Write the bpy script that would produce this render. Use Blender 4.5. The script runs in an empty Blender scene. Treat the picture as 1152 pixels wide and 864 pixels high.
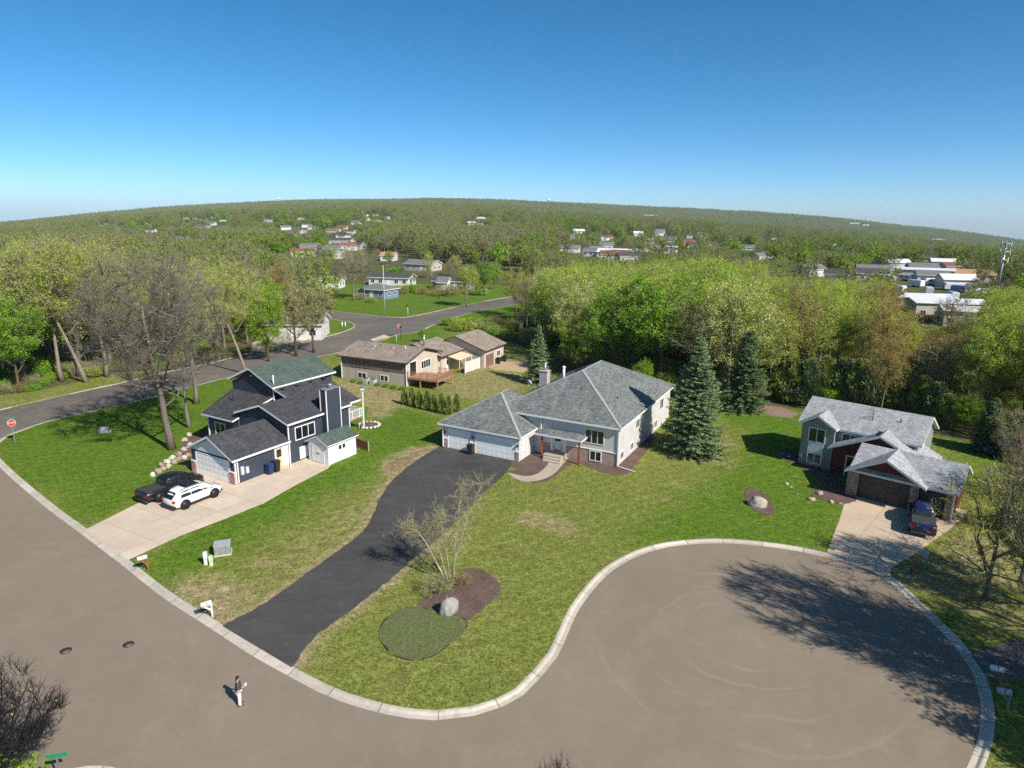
import bpy, bmesh, math, random
import numpy as np
from math import sin, cos, tan, radians, pi, hypot, atan2, sqrt
from mathutils import Vector, Matrix, noise
from mathutils.geometry import delaunay_2d_cdt

scene = bpy.context.scene
COL = scene.collection

# ------------------------------------------------------------------ survey
# camera of the photograph (drone, 25 m up); ground() turns a place read off
# the photograph into a real position on the land at a given height
FPX, CAMH, PITCH, ROLL = 750.0, 25.0, radians(14.2), radians(0.6)

def ray(px, py):
    u, v = px - 576.0, py - 432.0
    u2 = u * cos(ROLL) + v * sin(ROLL)
    v2 = -u * sin(ROLL) + v * cos(ROLL)
    return (u2, FPX * cos(PITCH) - v2 * sin(PITCH), -FPX * sin(PITCH) - v2 * cos(PITCH))

def ground(px, py, z=0.0):
    d = ray(px, py)
    t = (z - CAMH) / d[2]
    return (d[0] * t, d[1] * t)

def proj(x, y, z):
    dz = z - CAMH
    dep = y * cos(PITCH) - dz * sin(PITCH)
    up = y * sin(PITCH) + dz * cos(PITCH)
    if dep < 0.1:
        return (-9999, 9999)
    u2, v2 = FPX * x / dep, -FPX * up / dep
    return (u2 * cos(ROLL) - v2 * sin(ROLL) + 576, u2 * sin(ROLL) + v2 * cos(ROLL) + 432)

def height_for(x, y, py_top):
    lo, hi = 0.0, 60.0
    for _ in range(40):
        m = (lo + hi) / 2
        if proj(x, y, m)[1] > py_top: lo = m
        else: hi = m
    return lo

HORIZON = [(-300, 268), (-100, 253), (0, 245), (100, 236.5), (200, 229), (300, 223.5), (400, 221), (480, 220), (576, 222), (650, 225),
           (750, 229.5), (850, 235), (900, 238.5), (950, 243), (1000, 248), (1050, 253), (1100, 259), (1152, 266), (1300, 284), (1500, 308)]
R0, R1, R2 = 240.0, 2600.0, 4600.0
_haz, _hz1, _hz2 = [], [], []
for _px, _py in HORIZON:
    _d = ray(_px, _py)
    _e2 = _d[2] / hypot(_d[0], _d[1])
    _dip = min(1.0, max(0.0, (_px - 560) / 330.0))
    _d = ray(_px, _py + 3 + 12 * _dip)
    _e1 = _d[2] / hypot(_d[0], _d[1])
    _haz.append(atan2(_d[0], _d[1]))
    _hz1.append(CAMH + _e1 * R1 - 34)
    _hz2.append(CAMH + _e2 * R2 - 34)

def terrain(x, y):
    R = hypot(x, y)
    if R <= R0: return 0.0
    az = atan2(x, y)
    z1 = float(np.interp(az, _haz, _hz1)); z2 = float(np.interp(az, _haz, _hz2))
    if R < R1:
        t = (R - R0) / (R1 - R0)
        z = z1 * t ** 1.25
    elif R < R2:
        t = (R - R1) / (R2 - R1)
        t = t * t * (3 - 2 * t)
        z = z1 + (z2 - z1) * t
    else:
        z = z2 - (R - R2) * 0.06
    k = min(1, (R - R0) / 500.0)
    z += k * (noise.noise(Vector((x * .0021, y * .0021, 3.1))) * 9 + noise.noise(Vector((x * .0007, y * .0007, 8.1))) * 13 * min(1, R / 2500))
    return z

def land(px, py, add=0.0):
    """point of the land seen at a place in the photograph (far land is not level)"""
    d = ray(px, py)
    n = hypot(d[0], d[1])
    prev = 30.0
    R = 30.0
    while R < 5200:
        x, y = d[0] / n * R, d[1] / n * R
        if CAMH + d[2] / n * R <= terrain(x, y) + add:
            return (x, y, terrain(x, y))
        R *= 1.01
    return (d[0] / n * 4500, d[1] / n * 4500, terrain(d[0] / n * 4500, d[1] / n * 4500))

# ------------------------------------------------------------------ objects
def tag(o, label=None, cat=None, group=None, kind=None):
    if label: o['label'] = label
    if cat: o['category'] = cat
    if group: o['group'] = group
    if kind: o['kind'] = kind
    return o

def empty(name, loc, rz=0.0, label=None, cat=None, group=None):
    o = bpy.data.objects.new(name, None)
    o.empty_display_size = 0.5
    o.location = loc
    o.rotation_euler = (0, 0, rz)
    COL.objects.link(o)
    return tag(o, label, cat, group)

def copy_tree(o, parent=None):
    c = o.copy()
    COL.objects.link(c)
    if parent: c.parent = parent
    for ch in o.children: copy_tree(ch, c)
    return c

def link(name, me, parent=None):
    o = bpy.data.objects.new(name, me)
    COL.objects.link(o)
    if parent: o.parent = parent
    return o

class MB:
    """collects faces for ONE mesh; every face gets metre UVs (u level, v up the slope)"""
    def __init__(self):
        self.v, self.f, self.m, self.sm = [], [], [], []
    def face(self, pts, mat=0, smooth=False):
        b = len(self.v)
        self.v.extend([tuple(p) for p in pts])
        self.f.append(list(range(b, b + len(pts))))
        self.m.append(mat); self.sm.append(smooth)
    def shared(self, pts, faces, mat=0, smooth=True):
        b = len(self.v)
        self.v.extend([tuple(p) for p in pts])
        for q in faces:
            self.f.append([b + i for i in q]); self.m.append(mat); self.sm.append(smooth)
    def box(self, x0, x1, y0, y1, z0, z1, mat=0):
        P = [(x0, y0, z0), (x1, y0, z0), (x1, y1, z0), (x0, y1, z0), (x0, y0, z1), (x1, y0, z1), (x1, y1, z1), (x0, y1, z1)]
        for q in ((0, 3, 2, 1), (4, 5, 6, 7), (0, 1, 5, 4), (1, 2, 6, 5), (2, 3, 7, 6), (3, 0, 4, 7)):
            self.face([P[i] for i in q], mat)
    def prism(self, poly, off, mat=0):
        """closed polygon (list of 3-D points) pushed along off"""
        off = Vector(off)
        a = [Vector(p) for p in poly]; b = [p + off for p in a]
        n = Vector((0, 0, 0))
        for i in range(len(a)):
            n += a[i].cross(a[(i + 1) % len(a)])
        if n.dot(off) > 0: a, b = a[::-1], b[::-1]
        self.face(a, mat); self.face(b[::-1], mat)
        k = len(a)
        for i in range(k):
            j = (i + 1) % k
            self.face([a[j], a[i], b[i], b[j]], mat)
    def tube(self, pts, rad, n=8, mat=0, cap=True, smooth=True):
        pts = [Vector(p) for p in pts]
        rads = rad if hasattr(rad, '__len__') else [rad] * len(pts)
        rings = []
        for i, p in enumerate(pts):
            d = (pts[min(i + 1, len(pts) - 1)] - pts[max(i - 1, 0)]).normalized()
            ref = Vector((0, 0, 1)) if abs(d.z) < .9 else Vector((1, 0, 0))
            u = d.cross(ref).normalized(); w = u.cross(d)
            rings.append([p + (u * cos(2 * pi * k / n) + w * sin(2 * pi * k / n)) * rads[i] for k in range(n)])
        V = [q for r in rings for q in r]
        F = []
        for i in range(len(pts) - 1):
            for k in range(n):
                k2 = (k + 1) % n
                F.append((i * n + k2, i * n + k, (i + 1) * n + k, (i + 1) * n + k2))
        if cap:
            F.append(tuple(range(n))); F.append(tuple((len(pts) - 1) * n + k for k in reversed(range(n))))
        self.shared(V, F, mat, smooth)
    def lathe(self, prof, n=16, mat=0, c=(0, 0, 0), axis='z', smooth=True):
        V, F = [], []
        for (r, h) in prof:
            for k in range(n):
                a = 2 * pi * k / n
                p = (r * cos(a), r * sin(a), h)
                if axis == 'y': p = (p[0], p[2], -p[1])
                if axis == 'x': p = (p[2], p[0], p[1])
                V.append((p[0] + c[0], p[1] + c[1], p[2] + c[2]))
        for i in range(len(prof) - 1):
            for k in range(n):
                k2 = (k + 1) % n
                F.append((i * n + k, i * n + k2, (i + 1) * n + k2, (i + 1) * n + k))
        F.append(tuple(reversed(range(n)))); F.append(tuple((len(prof) - 1) * n + k for k in range(n)))
        self.shared(V, F, mat, smooth)
    def build(self, name, mats, parent=None, weld=False):
        me = bpy.data.meshes.new(name)
        me.from_pydata(self.v, [], self.f)
        mats = mats if isinstance(mats, (list, tuple)) else [mats]
        for m in mats: me.materials.append(m)
        if self.f:
            me.polygons.foreach_set('material_index', self.m)
            me.polygons.foreach_set('use_smooth', self.sm)
            uv = me.uv_layers.new(name='UVMap')
            for p in me.polygons:
                n = p.normal
                if abs(n.z) > .985: u, w = Vector((1, 0, 0)), Vector((0, 1, 0))
                else:
                    u = Vector((0, 0, 1)).cross(n).normalized(); w = n.cross(u)
                for li in p.loop_indices:
                    c = me.vertices[me.loops[li].vertex_index].co
                    uv.data[li].uv = (c.dot(u), c.dot(w))
        if weld:
            bm = bmesh.new(); bm.from_mesh(me)
            bmesh.ops.remove_doubles(bm, verts=bm.verts, dist=.0005)
            bm.to_mesh(me); bm.free()
        me.update()
        return link(name, me, parent)

def bevel(o, w=.02, seg=2):
    m = o.modifiers.new('bevel', 'BEVEL'); m.width = w; m.segments = seg; m.limit_method = 'ANGLE'
    return o

# ------------------------------------------------------------------ materials
def newmat(name):
    m = bpy.data.materials.new(name); m.use_nodes = True
    nt = m.node_tree
    b = nt.nodes['Principled BSDF']
    b.inputs['Specular IOR Level'].default_value = .25
    return m, nt, b

def N(nt, t, **k):
    n = nt.nodes.new(t)
    for a, v in k.items():
        if a in n.inputs: n.inputs[a].default_value = v
        else: setattr(n, a, v)
    return n

def mixc(nt, fac, a, b, mode='MIX'):
    n = nt.nodes.new('ShaderNodeMix'); n.data_type = 'RGBA'; n.blend_type = mode
    for sock, v in ((n.inputs[0], fac), (n.inputs[6], a), (n.inputs[7], b)):
        if hasattr(v, 'is_linked'): nt.links.new(v, sock)
        else: sock.default_value = v if not isinstance(v, tuple) or len(v) == 4 else (*v, 1)
    return n.outputs[2]

def ramp(nt, src, a, b, c0=(0, 0, 0), c1=(1, 1, 1)):
    n = nt.nodes.new('ShaderNodeValToRGB')
    n.color_ramp.elements[0].position = a; n.color_ramp.elements[1].position = b
    n.color_ramp.elements[0].color = (*c0, 1); n.color_ramp.elements[1].color = (*c1, 1)
    nt.links.new(src, n.inputs[0])
    return n.outputs[0]

def noise_tex(nt, vec, scale, detail=4, rough=.6, dist=0):
    n = N(nt, 'ShaderNodeTexNoise')
    n.inputs['Scale'].default_value = scale; n.inputs['Detail'].default_value = detail
    n.inputs['Roughness'].default_value = rough; n.inputs['Distortion'].default_value = dist
    if vec is not None: nt.links.new(vec, n.inputs['Vector'])
    return n.outputs['Fac']

def math_n(nt, op, a, b=0.0, c=None):
    n = nt.nodes.new('ShaderNodeMath'); n.operation = op
    for i, v in enumerate((a, b, c)):
        if v is None: continue
        if hasattr(v, 'is_linked'): nt.links.new(v, n.inputs[i])
        else: n.inputs[i].default_value = v
    return n.outputs[0]

def bump(nt, bsdf, src, strength=.3, dist=.05):
    n = N(nt, 'ShaderNodeBump'); n.inputs['Strength'].default_value = strength; n.inputs['Distance'].default_value = dist
    nt.links.new(src, n.inputs['Height']); nt.links.new(n.outputs[0], bsdf.inputs['Normal'])

def geo_pos(nt): return N(nt, 'ShaderNodeNewGeometry').outputs['Position']
def obj_co(nt): return N(nt, 'ShaderNodeTexCoord').outputs['Object']
def uv_co(nt): return N(nt, 'ShaderNodeTexCoord').outputs['UV']

MATS = {}
def plain(name, col, rough=.6, metal=0.0, var=.12, scale=3.0, spec=.3, detail=4):
    if name in MATS: return MATS[name]
    m, nt, b = newmat(name)
    f = noise_tex(nt, obj_co(nt), scale, detail)
    c0 = tuple(x * (1 - var) for x in col); c1 = tuple(min(1, x * (1 + var)) for x in col)
    nt.links.new(ramp(nt, f, .3, .7, c0, c1), b.inputs['Base Color'])
    b.inputs['Roughness'].default_value = rough; b.inputs['Metallic'].default_value = metal
    b.inputs['Specular IOR Level'].default_value = spec
    MATS[name] = m
    return m

def paint(name, col, rough=.25):
    if name in MATS: return MATS[name]
    m, nt, b = newmat(name)
    f = noise_tex(nt, obj_co(nt), 2.5, 3)
    nt.links.new(ramp(nt, f, .3, .75, tuple(x * .93 for x in col), col), b.inputs['Base Color'])
    b.inputs['Roughness'].default_value = rough; b.inputs['Specular IOR Level'].default_value = .5
    b.inputs['Coat Weight'].default_value = .4; b.inputs['Coat Roughness'].default_value = .1
    MATS[name] = m
    return m

def glassy(name, col=(.012, .016, .02), rough=.06):
    if name in MATS: return MATS[name]
    m, nt, b = newmat(name)
    f = noise_tex(nt, obj_co(nt), 1.3, 2)
    nt.links.new(ramp(nt, f, .35, .7, tuple(x * .6 for x in col), tuple(x * 1.7 for x in col)), b.inputs['Base Color'])
    b.inputs['Roughness'].default_value = rough; b.inputs['Specular IOR Level'].default_value = .7
    MATS[name] = m
    return m

def siding(name, col, lap=.18, vertical=False):
    if name in MATS: return MATS[name]
    m, nt, b = newmat(name)
    uv = uv_co(nt)
    sx = N(nt, 'ShaderNodeSeparateXYZ'); nt.links.new(uv, sx.inputs[0])
    fr = math_n(nt, 'FRACT', math_n(nt, 'DIVIDE', sx.outputs[0 if vertical else 1], lap))
    groove = ramp(nt, fr, .0, .12, (.62,) * 3, (1, 1, 1))
    f = noise_tex(nt, uv, .6, 5)
    base = ramp(nt, f, .3, .75, tuple(x * .87 for x in col), tuple(min(1, x * 1.06) for x in col))
    mp = N(nt, 'ShaderNodeMapping'); mp.inputs['Scale'].default_value = (7, .35, 1) ; nt.links.new(uv, mp.inputs[0])
    streak = ramp(nt, noise_tex(nt, mp.outputs[0], 1.0, 4), .3, .62, (.86,) * 3, (1, 1, 1))
    c = mixc(nt, 1.0, mixc(nt, .8, base, groove, 'MULTIPLY'), streak, 'MULTIPLY')
    nt.links.new(c, b.inputs['Base Color'])
    b.inputs['Roughness'].default_value = .55
    bump(nt, b, fr, .5, .02)
    MATS[name] = m
    return m

def shingles(name, c_dark, c_light, patch=None):
    """asphalt shingles: tabs of differing tone in level courses, weathering, streaks down the slope"""
    if name in MATS: return MATS[name]
    m, nt, b = newmat(name)
    uv = uv_co(nt)
    br = N(nt, 'ShaderNodeTexBrick'); nt.links.new(uv, br.inputs['Vector'])
    br.inputs['Scale'].default_value = 1.0; br.inputs['Brick Width'].default_value = .33; br.inputs['Row Height'].default_value = .14
    br.inputs['Mortar Size'].default_value = .008; br.inputs['Bias'].default_value = 0.0
    br.inputs['Color1'].default_value = (*c_dark, 1); br.inputs['Color2'].default_value = (*c_light, 1)
    br.inputs['Mortar'].default_value = (*[x * .55 for x in c_dark], 1)
    big = ramp(nt, noise_tex(nt, uv, .5, 6, .7), .3, .7, (.78,) * 3, (1.16,) * 3)
    fine = ramp(nt, noise_tex(nt, uv, 5.5, 3, .8), .3, .7, (.68,) * 3, (1.3,) * 3)
    mp = N(nt, 'ShaderNodeMapping'); mp.inputs['Scale'].default_value = (2.2, .18, 1); nt.links.new(uv, mp.inputs[0])
    streak = ramp(nt, noise_tex(nt, mp.outputs[0], 1.0, 4, .6), .32, .66, (.86,) * 3, (1.08,) * 3)
    c = mixc(nt, 1.0, mixc(nt, 1.0, br.outputs['Color'], big, 'MULTIPLY'), fine, 'MULTIPLY')
    c = mixc(nt, 1.0, c, streak, 'MULTIPLY')
    nt.links.new(c, b.inputs['Base Color'])
    b.inputs['Roughness'].default_value = .92; b.inputs['Specular IOR Level'].default_value = .12
    bump(nt, b, noise_tex(nt, uv, 9, 3), .5, .02)
    MATS[name] = m
    return m

def bricks(name, c1, c2, mortar, w=.22, h=.075, stone=False):
    if name in MATS: return MATS[name]
    m, nt, b = newmat(name)
    uv = uv_co(nt)
    if stone:
        vo = N(nt, 'ShaderNodeTexVoronoi'); vo.inputs['Scale'].default_value = 3.4; nt.links.new(uv, vo.inputs['Vector'])
        ve = N(nt, 'ShaderNodeTexVoronoi'); ve.feature = 'DISTANCE_TO_EDGE'; ve.inputs['Scale'].default_value = 3.4; nt.links.new(uv, ve.inputs['Vector'])
        sp = N(nt, 'ShaderNodeSeparateColor'); nt.links.new(vo.outputs['Color'], sp.inputs[0])
        c = mixc(nt, sp.outputs[0], c1, c2)
        c = mixc(nt, ramp(nt, ve.outputs['Distance'], .02, .07), mortar, c)
        bump(nt, b, ramp(nt, ve.outputs['Distance'], .0, .2), .8, .05)
    else:
        br = N(nt, 'ShaderNodeTexBrick'); nt.links.new(uv, br.inputs['Vector'])
        br.inputs['Scale'].default_value = 1; br.inputs['Brick Width'].default_value = w; br.inputs['Row Height'].default_value = h
        br.inputs['Mortar Size'].default_value = .009
        br.inputs['Color1'].default_value = (*c1, 1); br.inputs['Color2'].default_value = (*c2, 1); br.inputs['Mortar'].default_value = (*mortar, 1)
        c = br.outputs['Color']
    f = ramp(nt, noise_tex(nt, uv, 2.2, 5, .75), .28, .72, (.62,) * 3, (1.3,) * 3)
    nt.links.new(mixc(nt, 1, c, f, 'MULTIPLY'), b.inputs['Base Color'])
    b.inputs['Roughness'].default_value = .85
    MATS[name] = m
    return m

def concrete(name, col, joints=None, rot=0.0, rough=.85):
    if name in MATS: return MATS[name]
    m, nt, b = newmat(name)
    p = geo_pos(nt)
    f1 = noise_tex(nt, p, .35, 6, .65); f2 = noise_tex(nt, p, 6, 4, .7)
    c = ramp(nt, f1, .3, .72, tuple(x * .84 for x in col), tuple(x * 1.08 for x in col))
    c = mixc(nt, 1, c, ramp(nt, f2, .3, .7, (.88,) * 3, (1.1,) * 3), 'MULTIPLY')
    if joints:
        mp = N(nt, 'ShaderNodeMapping'); mp.inputs['Rotation'].default_value = (0, 0, rot); nt.links.new(p, mp.inputs[0])
        br = N(nt, 'ShaderNodeTexBrick'); nt.links.new(mp.outputs[0], br.inputs['Vector'])
        br.offset = 0; br.inputs['Scale'].default_value = 1; br.inputs['Brick Width'].default_value = joints; br.inputs['Row Height'].default_value = joints
        br.inputs['Mortar Size'].default_value = .022
        br.inputs['Color1'].default_value = (.94, .94, .94, 1); br.inputs['Color2'].default_value = (1.04, 1.04, 1.03, 1); br.inputs['Mortar'].default_value = (.6, .58, .56, 1)
        c = mixc(nt, 1, c, br.outputs['Color'], 'MULTIPLY')
    nt.links.new(c, b.inputs['Base Color'])
    b.inputs['Roughness'].default_value = rough
    bump(nt, b, f2, .15, .01)
    MATS[name] = m
    return m

def stone_mat(name, col):
    if name in MATS: return MATS[name]
    m, nt, b = newmat(name)
    p = obj_co(nt)
    f1 = noise_tex(nt, p, 2.2, 6, .7)
    oi = N(nt, 'ShaderNodeObjectInfo')
    c = ramp(nt, f1, .3, .7, tuple(x * .6 for x in col), tuple(x * 1.15 for x in col))
    c = mixc(nt, 1, c, ramp(nt, oi.outputs['Random'], 0, 1, (.75, .7, .66), (1.1, 1.1, 1.1)), 'MULTIPLY')
    nt.links.new(c, b.inputs['Base Color']); b.inputs['Roughness'].default_value = .9
    bump(nt, b, f1, .6, .05)
    MATS[name] = m
    return m

def foliage(name, c0, c1, trans=.35, hue_obj=.5, c2=None):
    """leaves: tone differs from tree to tree and clump to clump, light passes through"""
    if name in MATS: return MATS[name]
    m = bpy.data.materials.new(name); m.use_nodes = True
    nt = m.node_tree; nt.nodes.remove(nt.nodes['Principled BSDF'])
    oi = N(nt, 'ShaderNodeObjectInfo')
    f = noise_tex(nt, obj_co(nt), .9, 3, .7)
    c = ramp(nt, f, .3, .7, c0, c1)
    if c2: c = mixc(nt, math_n(nt, 'MULTIPLY', oi.outputs['Random'], hue_obj), c, c2)
    at = N(nt, 'ShaderNodeAttribute', attribute_name='tone')
    c = mixc(nt, 1, c, ramp(nt, at.outputs['Fac'], 0, 1, (.62,) * 3, (1.4,) * 3), 'MULTIPLY')
    d = N(nt, 'ShaderNodeBsdfDiffuse'); t = N(nt, 'ShaderNodeBsdfTranslucent')
    nt.links.new(c, d.inputs[0]); nt.links.new(mixc(nt, 1, c, (1.15, 1.2, .6), 'MULTIPLY'), t.inputs[0])
    mx = N(nt, 'ShaderNodeMixShader'); mx.inputs[0].default_value = trans
    nt.links.new(d.outputs[0], mx.inputs[1]); nt.links.new(t.outputs[0], mx.inputs[2])
    nt.links.new(mx.outputs[0], nt.nodes['Material Output'].inputs[0])
    MATS[name] = m
    return m

def bark(name, col):
    if name in MATS: return MATS[name]
    m, nt, b = newmat(name)
    p = obj_co(nt)
    mp = N(nt, 'ShaderNodeMapping'); mp.inputs['Scale'].default_value = (6, 6, 1.1); nt.links.new(p, mp.inputs[0])
    f = noise_tex(nt, mp.outputs[0], 1.6, 5, .7)
    oi = N(nt, 'ShaderNodeObjectInfo')
    c = ramp(nt, f, .3, .7, tuple(x * .55 for x in col), tuple(x * 1.3 for x in col))
    c = mixc(nt, 1, c, ramp(nt, oi.outputs['Random'], 0, 1, (.75, .75, .78), (1.15, 1.08, 1.0)), 'MULTIPLY')
    nt.links.new(c, b.inputs['Base Color']); b.inputs['Roughness'].default_value = .95; b.inputs['Specular IOR Level'].default_value = .1
    bump(nt, b, f, .6, .03)
    MATS[name] = m
    return m

WHITE = plain('white_trim', (.78, .78, .77), .5, var=.06)
GLASS = glassy('window_glass')
DARK = plain('dark_metal', (.03, .03, .032), .5)
BLACKP = plain('black_plastic', (.018, .018, .02), .45)
GALV = plain('galvanised_metal', (.45, .46, .47), .4, .7, .15)
RUBBER = plain('tyre_rubber', (.015, .015, .016), .85)
# ------------------------------------------------------------------ setting
LZ = 0.12                       # lawns and drives stand this far above the carriageway

def smooth_line(pts, step=1.0, closed=False):
    P = [Vector((p[0], p[1], 0)) for p in pts]
    n = len(P); out = []
    rng_ = range(n if closed else n - 1)
    for i in rng_:
        g = (lambda k: P[k % n]) if closed else (lambda k: P[min(max(k, 0), n - 1)])
        p0, p1, p2, p3 = g(i - 1), g(i), g(i + 1), g(i + 2)
        k = max(1, int((p2 - p1).length / step))
        for j in range(k):
            t = j / k
            q = .5 * ((2 * p1) + (p2 - p0) * t + (2 * p0 - 5 * p1 + 4 * p2 - p3) * t * t + (3 * p1 - p0 - 3 * p2 + p3) * t ** 3)
            out.append((q.x, q.y))
    if not closed: out.append((P[-1].x, P[-1].y))
    return out

def W(pts, z=0.0): return [ground(a, b, z) for a, b in pts]

def inside(poly, x, y):
    r = False; j = len(poly) - 1
    for i in range(len(poly)):
        xi, yi = poly[i]; xj, yj = poly[j]
        if (yi > y) != (yj > y) and x < (xj - xi) * (y - yi) / (yj - yi) + xi: r = not r
        j = i
    return r

def sheet(name, poly, z, mat, grid=None, skirt=.14, attrs=None, kind='structure', parent=None):
    """flat piece of land as one mesh; grid adds inner points so that the turf can vary"""
    V = [Vector(p) for p in poly]; n = len(V)
    E = [(i, (i + 1) % n) for i in range(n)]
    if grid:
        rr = random.Random(5)
        x0, x1 = min(p[0] for p in poly), max(p[0] for p in poly); y0, y1 = min(p[1] for p in poly), max(p[1] for p in poly)
        y = y0
        while y < y1:
            x = x0
            g = grid * max(.8, min(2.2, y / 60))
            while x < x1:
                q = (x + rr.uniform(-.3, .3) * g, y + rr.uniform(-.3, .3) * g)
                if inside(poly, *q): V.append(Vector(q))
                x += g
            y += g
    res = delaunay_2d_cdt(V, E, [], 1, 1e-4)
    verts = [(p.x, p.y, z) for p in res[0]]; faces = [list(f) for f in res[2]]
    nb = len(verts)
    if skirt:
        edge = {}
        for f in faces:
            for i in range(len(f)):
                e = (f[i], f[(i + 1) % len(f)]); k = tuple(sorted(e)); edge[k] = None if k in edge else e
        low = {}
        for e in edge.values():
            if not e: continue
            for i in e:
                if i not in low: low[i] = len(verts); verts.append((verts[i][0], verts[i][1], z - skirt))
            faces.append([e[1], e[0], low[e[0]], low[e[1]]])
    me = bpy.data.meshes.new(name); me.from_pydata(verts, [], faces)
    if me.polygons and me.polygons[0].normal.z < 0: me.flip_normals()
    me.materials.append(mat)
    if attrs:
        for an, fn in attrs.items():
            a = me.attributes.new(an, 'FLOAT', 'POINT')
            a.data.foreach_set('value', [fn(p[0], p[1]) for p in verts])
    o = link(name, me, parent)
    if kind: o['kind'] = kind
    return o

def kerb(name, line, mat, closed=False):
    prof = [(-.03, -.02), (-.03, .128), (.10, .132), (.16, .118), (.25, .062), (.3, .036), (.56, .028), (.56, .0)]
    P = [Vector((p[0], p[1])) for p in line]; n = len(P)
    V, F = [], []
    for i in range(n):
        a, b = (P[i - 1], P[(i + 1) % n]) if closed else (P[max(i - 1, 0)], P[min(i + 1, n - 1)])
        d = (b - a).normalized(); r = Vector((d.y, -d.x))
        for (o, z) in prof: V.append((P[i].x + r.x * o, P[i].y + r.y * o, z))
    k = len(prof)
    for i in range(n if closed else n - 1):
        j = (i + 1) % n
        for q in range(k - 1): F.append((i * k + q, i * k + q + 1, j * k + q + 1, j * k + q))
    me = bpy.data.meshes.new(name); me.from_pydata(V, [], F); me.materials.append(mat)
    run = [0.0]
    for i in range(1, n): run.append(run[-1] + (P[i] - P[i - 1]).length)
    a = me.attributes.new('along', 'FLOAT', 'POINT'); a.data.foreach_set('value', [run[i] for i in range(n) for _ in range(k)])
    if me.polygons[k // 4].normal.z < 0: me.flip_normals()
    o = link(name, me); o['kind'] = 'structure'
    return o

# --- land out to the horizon
def ground_mat():
    m, nt, b = newmat('woodland_floor')
    p = geo_pos(nt)
    f = noise_tex(nt, p, .12, 6, .7); f2 = noise_tex(nt, p, 1.7, 5, .7); f3 = noise_tex(nt, p, .012, 5, .6)
    c = ramp(nt, f, .35, .66, (.11, .085, .055), (.1, .13, .04))
    c = mixc(nt, 1, c, ramp(nt, f2, .28, .72, (.5,) * 3, (1.45,) * 3), 'MULTIPLY')
    far = ramp(nt, f3, .35, .65, (.075, .12, .04), (.12, .125, .065))
    ln = N(nt, 'ShaderNodeVectorMath', operation='LENGTH'); nt.links.new(p, ln.inputs[0])
    c = mixc(nt, ramp(nt, math_n(nt, 'DIVIDE', ln.outputs['Value'], 1200), .2, .6), c, far)
    nt.links.new(c, b.inputs['Base Color']); b.inputs['Roughness'].default_value = 1; b.inputs['Specular IOR Level'].default_value = 0
    bump(nt, b, f2, .6, .15)
    return m

def build_ground():
    azs = [-180 + i * 10 for i in range(12)] + [-60 + i for i in range(121)] + [70 + i * 10 for i in range(11)]
    Rs = [20, 60, 120, 180, 240]
    while Rs[-1] < 6400: Rs.append(Rs[-1] * 1.055)
    V = [(0, 0, 0)]; F = []
    for R in Rs:
        for a in azs:
            x, y = R * sin(radians(a)), R * cos(radians(a)); V.append((x, y, terrain(x, y)))
    n = len(azs)
    for k in range(n): F.append((0, 1 + (k + 1) % n, 1 + k))
    for i in range(len(Rs) - 1):
        for k in range(n):
            k2 = (k + 1) % n
            F.append((1 + i * n + k, 1 + i * n + k2, 1 + (i + 1) * n + k2, 1 + (i + 1) * n + k))
    me = bpy.data.meshes.new('ground'); me.from_pydata(V, [], F); me.materials.append(ground_mat())
    if me.polygons[0].normal.z < 0: me.flip_normals()
    me.polygons.foreach_set('use_smooth', [True] * len(me.polygons))
    link('ground', me)['kind'] = 'structure'
build_ground()

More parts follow.
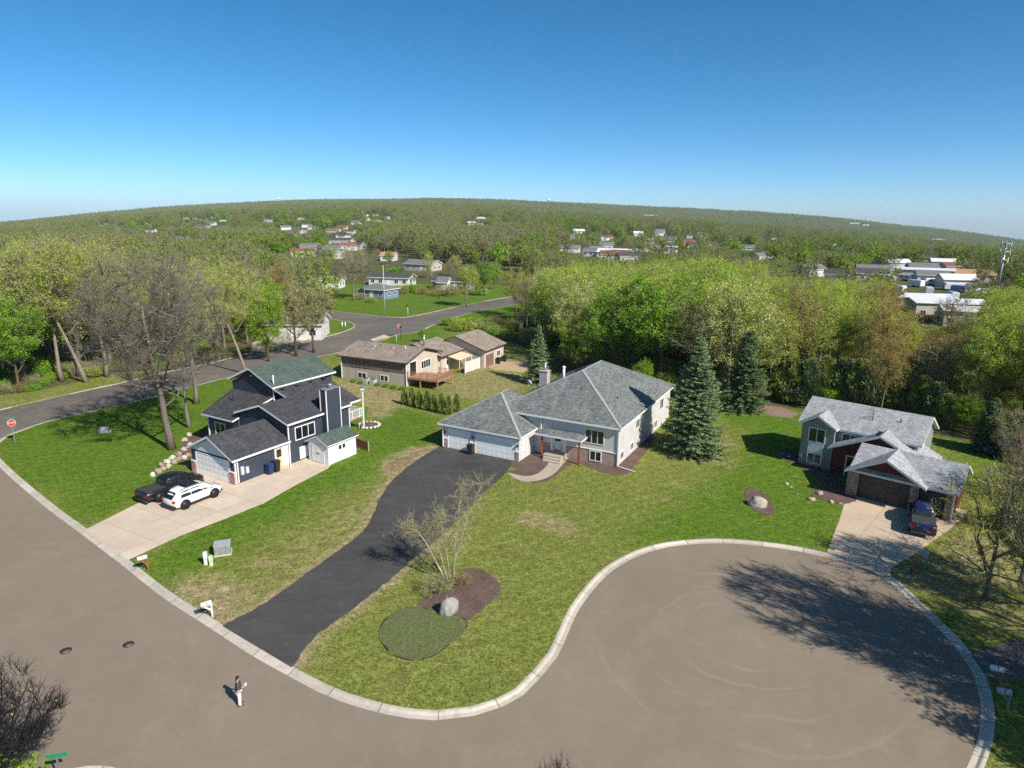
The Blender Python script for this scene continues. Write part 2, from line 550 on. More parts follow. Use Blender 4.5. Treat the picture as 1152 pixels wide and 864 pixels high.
# --- carriageways
BC = (14.6, 36.2)               # middle of the turning circle
def asphalt(name, col, rings=False, worn=False):
    m, nt, b = newmat(name)
    p = geo_pos(nt)
    f1 = noise_tex(nt, p, .09, 5, .6); f2 = noise_tex(nt, p, .7, 6, .7); f3 = noise_tex(nt, p, 9, 4, .8)
    c = ramp(nt, f1, .3, .7, tuple(x * .8 for x in col), tuple(x * 1.14 for x in col))
    c = mixc(nt, 1, c, ramp(nt, f2, .3, .72, (.84,) * 3, (1.14, 1.13, 1.11)), 'MULTIPLY')
    c = mixc(nt, 1, c, ramp(nt, f3, .25, .75, (.8,) * 3, (1.2,) * 3), 'MULTIPLY')
    if worn:
        # scuffs, dusty patches and pale scratches left by tyres
        mp = N(nt, 'ShaderNodeMapping'); mp.inputs['Rotation'].default_value = (0, 0, radians(-52)); mp.inputs['Scale'].default_value = (.3, .9, 1); nt.links.new(p, mp.inputs[0])
        s1 = ramp(nt, noise_tex(nt, mp.outputs[0], 1.2, 5, .7), .42, .72)
        c = mixc(nt, math_n(nt, 'MULTIPLY', s1, .16), c, (.17, .165, .155))
        s2 = ramp(nt, noise_tex(nt, p, 1.4, 6, .8), .6, .74)
        c = mixc(nt, math_n(nt, 'MULTIPLY', s2, .35), c, (.24, .225, .2))
    else:
        # patches of differing age, dribbled crack sealant and dust drifted along the surface
        s1 = ramp(nt, noise_tex(nt, p, .045, 4, .6), .42, .6, (.93, .93, .94), (1.05, 1.04, 1.03))
        c = mixc(nt, 1, c, s1, 'MULTIPLY')
        wob = N(nt, 'ShaderNodeVectorMath', operation='ADD'); nz = N(nt, 'ShaderNodeTexNoise'); nz.inputs['Scale'].default_value = .5; nz.inputs['Detail'].default_value = 4; nt.links.new(p, nz.inputs['Vector'])
        sc_ = N(nt, 'ShaderNodeVectorMath', operation='SCALE'); sc_.inputs['Scale'].default_value = 3.0; nt.links.new(nz.outputs['Color'], sc_.inputs[0]); nt.links.new(p, wob.inputs[0]); nt.links.new(sc_.outputs[0], wob.inputs[1])
        vo = N(nt, 'ShaderNodeTexVoronoi'); vo.feature = 'DISTANCE_TO_EDGE'; vo.inputs['Scale'].default_value = .085; nt.links.new(wob.outputs[0], vo.inputs['Vector'])
        crk = math_n(nt, 'MULTIPLY', ramp(nt, vo.outputs['Distance'], .0022, .006, (1, 1, 1), (0, 0, 0)), ramp(nt, noise_tex(nt, p, .11, 3), .5, .6))
        c = mixc(nt, math_n(nt, 'MULTIPLY', crk, .45), c, (.085, .078, .07))
        dust = ramp(nt, noise_tex(nt, p, .35, 6, .75), .52, .75)
        c = mixc(nt, math_n(nt, 'MULTIPLY', dust, .3), c, (.31, .27, .215))
    if rings:
        sx = N(nt, 'ShaderNodeSeparateXYZ'); nt.links.new(p, sx.inputs[0])
        dx = math_n(nt, 'SUBTRACT', sx.outputs[0], BC[0]); dy = math_n(nt, 'SUBTRACT', sx.outputs[1], BC[1])
        r = math_n(nt, 'SQRT', math_n(nt, 'ADD', math_n(nt, 'MULTIPLY', dx, dx), math_n(nt, 'MULTIPLY', dy, dy)))
        rw = math_n(nt, 'ADD', r, math_n(nt, 'MULTIPLY', noise_tex(nt, p, .16, 3), 2.2))
        ang = math_n(nt, 'ARCTAN2', dy, dx)
        cmb = N(nt, 'ShaderNodeCombineXYZ'); nt.links.new(math_n(nt, 'MULTIPLY', rw, 1.15), cmb.inputs[0]); nt.links.new(math_n(nt, 'MULTIPLY', ang, .35), cmb.inputs[1])
        sweep = noise_tex(nt, cmb.outputs[0], 2.2, 5, .75)
        c = mixc(nt, 1, c, ramp(nt, sweep, .3, .7, (.94,) * 3, (1.06,) * 3), 'MULTIPLY')
        gate = ramp(nt, noise_tex(nt, p, .17, 3), .46, .56)
        for (rad, w, s) in ((3.6, .1, .2), (5.0, .08, .2), (7.3, .12, .16), (9.6, .1, .12)):
            d = math_n(nt, 'ABSOLUTE', math_n(nt, 'SUBTRACT', rw, rad + 1.1))
            ln = math_n(nt, 'MULTIPLY', math_n(nt, 'MULTIPLY', ramp(nt, d, w * .3, w * 1.7, (1, 1, 1), (0, 0, 0)), gate), s)
            c = mixc(nt, ln, c, (.5, .46, .4))
        # dust left in the middle of the turning circle
        blot = ramp(nt, math_n(nt, 'ADD', r, math_n(nt, 'MULTIPLY', noise_tex(nt, p, .7, 5, .7), 7.0)), 3.4, 8, (1, 1, 1), (0, 0, 0))
        c = mixc(nt, math_n(nt, 'MULTIPLY', blot, .5), c, (.32, .25, .175))
    nt.links.new(c, b.inputs['Base Color']); b.inputs['Roughness'].default_value = .9; b.inputs['Specular IOR Level'].default_value = .2
    bump(nt, b, f3, .25, .01)
    return m
ROADM = asphalt('weathered_asphalt', (.155, .14, .122), True)
ROADM2 = asphalt('side_road_asphalt', (.155, .14, .122))

KERB_PX = [(499, 363.5), (489, 365.5), (470, 373.5), (447, 377), (430, 383), (405, 390), (376, 398), (358, 401.5), (310, 413), (256, 425), (208, 437.6),
           (156, 451), (104, 463), (52, 475), (30, 482.8), (14, 488.6), (0, 498), (-7, 507), (0, 516), (20, 535), (60, 568), (96.5, 594.6), (143, 629),
           (191, 666), (243, 699), (290, 729), (328, 750), (365, 769.5), (390, 780), (440, 794), (490, 800), (530, 795.5), (560, 786), (580, 775),
           (600, 755), (617, 734.5), (629.5, 708.5), (640, 686), (659, 660), (683, 637), (714.6, 620), (749, 610.5), (787.5, 606.7), (822, 606.7),
           (860, 610), (895, 615), (932, 622.5), (967, 632), (1002, 648), (1034, 676), (1067.6, 708), (1093, 736), (1109.7, 764), (1118, 797),
           (1117, 829.5), (1107, 862), (1088, 900), (1050, 950)]
KERB = smooth_line(W(KERB_PX, .1), 1.0)
FAR_PX = [(-60, 476), (0, 461), (97, 439), (139, 430), (180, 420), (240, 407.5), (282, 397), (345.5, 384), (383.6, 374), (396.7, 368.8), (399, 366), (396, 363), (388, 361), (355, 357), (300, 350)]
FARK = smooth_line(W(FAR_PX, .1), 1.0)
UP_PX = [(300, 341), (345, 346), (392.5, 352), (417.5, 354.5), (449, 357), (467.5, 355), (505, 347), (546.7, 338.5), (588, 331), (602, 326.5)]
UPK = smooth_line(W(UP_PX, .1), 1.0)
UPN_PX = [(499, 363.5), (500, 361.8), (505, 360), (530, 352), (561, 346), (605, 338)]
UPN = smooth_line(W(UPN_PX, .1), 1.0)
CONC = concrete('kerb_concrete', (.56, .5, .41))
KERBM = concrete('jointed_kerb_concrete', (.55, .5, .42))
def _joints():
    nt = KERBM.node_tree; b = nt.nodes['Principled BSDF']; src = b.inputs['Base Color'].links[0].from_socket
    at = N(nt, 'ShaderNodeAttribute', attribute_name='along')
    fr = math_n(nt, 'FRACT', math_n(nt, 'DIVIDE', at.outputs['Fac'], 3.05))
    jt = ramp(nt, fr, .012, .03, (.45, .43, .4), (1, 1, 1))
    slab_t = N(nt, 'ShaderNodeTexWhiteNoise', noise_dimensions='1D'); nt.links.new(math_n(nt, 'FLOOR', math_n(nt, 'DIVIDE', at.outputs['Fac'], 3.05)), slab_t.inputs['W'])
    c = mixc(nt, 1, mixc(nt, 1, src, jt, 'MULTIPLY'), ramp(nt, slab_t.outputs['Value'], 0, 1, (.84,) * 3, (1.08,) * 3), 'MULTIPLY')
    dirt = ramp(nt, noise_tex(nt, geo_pos(nt), 1.6, 5, .75), .5, .72)
    c = mixc(nt, math_n(nt, 'MULTIPLY', dirt, .5), c, (.26, .22, .16))
    nt.links.new(c, b.inputs['Base Color'])
_joints()

near_road = [(-95, 6), (60, 6), (60, 40), (30, 56), (0, 50), (-30, 66), (-62, 86), (-90, 84)]
sheet('road', near_road, .02, ROADM, skirt=0)
side_road = W(FAR_PX) + W([(300, 341), (345, 346), (392.5, 352), (417.5, 354.5), (449, 357), (467.5, 355), (505, 347), (546.7, 338.5), (588, 331), (610, 325)]) \
    + W([(612, 336), (561, 347), (520, 356), (499, 372), (447, 386), (376, 404), (256, 432), (156, 458), (60, 482)]) + [(-50, 72), (-70, 70), (-95, 70)]
sheet('road', side_road, .024, ROADM2, skirt=0)
upper_loop = W([(538, 315), (600, 322.5), (612, 326), (604, 332), (588, 327), (541, 319)])
sheet('road', upper_loop, .028, ROADM2, skirt=0)

kerb('kerb', KERB, KERBM)
kerb('kerb', FARK[::-1], KERBM)
kerb('kerb', UPK[::-1], KERBM)
kerb('kerb', UPN[::-1], KERBM)
OPP = smooth_line([(-44, 4), (-31, 14.5), (-23.5, 21.8), (-21.3, 24.6), (-18.8, 25.5), (-16, 24.2), (-10, 19.4), (0, 13), (8, 9)], .6)
kerb('kerb', OPP, KERBM)

# --- turf
def turf_mat(name='lawn_turf'):
    m, nt, b = newmat(name)
    p = geo_pos(nt)
    lush = N(nt, 'ShaderNodeAttribute', attribute_name='lush').outputs['Fac']
    dry = N(nt, 'ShaderNodeAttribute', attribute_name='dry').outputs['Fac']
    f1 = noise_tex(nt, p, .22, 6, .7); f2 = noise_tex(nt, p, 1.1, 6, .75); f3 = noise_tex(nt, p, 7, 4, .8)
    l2 = math_n(nt, 'ADD', lush, math_n(nt, 'MULTIPLY', math_n(nt, 'SUBTRACT', f1, .5), 1.1))
    l2 = math_n(nt, 'ADD', l2, math_n(nt, 'MULTIPLY', math_n(nt, 'SUBTRACT', f2, .5), .7))
    c = mixc(nt, ramp(nt, l2, .1, .95), (.185, .197, .05), (.094, .162, .018))
    d2 = math_n(nt, 'ADD', dry, math_n(nt, 'MULTIPLY', math_n(nt, 'SUBTRACT', f2, .5), 1.5))
    d2 = math_n(nt, 'ADD', d2, math_n(nt, 'MULTIPLY', math_n(nt, 'SUBTRACT', f1, .5), .7))
    c = mixc(nt, math_n(nt, 'MULTIPLY', ramp(nt, d2, .3, .9), .88), c, (.32, .25, .14))
    d3 = ramp(nt, math_n(nt, 'ADD', dry, math_n(nt, 'MULTIPLY', math_n(nt, 'SUBTRACT', f3, .5), .9)), .85, 1.3)
    c = mixc(nt, math_n(nt, 'MULTIPLY', d3, .7), c, (.2, .135, .088))
    f4 = noise_tex(nt, p, 3.2, 5, .8)
    c = mixc(nt, 1, c, ramp(nt, f3, .34, .66, (.42,) * 3, (1.6,) * 3), 'MULTIPLY')
    c = mixc(nt, 1, c, ramp(nt, f4, .36, .64, (.62,) * 3, (1.38,) * 3), 'MULTIPLY')
    c = mixc(nt, 1, c, ramp(nt, f2, .3, .7, (.8,) * 3, (1.2,) * 3), 'MULTIPLY')
    # clover and dandelion freckles, passes of the mower
    sx = N(nt, 'ShaderNodeMapping'); sx.inputs['Rotation'].default_value = (0, 0, radians(-31)); nt.links.new(p, sx.inputs[0])
    sp = N(nt, 'ShaderNodeSeparateXYZ'); nt.links.new(sx.outputs[0], sp.inputs[0])
    band = math_n(nt, 'SINE', math_n(nt, 'ADD', math_n(nt, 'MULTIPLY', sp.outputs[1], 5.2), math_n(nt, 'MULTIPLY', f1, 3)))
    c = mixc(nt, 1, c, ramp(nt, band, -1, 1, (.95,) * 3, (1.05,) * 3), 'MULTIPLY')
    nt.links.new(c, b.inputs['Base Color']); b.inputs['Roughness'].default_value = 1; b.inputs['Specular IOR Level'].default_value = .05
    bump(nt, b, f3, .7, .06)
    return m
TURF = turf_mat()

LUSH_Z = [(W([(-30, 500), (-5, 485), (210, 434), (256, 422), (290, 418), (262, 470), (215, 500), (205, 525), (155, 562), (97, 596), (0, 520)]), 1.15),
          (W([(143, 632), (191, 670), (214, 655), (250, 624), (300, 594), (360, 562), (425, 530), (440, 514), (492, 500), (492, 476), (470, 464), (446, 458),
              (408, 452), (395, 480), (400, 505), (320, 545), (213, 597)]), 1.1),
          (W([(700, 612), (745, 575), (790, 555), (838, 495), (806, 462), (900, 462), (960, 560), (934, 622), (860, 611), (800, 608)]), 1.05),
          (W([(560, 745), (640, 680), (690, 635), (760, 610), (930, 622), (930, 600), (760, 585), (680, 600), (620, 670), (520, 780)]), .45),
          (W([(1050, 480), (1152, 480), (1152, 560), (1090, 560), (1085, 520)]), .9), (W([(376, 385), (440, 372), (500, 360), (500, 385), (385, 405)]), 1.0)]
DRY_Z = [(W([(433, 548), (438, 522), (466, 503), (496, 502), (496, 508), (472, 522), (446, 548)]), 1.0),
         (W([(378, 426), (420, 432), (462, 446), (442, 472), (412, 472), (400, 452), (378, 445)]), .75),
         (W([(498, 430), (545, 408), (600, 408), (592, 440), (540, 452), (498, 450)]), .6),
         (W([(440, 452), (470, 464), (508, 478), (500, 470), (470, 455)]), .7),
         (W([(193, 668), (214, 655), (250, 640), (280, 660), (300, 680), (262, 706), (243, 699)]), .7),
         (W([(262, 660), (330, 610), (400, 570), (425, 548), (435, 520), (445, 515), (425, 580), (350, 640), (300, 682)]), .48),
         (W([(1000, 640), (1085, 700), (1152, 720), (1152, 600), (1060, 610)]), .6)]
DRY_B = [(232, 668, 3.6, 1.7, .85), (205, 672, 2.2, 1.4, .6), (258, 668, 2.8, 1.8, .6), (286, 632, 1.1, .6, .9), (376, 576, 1.9, .8, .6), (400, 600, 2.5, .7, .5), (612, 590, 3.2, 1.3, .8),
         (570, 610, 3.5, 1.5, .3), (660, 590, 2.5, 1.2, .35), (545, 570, 3, 2, .35), (800, 520, 3.5, 2.4, .55), (775, 548, 3.5, 1.5, .4), (815, 500, 2, 2.5, .6), (730, 560, 4, 1.6, .3),
         (440, 720, 3, 1.5, .3), (360, 735, 2, 1.2, .35), (600, 700, 2, 2, .25), (560, 660, 2.5, 2, .35), (520, 740, 3, 1, .25), (640, 625, 3, 1, .3), (905, 545, 1.5, 1, .3),
         (820, 462, 3, 1, .7), (1090, 650, 3, 2, .45), (1120, 700, 4, 2, .55), (470, 690, 2, 1, .3), (1090, 480, 3, 2, .3)]
DRY_BW = [(*ground(a, b, LZ), rx, ry, s) for a, b, rx, ry, s in DRY_B]

def jig(x, y, k):
    return (x + k * noise.noise(Vector((x * .35, y * .35, 1.7))), y + k * noise.noise(Vector((x * .35, y * .35, 9.2))))

SOFT = ((0, 0), (1.6, .4), (-1.2, 1.3), (-.6, -1.6), (1.0, -1.2), (.3, 2.6), (-2.6, -.2))
def lush_at(x, y):
    t = 0
    for ox, oy in SOFT:
        xx, yy = jig(x + ox, y + oy, 1.8); v = .28
        for poly, s in LUSH_Z:
            if inside(poly, xx, yy): v = max(v, s)
        t += v
    return t / len(SOFT)

def dry_at(x, y):
    v = 0
    for ox, oy in SOFT[:5]:
        xx, yy = jig(x + ox * .5, y + oy * .5, 1.8)
        v += max([s for poly, s in DRY_Z if inside(poly, xx, yy)] + [0]) / 5
    xx, yy = jig(x, y, 1.6)
    ca, sa = cos(radians(-31)), sin(radians(-31))
    for (cx, cy, rx, ry, s) in DRY_BW:
        dx, dy = xx - cx, yy - cy
        u, w = dx * ca + dy * sa, -dx * sa + dy * ca
        e = (u / rx) ** 2 + (w / ry) ** 2
        if e < 9: v = max(v, s * math.exp(-e * .8))
    if lush_at(x, y) < .5: v = max(v, .14)
    dd = min((x - a) ** 2 + (y - b) ** 2 for a, b in DEDGE)
    if dd < 1.2: v = max(v, .85 - .5 * dd)
    return v
DEDGE = smooth_line(W([(250, 704), (300, 677), (360, 634), (406, 600), (420, 578), (429, 558), (445, 537), (470, 517), (494, 502.5)], LZ), .5) + smooth_line(W([(502, 598), (470, 624), (444, 647), (393, 688), (360, 712), (343, 730), (330, 751)], LZ), .5)
ATT = {'lush': lush_at, 'dry': dry_at}

back = [(40, 6), (64, 10), (64, 62), (52, 74), (40, 84), (32, 90), (24, 90), (16, 98), (6, 106), (6, 122), (0, 132), (-8, 146)]
LAWN = KERB + back
sheet('lawn', LAWN, LZ, TURF, grid=.85, attrs=ATT)
sheet('lawn', OPP + [(8, 4), (-38, 1)], LZ, TURF, grid=1.0, attrs=ATT)
verge = FARK[:60] + [(FARK[59][0] - 2, FARK[59][1] + 9), (-60, 97), (-75, 94), (-100, 92)]
verge = W([(-60, 476), (0, 461), (97, 439), (139, 430), (180, 420)], .1) + W([(180, 412), (130, 421), (95, 429), (40, 441), (0, 446), (-60, 458)])
sheet('verge', verge, LZ, TURF, grid=1.2, attrs={'lush': lambda x, y: .35, 'dry': lambda x, y: .42 if noise.noise(Vector((x * .2, y * .2, 0))) > -.1 else .15})
corner = W([(345.5, 384), (383.6, 374), (396.7, 368.8), (399, 366), (396, 363), (388, 361), (355, 357), (325, 353), (335, 375)], .1)
sheet('lawn', corner, LZ, TURF, grid=1.5, attrs={'lush': lambda x, y: .8, 'dry': lambda x, y: .15})
lot = W(UP_PX[2:], .1) + W([(598, 324), (541, 320), (500, 318), (430, 312), (392, 318), (375, 335), (375, 350)])
sheet('lawn', lot, LZ, TURF, grid=1.6, attrs={'lush': lambda x, y: .9, 'dry': lambda x, y: .2 if x < -30 else .05})
lot2 = W([(505, 360), (530, 352), (561, 346), (605, 338), (600, 352), (560, 362), (520, 370)])
sheet('lawn', lot2, LZ, TURF, grid=1.6, attrs={'lush': lambda x, y: 1., 'dry': lambda x, y: .0})
lot3 = W([(418, 306), (436, 300), (470, 301), (482, 305), (470, 310), (430, 309)])
sheet('lawn', lot3, LZ, TURF, grid=2.0, attrs={'lush': lambda x, y: .9, 'dry': lambda x, y: .0})

# --- drives and paths
def ragged(L, k=.16): return [(x + k * noise.noise(Vector((x * 1.7, y * 1.7, 2))), y + k * noise.noise(Vector((x * 1.7, y * 1.7, 7)))) for x, y in L]
DRIVE = asphalt('fresh_black_asphalt', (.066, .064, .062), worn=True)
left_e = [(250, 704), (300, 677), (360, 634), (406, 600), (420, 578), (429, 558), (445, 537), (470, 517), (494, 502.5), (500, 497)]
right_e = [(590, 515), (577, 523.5), (560, 541), (535.6, 563), (502, 598), (470, 624), (444, 647), (393, 688), (360, 712), (343, 730), (330, 751)]
sheet('driveway', ragged(smooth_line(W(left_e, LZ), .35)) + ragged(smooth_line(W(right_e, LZ), .35)), LZ + .016, DRIVE, grid=3, skirt=.03)
PALE = concrete('driveway_concrete', (.6, .495, .385), joints=3.0, rot=radians(30))
nav = W([(96, 596), (161.5, 563), (200, 540), (222, 527), (228, 520), (300, 500), (346, 498), (372, 505), (376, 521), (372, 523), (369, 527), (332, 546), (297, 566), (255, 583), (202, 603), (144, 630)], LZ)
sheet('driveway', nav, LZ + .018, PALE, skirt=.03)
PALE2 = concrete('warm_driveway_concrete', (.55, .44, .32), joints=3.0, rot=radians(42))
rgt = W([(930, 622), (944, 586), (953, 557), (960, 545), (1090, 575), (1067.6, 596), (1035, 619), (1002, 640), (1001, 648), (967, 632)], LZ)
sheet('driveway', rgt, LZ + .018, PALE2, skirt=.03)
GREYC = concrete('old_grey_paving', (.14, .13, .118))
sheet('driveway', W([(1092, 736), (1098, 731), (1152, 719), (1230, 700), (1250, 745), (1152, 765), (1112, 764)], LZ), LZ + .018, GREYC, skirt=.03)
sheet('driveway', W([(282, 395), (345.5, 382.5), (340, 375), (300, 378), (284, 386)], LZ), LZ + .01, PALE2, skirt=.1)
sheet('driveway', W([(420, 384), (438, 379), (432, 376.5), (416, 382)], LZ), LZ + .016, PALE, skirt=.03)
SAND = concrete('sandy_gravel', (.45, .345, .2))
sheet('path', smooth_line(W([(547, 411), (560, 406), (590, 404), (596, 412), (588, 419), (570, 417), (556, 416)], LZ), 1.5, True), LZ + .012, SAND, skirt=.03)
PAVER = concrete('garden_paving', (.27, .19, .145), joints=.6, rot=radians(10))
sheet('patio', W([(850, 462), (858, 456), (880, 458), (899, 466), (890, 470), (868, 468)], LZ), LZ + .012, PAVER, skirt=.03)

def mulch_mat():
    m, nt, b = newmat('bark_mulch')
    p = geo_pos(nt)
    f = noise_tex(nt, p, 8, 5, .85); f1 = noise_tex(nt, p, .8, 4)
    c = ramp(nt, f, .3, .7, (.07, .045, .036), (.225, .16, .135))
    c = mixc(nt, 1, c, ramp(nt, f1, .3, .7, (.8,) * 3, (1.15,) * 3), 'MULTIPLY')
    nt.links.new(c, b.inputs['Base Color']); b.inputs['Roughness'].default_value = 1; b.inputs['Specular IOR Level'].default_value = .05
    bump(nt, b, f, 1, .06)
    return m
MULCH = mulch_mat()
BEDN = [0]
def bed(px, mat=None, z=.018, closed=True):
    BEDN[0] += 1; z += .0035 * BEDN[0]
    o = sheet('mulch_bed', ragged(smooth_line(W(px, LZ), .25, True), .2), LZ + z, mat or MULCH, skirt=.04)
    return o
bed([(575, 524), (585, 508), (606, 500), (625, 512), (622, 524), (600, 532), (585, 528)])
bed([(572, 530), (590, 541), (616, 541), (640, 524), (656, 523), (680, 532), (702, 534), (714, 523), (731, 503), (738, 489), (725, 476), (700, 500), (690, 520), (660, 516), (640, 508), (618, 515), (606, 528)])
bed([(505, 664), (512, 650), (524, 641), (540, 640), (554, 648), (563, 660), (562, 670), (548, 680), (532, 694), (520, 697), (500, 694), (480, 692), (470, 684), (478, 672)])
bed([(838, 552), (848, 549), (860, 556), (872, 572), (866, 579), (850, 575), (840, 566)])
bed([(872, 508), (885, 506), (905, 515), (960, 555), (952, 567), (925, 562), (912, 556), (925, 545), (900, 525), (884, 518)])
bed([(205, 520), (228, 500), (240, 488), (222, 486), (208, 498), (198, 512)])
def cover_mat():
    m, nt, b = newmat('ground_cover')
    p = geo_pos(nt)
    f = noise_tex(nt, p, 5, 5, .8); f1 = noise_tex(nt, p, .6, 4)
    c = ramp(nt, f, .3, .7, (.06, .082, .028), (.2, .23, .09))
    c = mixc(nt, ramp(nt, f1, .5, .75), c, (.14, .13, .07))
    nt.links.new(c, b.inputs['Base Color']); b.inputs['Roughness'].default_value = 1; b.inputs['Specular IOR Level'].default_value = .05
    bump(nt, b, f, 1, .08)
    return m
ring_px = [(448, 687), (468, 683), (490, 688), (515, 694), (526, 700), (520, 712), (503, 727), (485, 739), (463, 743), (443, 737), (431, 725), (427, 712), (433, 698)]
ring_w = smooth_line(W(ring_px, LZ), .5, True)
sheet('ground_cover', ragged(smooth_line(ring_w, .25, True), .22), LZ + .05, cover_mat(), skirt=.06)
walk = W([(571, 532), (590, 536), (605, 533), (616, 523), (618, 516), (622, 507), (640, 512), (632, 524), (622, 534), (605, 541), (585, 541)], LZ)
sheet('path', smooth_line(walk, .6, True), LZ + .034, concrete('walkway_concrete', (.43, .36, .28)), skirt=.04)
sheet('path', W([(929, 551), (937, 547), (957, 556), (951, 562)], LZ), LZ + .034, PALE2, skirt=.04)
# ------------------------------------------------------------------ houses
def gable_roof(mb, x0, x1, y0, y1, ze, s, axis='y', t=.2, cut=None):
    """two shingled slopes (mat 0) with boxed white edges (mat 1); ridge runs along axis"""
    if axis == 'y':
        xm = (x0 + x1) / 2; zr = ze + s * (x1 - x0) / 2
        P = lambda a, y, z: (a, y, z); A0, A1, Am, L0, L1 = x0, x1, xm, y0, y1
    else:
        xm = (y0 + y1) / 2; zr = ze + s * (y1 - y0) / 2
        P = lambda a, y, z: (y, a, z); A0, A1, Am, L0, L1 = y0, y1, xm, x0, x1
    def F(pts, m, up=None):
        v = [Vector(p) for p in pts]; n = (v[1] - v[0]).cross(v[2] - v[0])
        if up is not None and n.dot(Vector(up)) < 0: pts = pts[::-1]
        mb.face(pts, m)
    left = (-1, 0, .1) if axis == 'y' else (0, -1, .1); right = tuple(-q for q in left[:2]) + (.1,)
    f = (0, -1, 0) if axis == 'y' else (-1, 0, 0); bk = tuple(-q for q in f)
    F([P(A0, L0, ze), P(Am, L0, zr), P(Am, L1, zr), P(A0, L1, ze)], 0, (0, 0, 1))
    F([P(A1, L0, ze), P(A1, L1, ze), P(Am, L1, zr), P(Am, L0, zr)], 0, (0, 0, 1))
    F([P(A0, L0, ze - t), P(Am, L0, zr - t), P(Am, L1, zr - t), P(A0, L1, ze - t)], 1, (0, 0, -1))
    F([P(A1, L0, ze - t), P(A1, L1, ze - t), P(Am, L1, zr - t), P(Am, L0, zr - t)], 1, (0, 0, -1))
    for L, n in ((L0, f), (L1, bk)):
        F([P(A0, L, ze - t), P(A0, L, ze), P(Am, L, zr), P(Am, L, zr - t)], 1, n)
        F([P(A1, L, ze - t), P(A1, L, ze), P(Am, L, zr), P(Am, L, zr - t)], 1, n)
    F([P(A0, L0, ze - t), P(A0, L1, ze - t), P(A0, L1, ze), P(A0, L0, ze)], 1, left)
    F([P(A1, L0, ze - t), P(A1, L1, ze - t), P(A1, L1, ze), P(A1, L0, ze)], 1, right)
    return zr

def hip_roof(mb, x0, x1, y0, y1, ze, s, t=.2):
    w, d = x1 - x0, y1 - y0
    r = min(w, d) / 2; zr = ze + s * r
    if d >= w: A, B = ((x0 + x1) / 2, y0 + r, zr), ((x0 + x1) / 2, y1 - r, zr)
    else: A, B = (x0 + r, (y0 + y1) / 2, zr), (x1 - r, (y0 + y1) / 2, zr)
    c = [(x0, y0, ze), (x1, y0, ze), (x1, y1, ze), (x0, y1, ze)]
    lo = [(p[0], p[1], ze - t) for p in c]
    flat = (Vector(A) - Vector(B)).length < .01
    if d >= w: fs = [[c[0], c[1], A], [c[1], c[2], B, A], [c[2], c[3], B], [c[3], c[0], A, B]]
    else: fs = [[c[0], c[1], B, A], [c[1], c[2], B], [c[2], c[3], A, B], [c[3], c[0], A]]
    for f in fs:
        if flat and len(f) == 4: f = f[:3]
        mb.face(f, 0)
    for i in range(4): mb.face([lo[i], lo[(i + 1) % 4], c[(i + 1) % 4], c[i]], 1)
    mb.face(lo[::-1], 1)
    return A, B, c

def slab(mb, pts, t=.18):
    """one roof plane, corners anticlockwise from above"""
    lo = [(p[0], p[1], p[2] - t) for p in pts]
    mb.face(pts, 0); mb.face(lo[::-1], 1)
    for i in range(len(pts)):
        j = (i + 1) % len(pts); mb.face([lo[i], lo[j], pts[j], pts[i]], 1)

def ridge_caps(root, lines, mat):
    mb = MB()
    for a, b in lines:
        a, b = Vector(a), Vector(b); d = (b - a).normalized(); u = d.cross(Vector((0, 0, 1))).normalized() * .13
        up = Vector((0, 0, .05))
        mb.face([a - u + up * .2, a + up, b + up, b - u + up * .2]); mb.face([a + up, a + u + up * .2, b + u + up * .2, b + up])
    return mb.build('ridge_cap', mat, root)

def gable_wall(mb, x0, x1, y0, y1, z0, ze, s, axis='y', mat=0):
    if axis == 'y':
        xm = (x0 + x1) / 2
        mb.prism([(x0, y0, z0), (x1, y0, z0), (x1, y0, ze), (xm, y0, ze + s * (x1 - x0) / 2), (x0, y0, ze)], (0, y1 - y0, 0), mat)
    else:
        ym = (y0 + y1) / 2
        mb.prism([(x0, y0, z0), (x0, y1, z0), (x0, y1, ze), (x0, ym, ze + s * (y1 - y0) / 2), (x0, y0, ze)], (x1 - x0, 0, 0), mat)

def on(face, u, v, d):
    ax, pos = face
    if ax == '-y': return (u, pos - d, v)
    if ax == '+y': return (-u, pos + d, v)
    if ax == '+x': return (pos + d, u, v)
    return (pos - d, -u, v)

def fbox(mb, face, u0, u1, v0, v1, d0, d1, mat=0):
    a = on(face, u0, v0, d0); b = on(face, u1, v1, d1)
    mb.box(min(a[0], b[0]), max(a[0], b[0]), min(a[1], b[1]), max(a[1], b[1]), min(a[2], b[2]), max(a[2], b[2]), mat)

def window(root, face, u, v, w, h, n=2, frame=None, trim=.09, sash=True, glass=None):
    mb = MB(); F = frame or WHITE
    fbox(mb, face, u - trim, u + w + trim, v - trim, v, -.05, .06); fbox(mb, face, u - trim, u + w + trim, v + h, v + h + trim, -.05, .06)
    fbox(mb, face, u - trim, u, v, v + h, -.05, .06); fbox(mb, face, u + w, u + w + trim, v, v + h, -.05, .06)
    for i in range(1, n):
        c = u + w * i / n
        fbox(mb, face, c - .035, c + .035, v, v + h, -.05, .05)
    o = mb.build('window', F, root)
    g = MB(); fbox(g, face, u, u + w, v, v + h, -.04, .02)
    g.build('pane', glass or GLASS, o)
    return o

def panel_door(root, face, u, w, h, mat, rows=4, cols=8, name='garage_door', v0=0.03):
    """sectional door: bevelled sections with a raised field in each"""
    mb = MB(); rh = h / rows
    for r in range(rows):
        fbox(mb, face, u, u + w, v0 + r * rh + .01, v0 + (r + 1) * rh - .01, -.05, .02)
        cw = w / cols
        for c in range(cols):
            fbox(mb, face, u + c * cw + .09, u + (c + 1) * cw - .09, v0 + r * rh + .13, v0 + (r + 1) * rh - .13, .02, .027)
    return mb.build(name, mat, root)

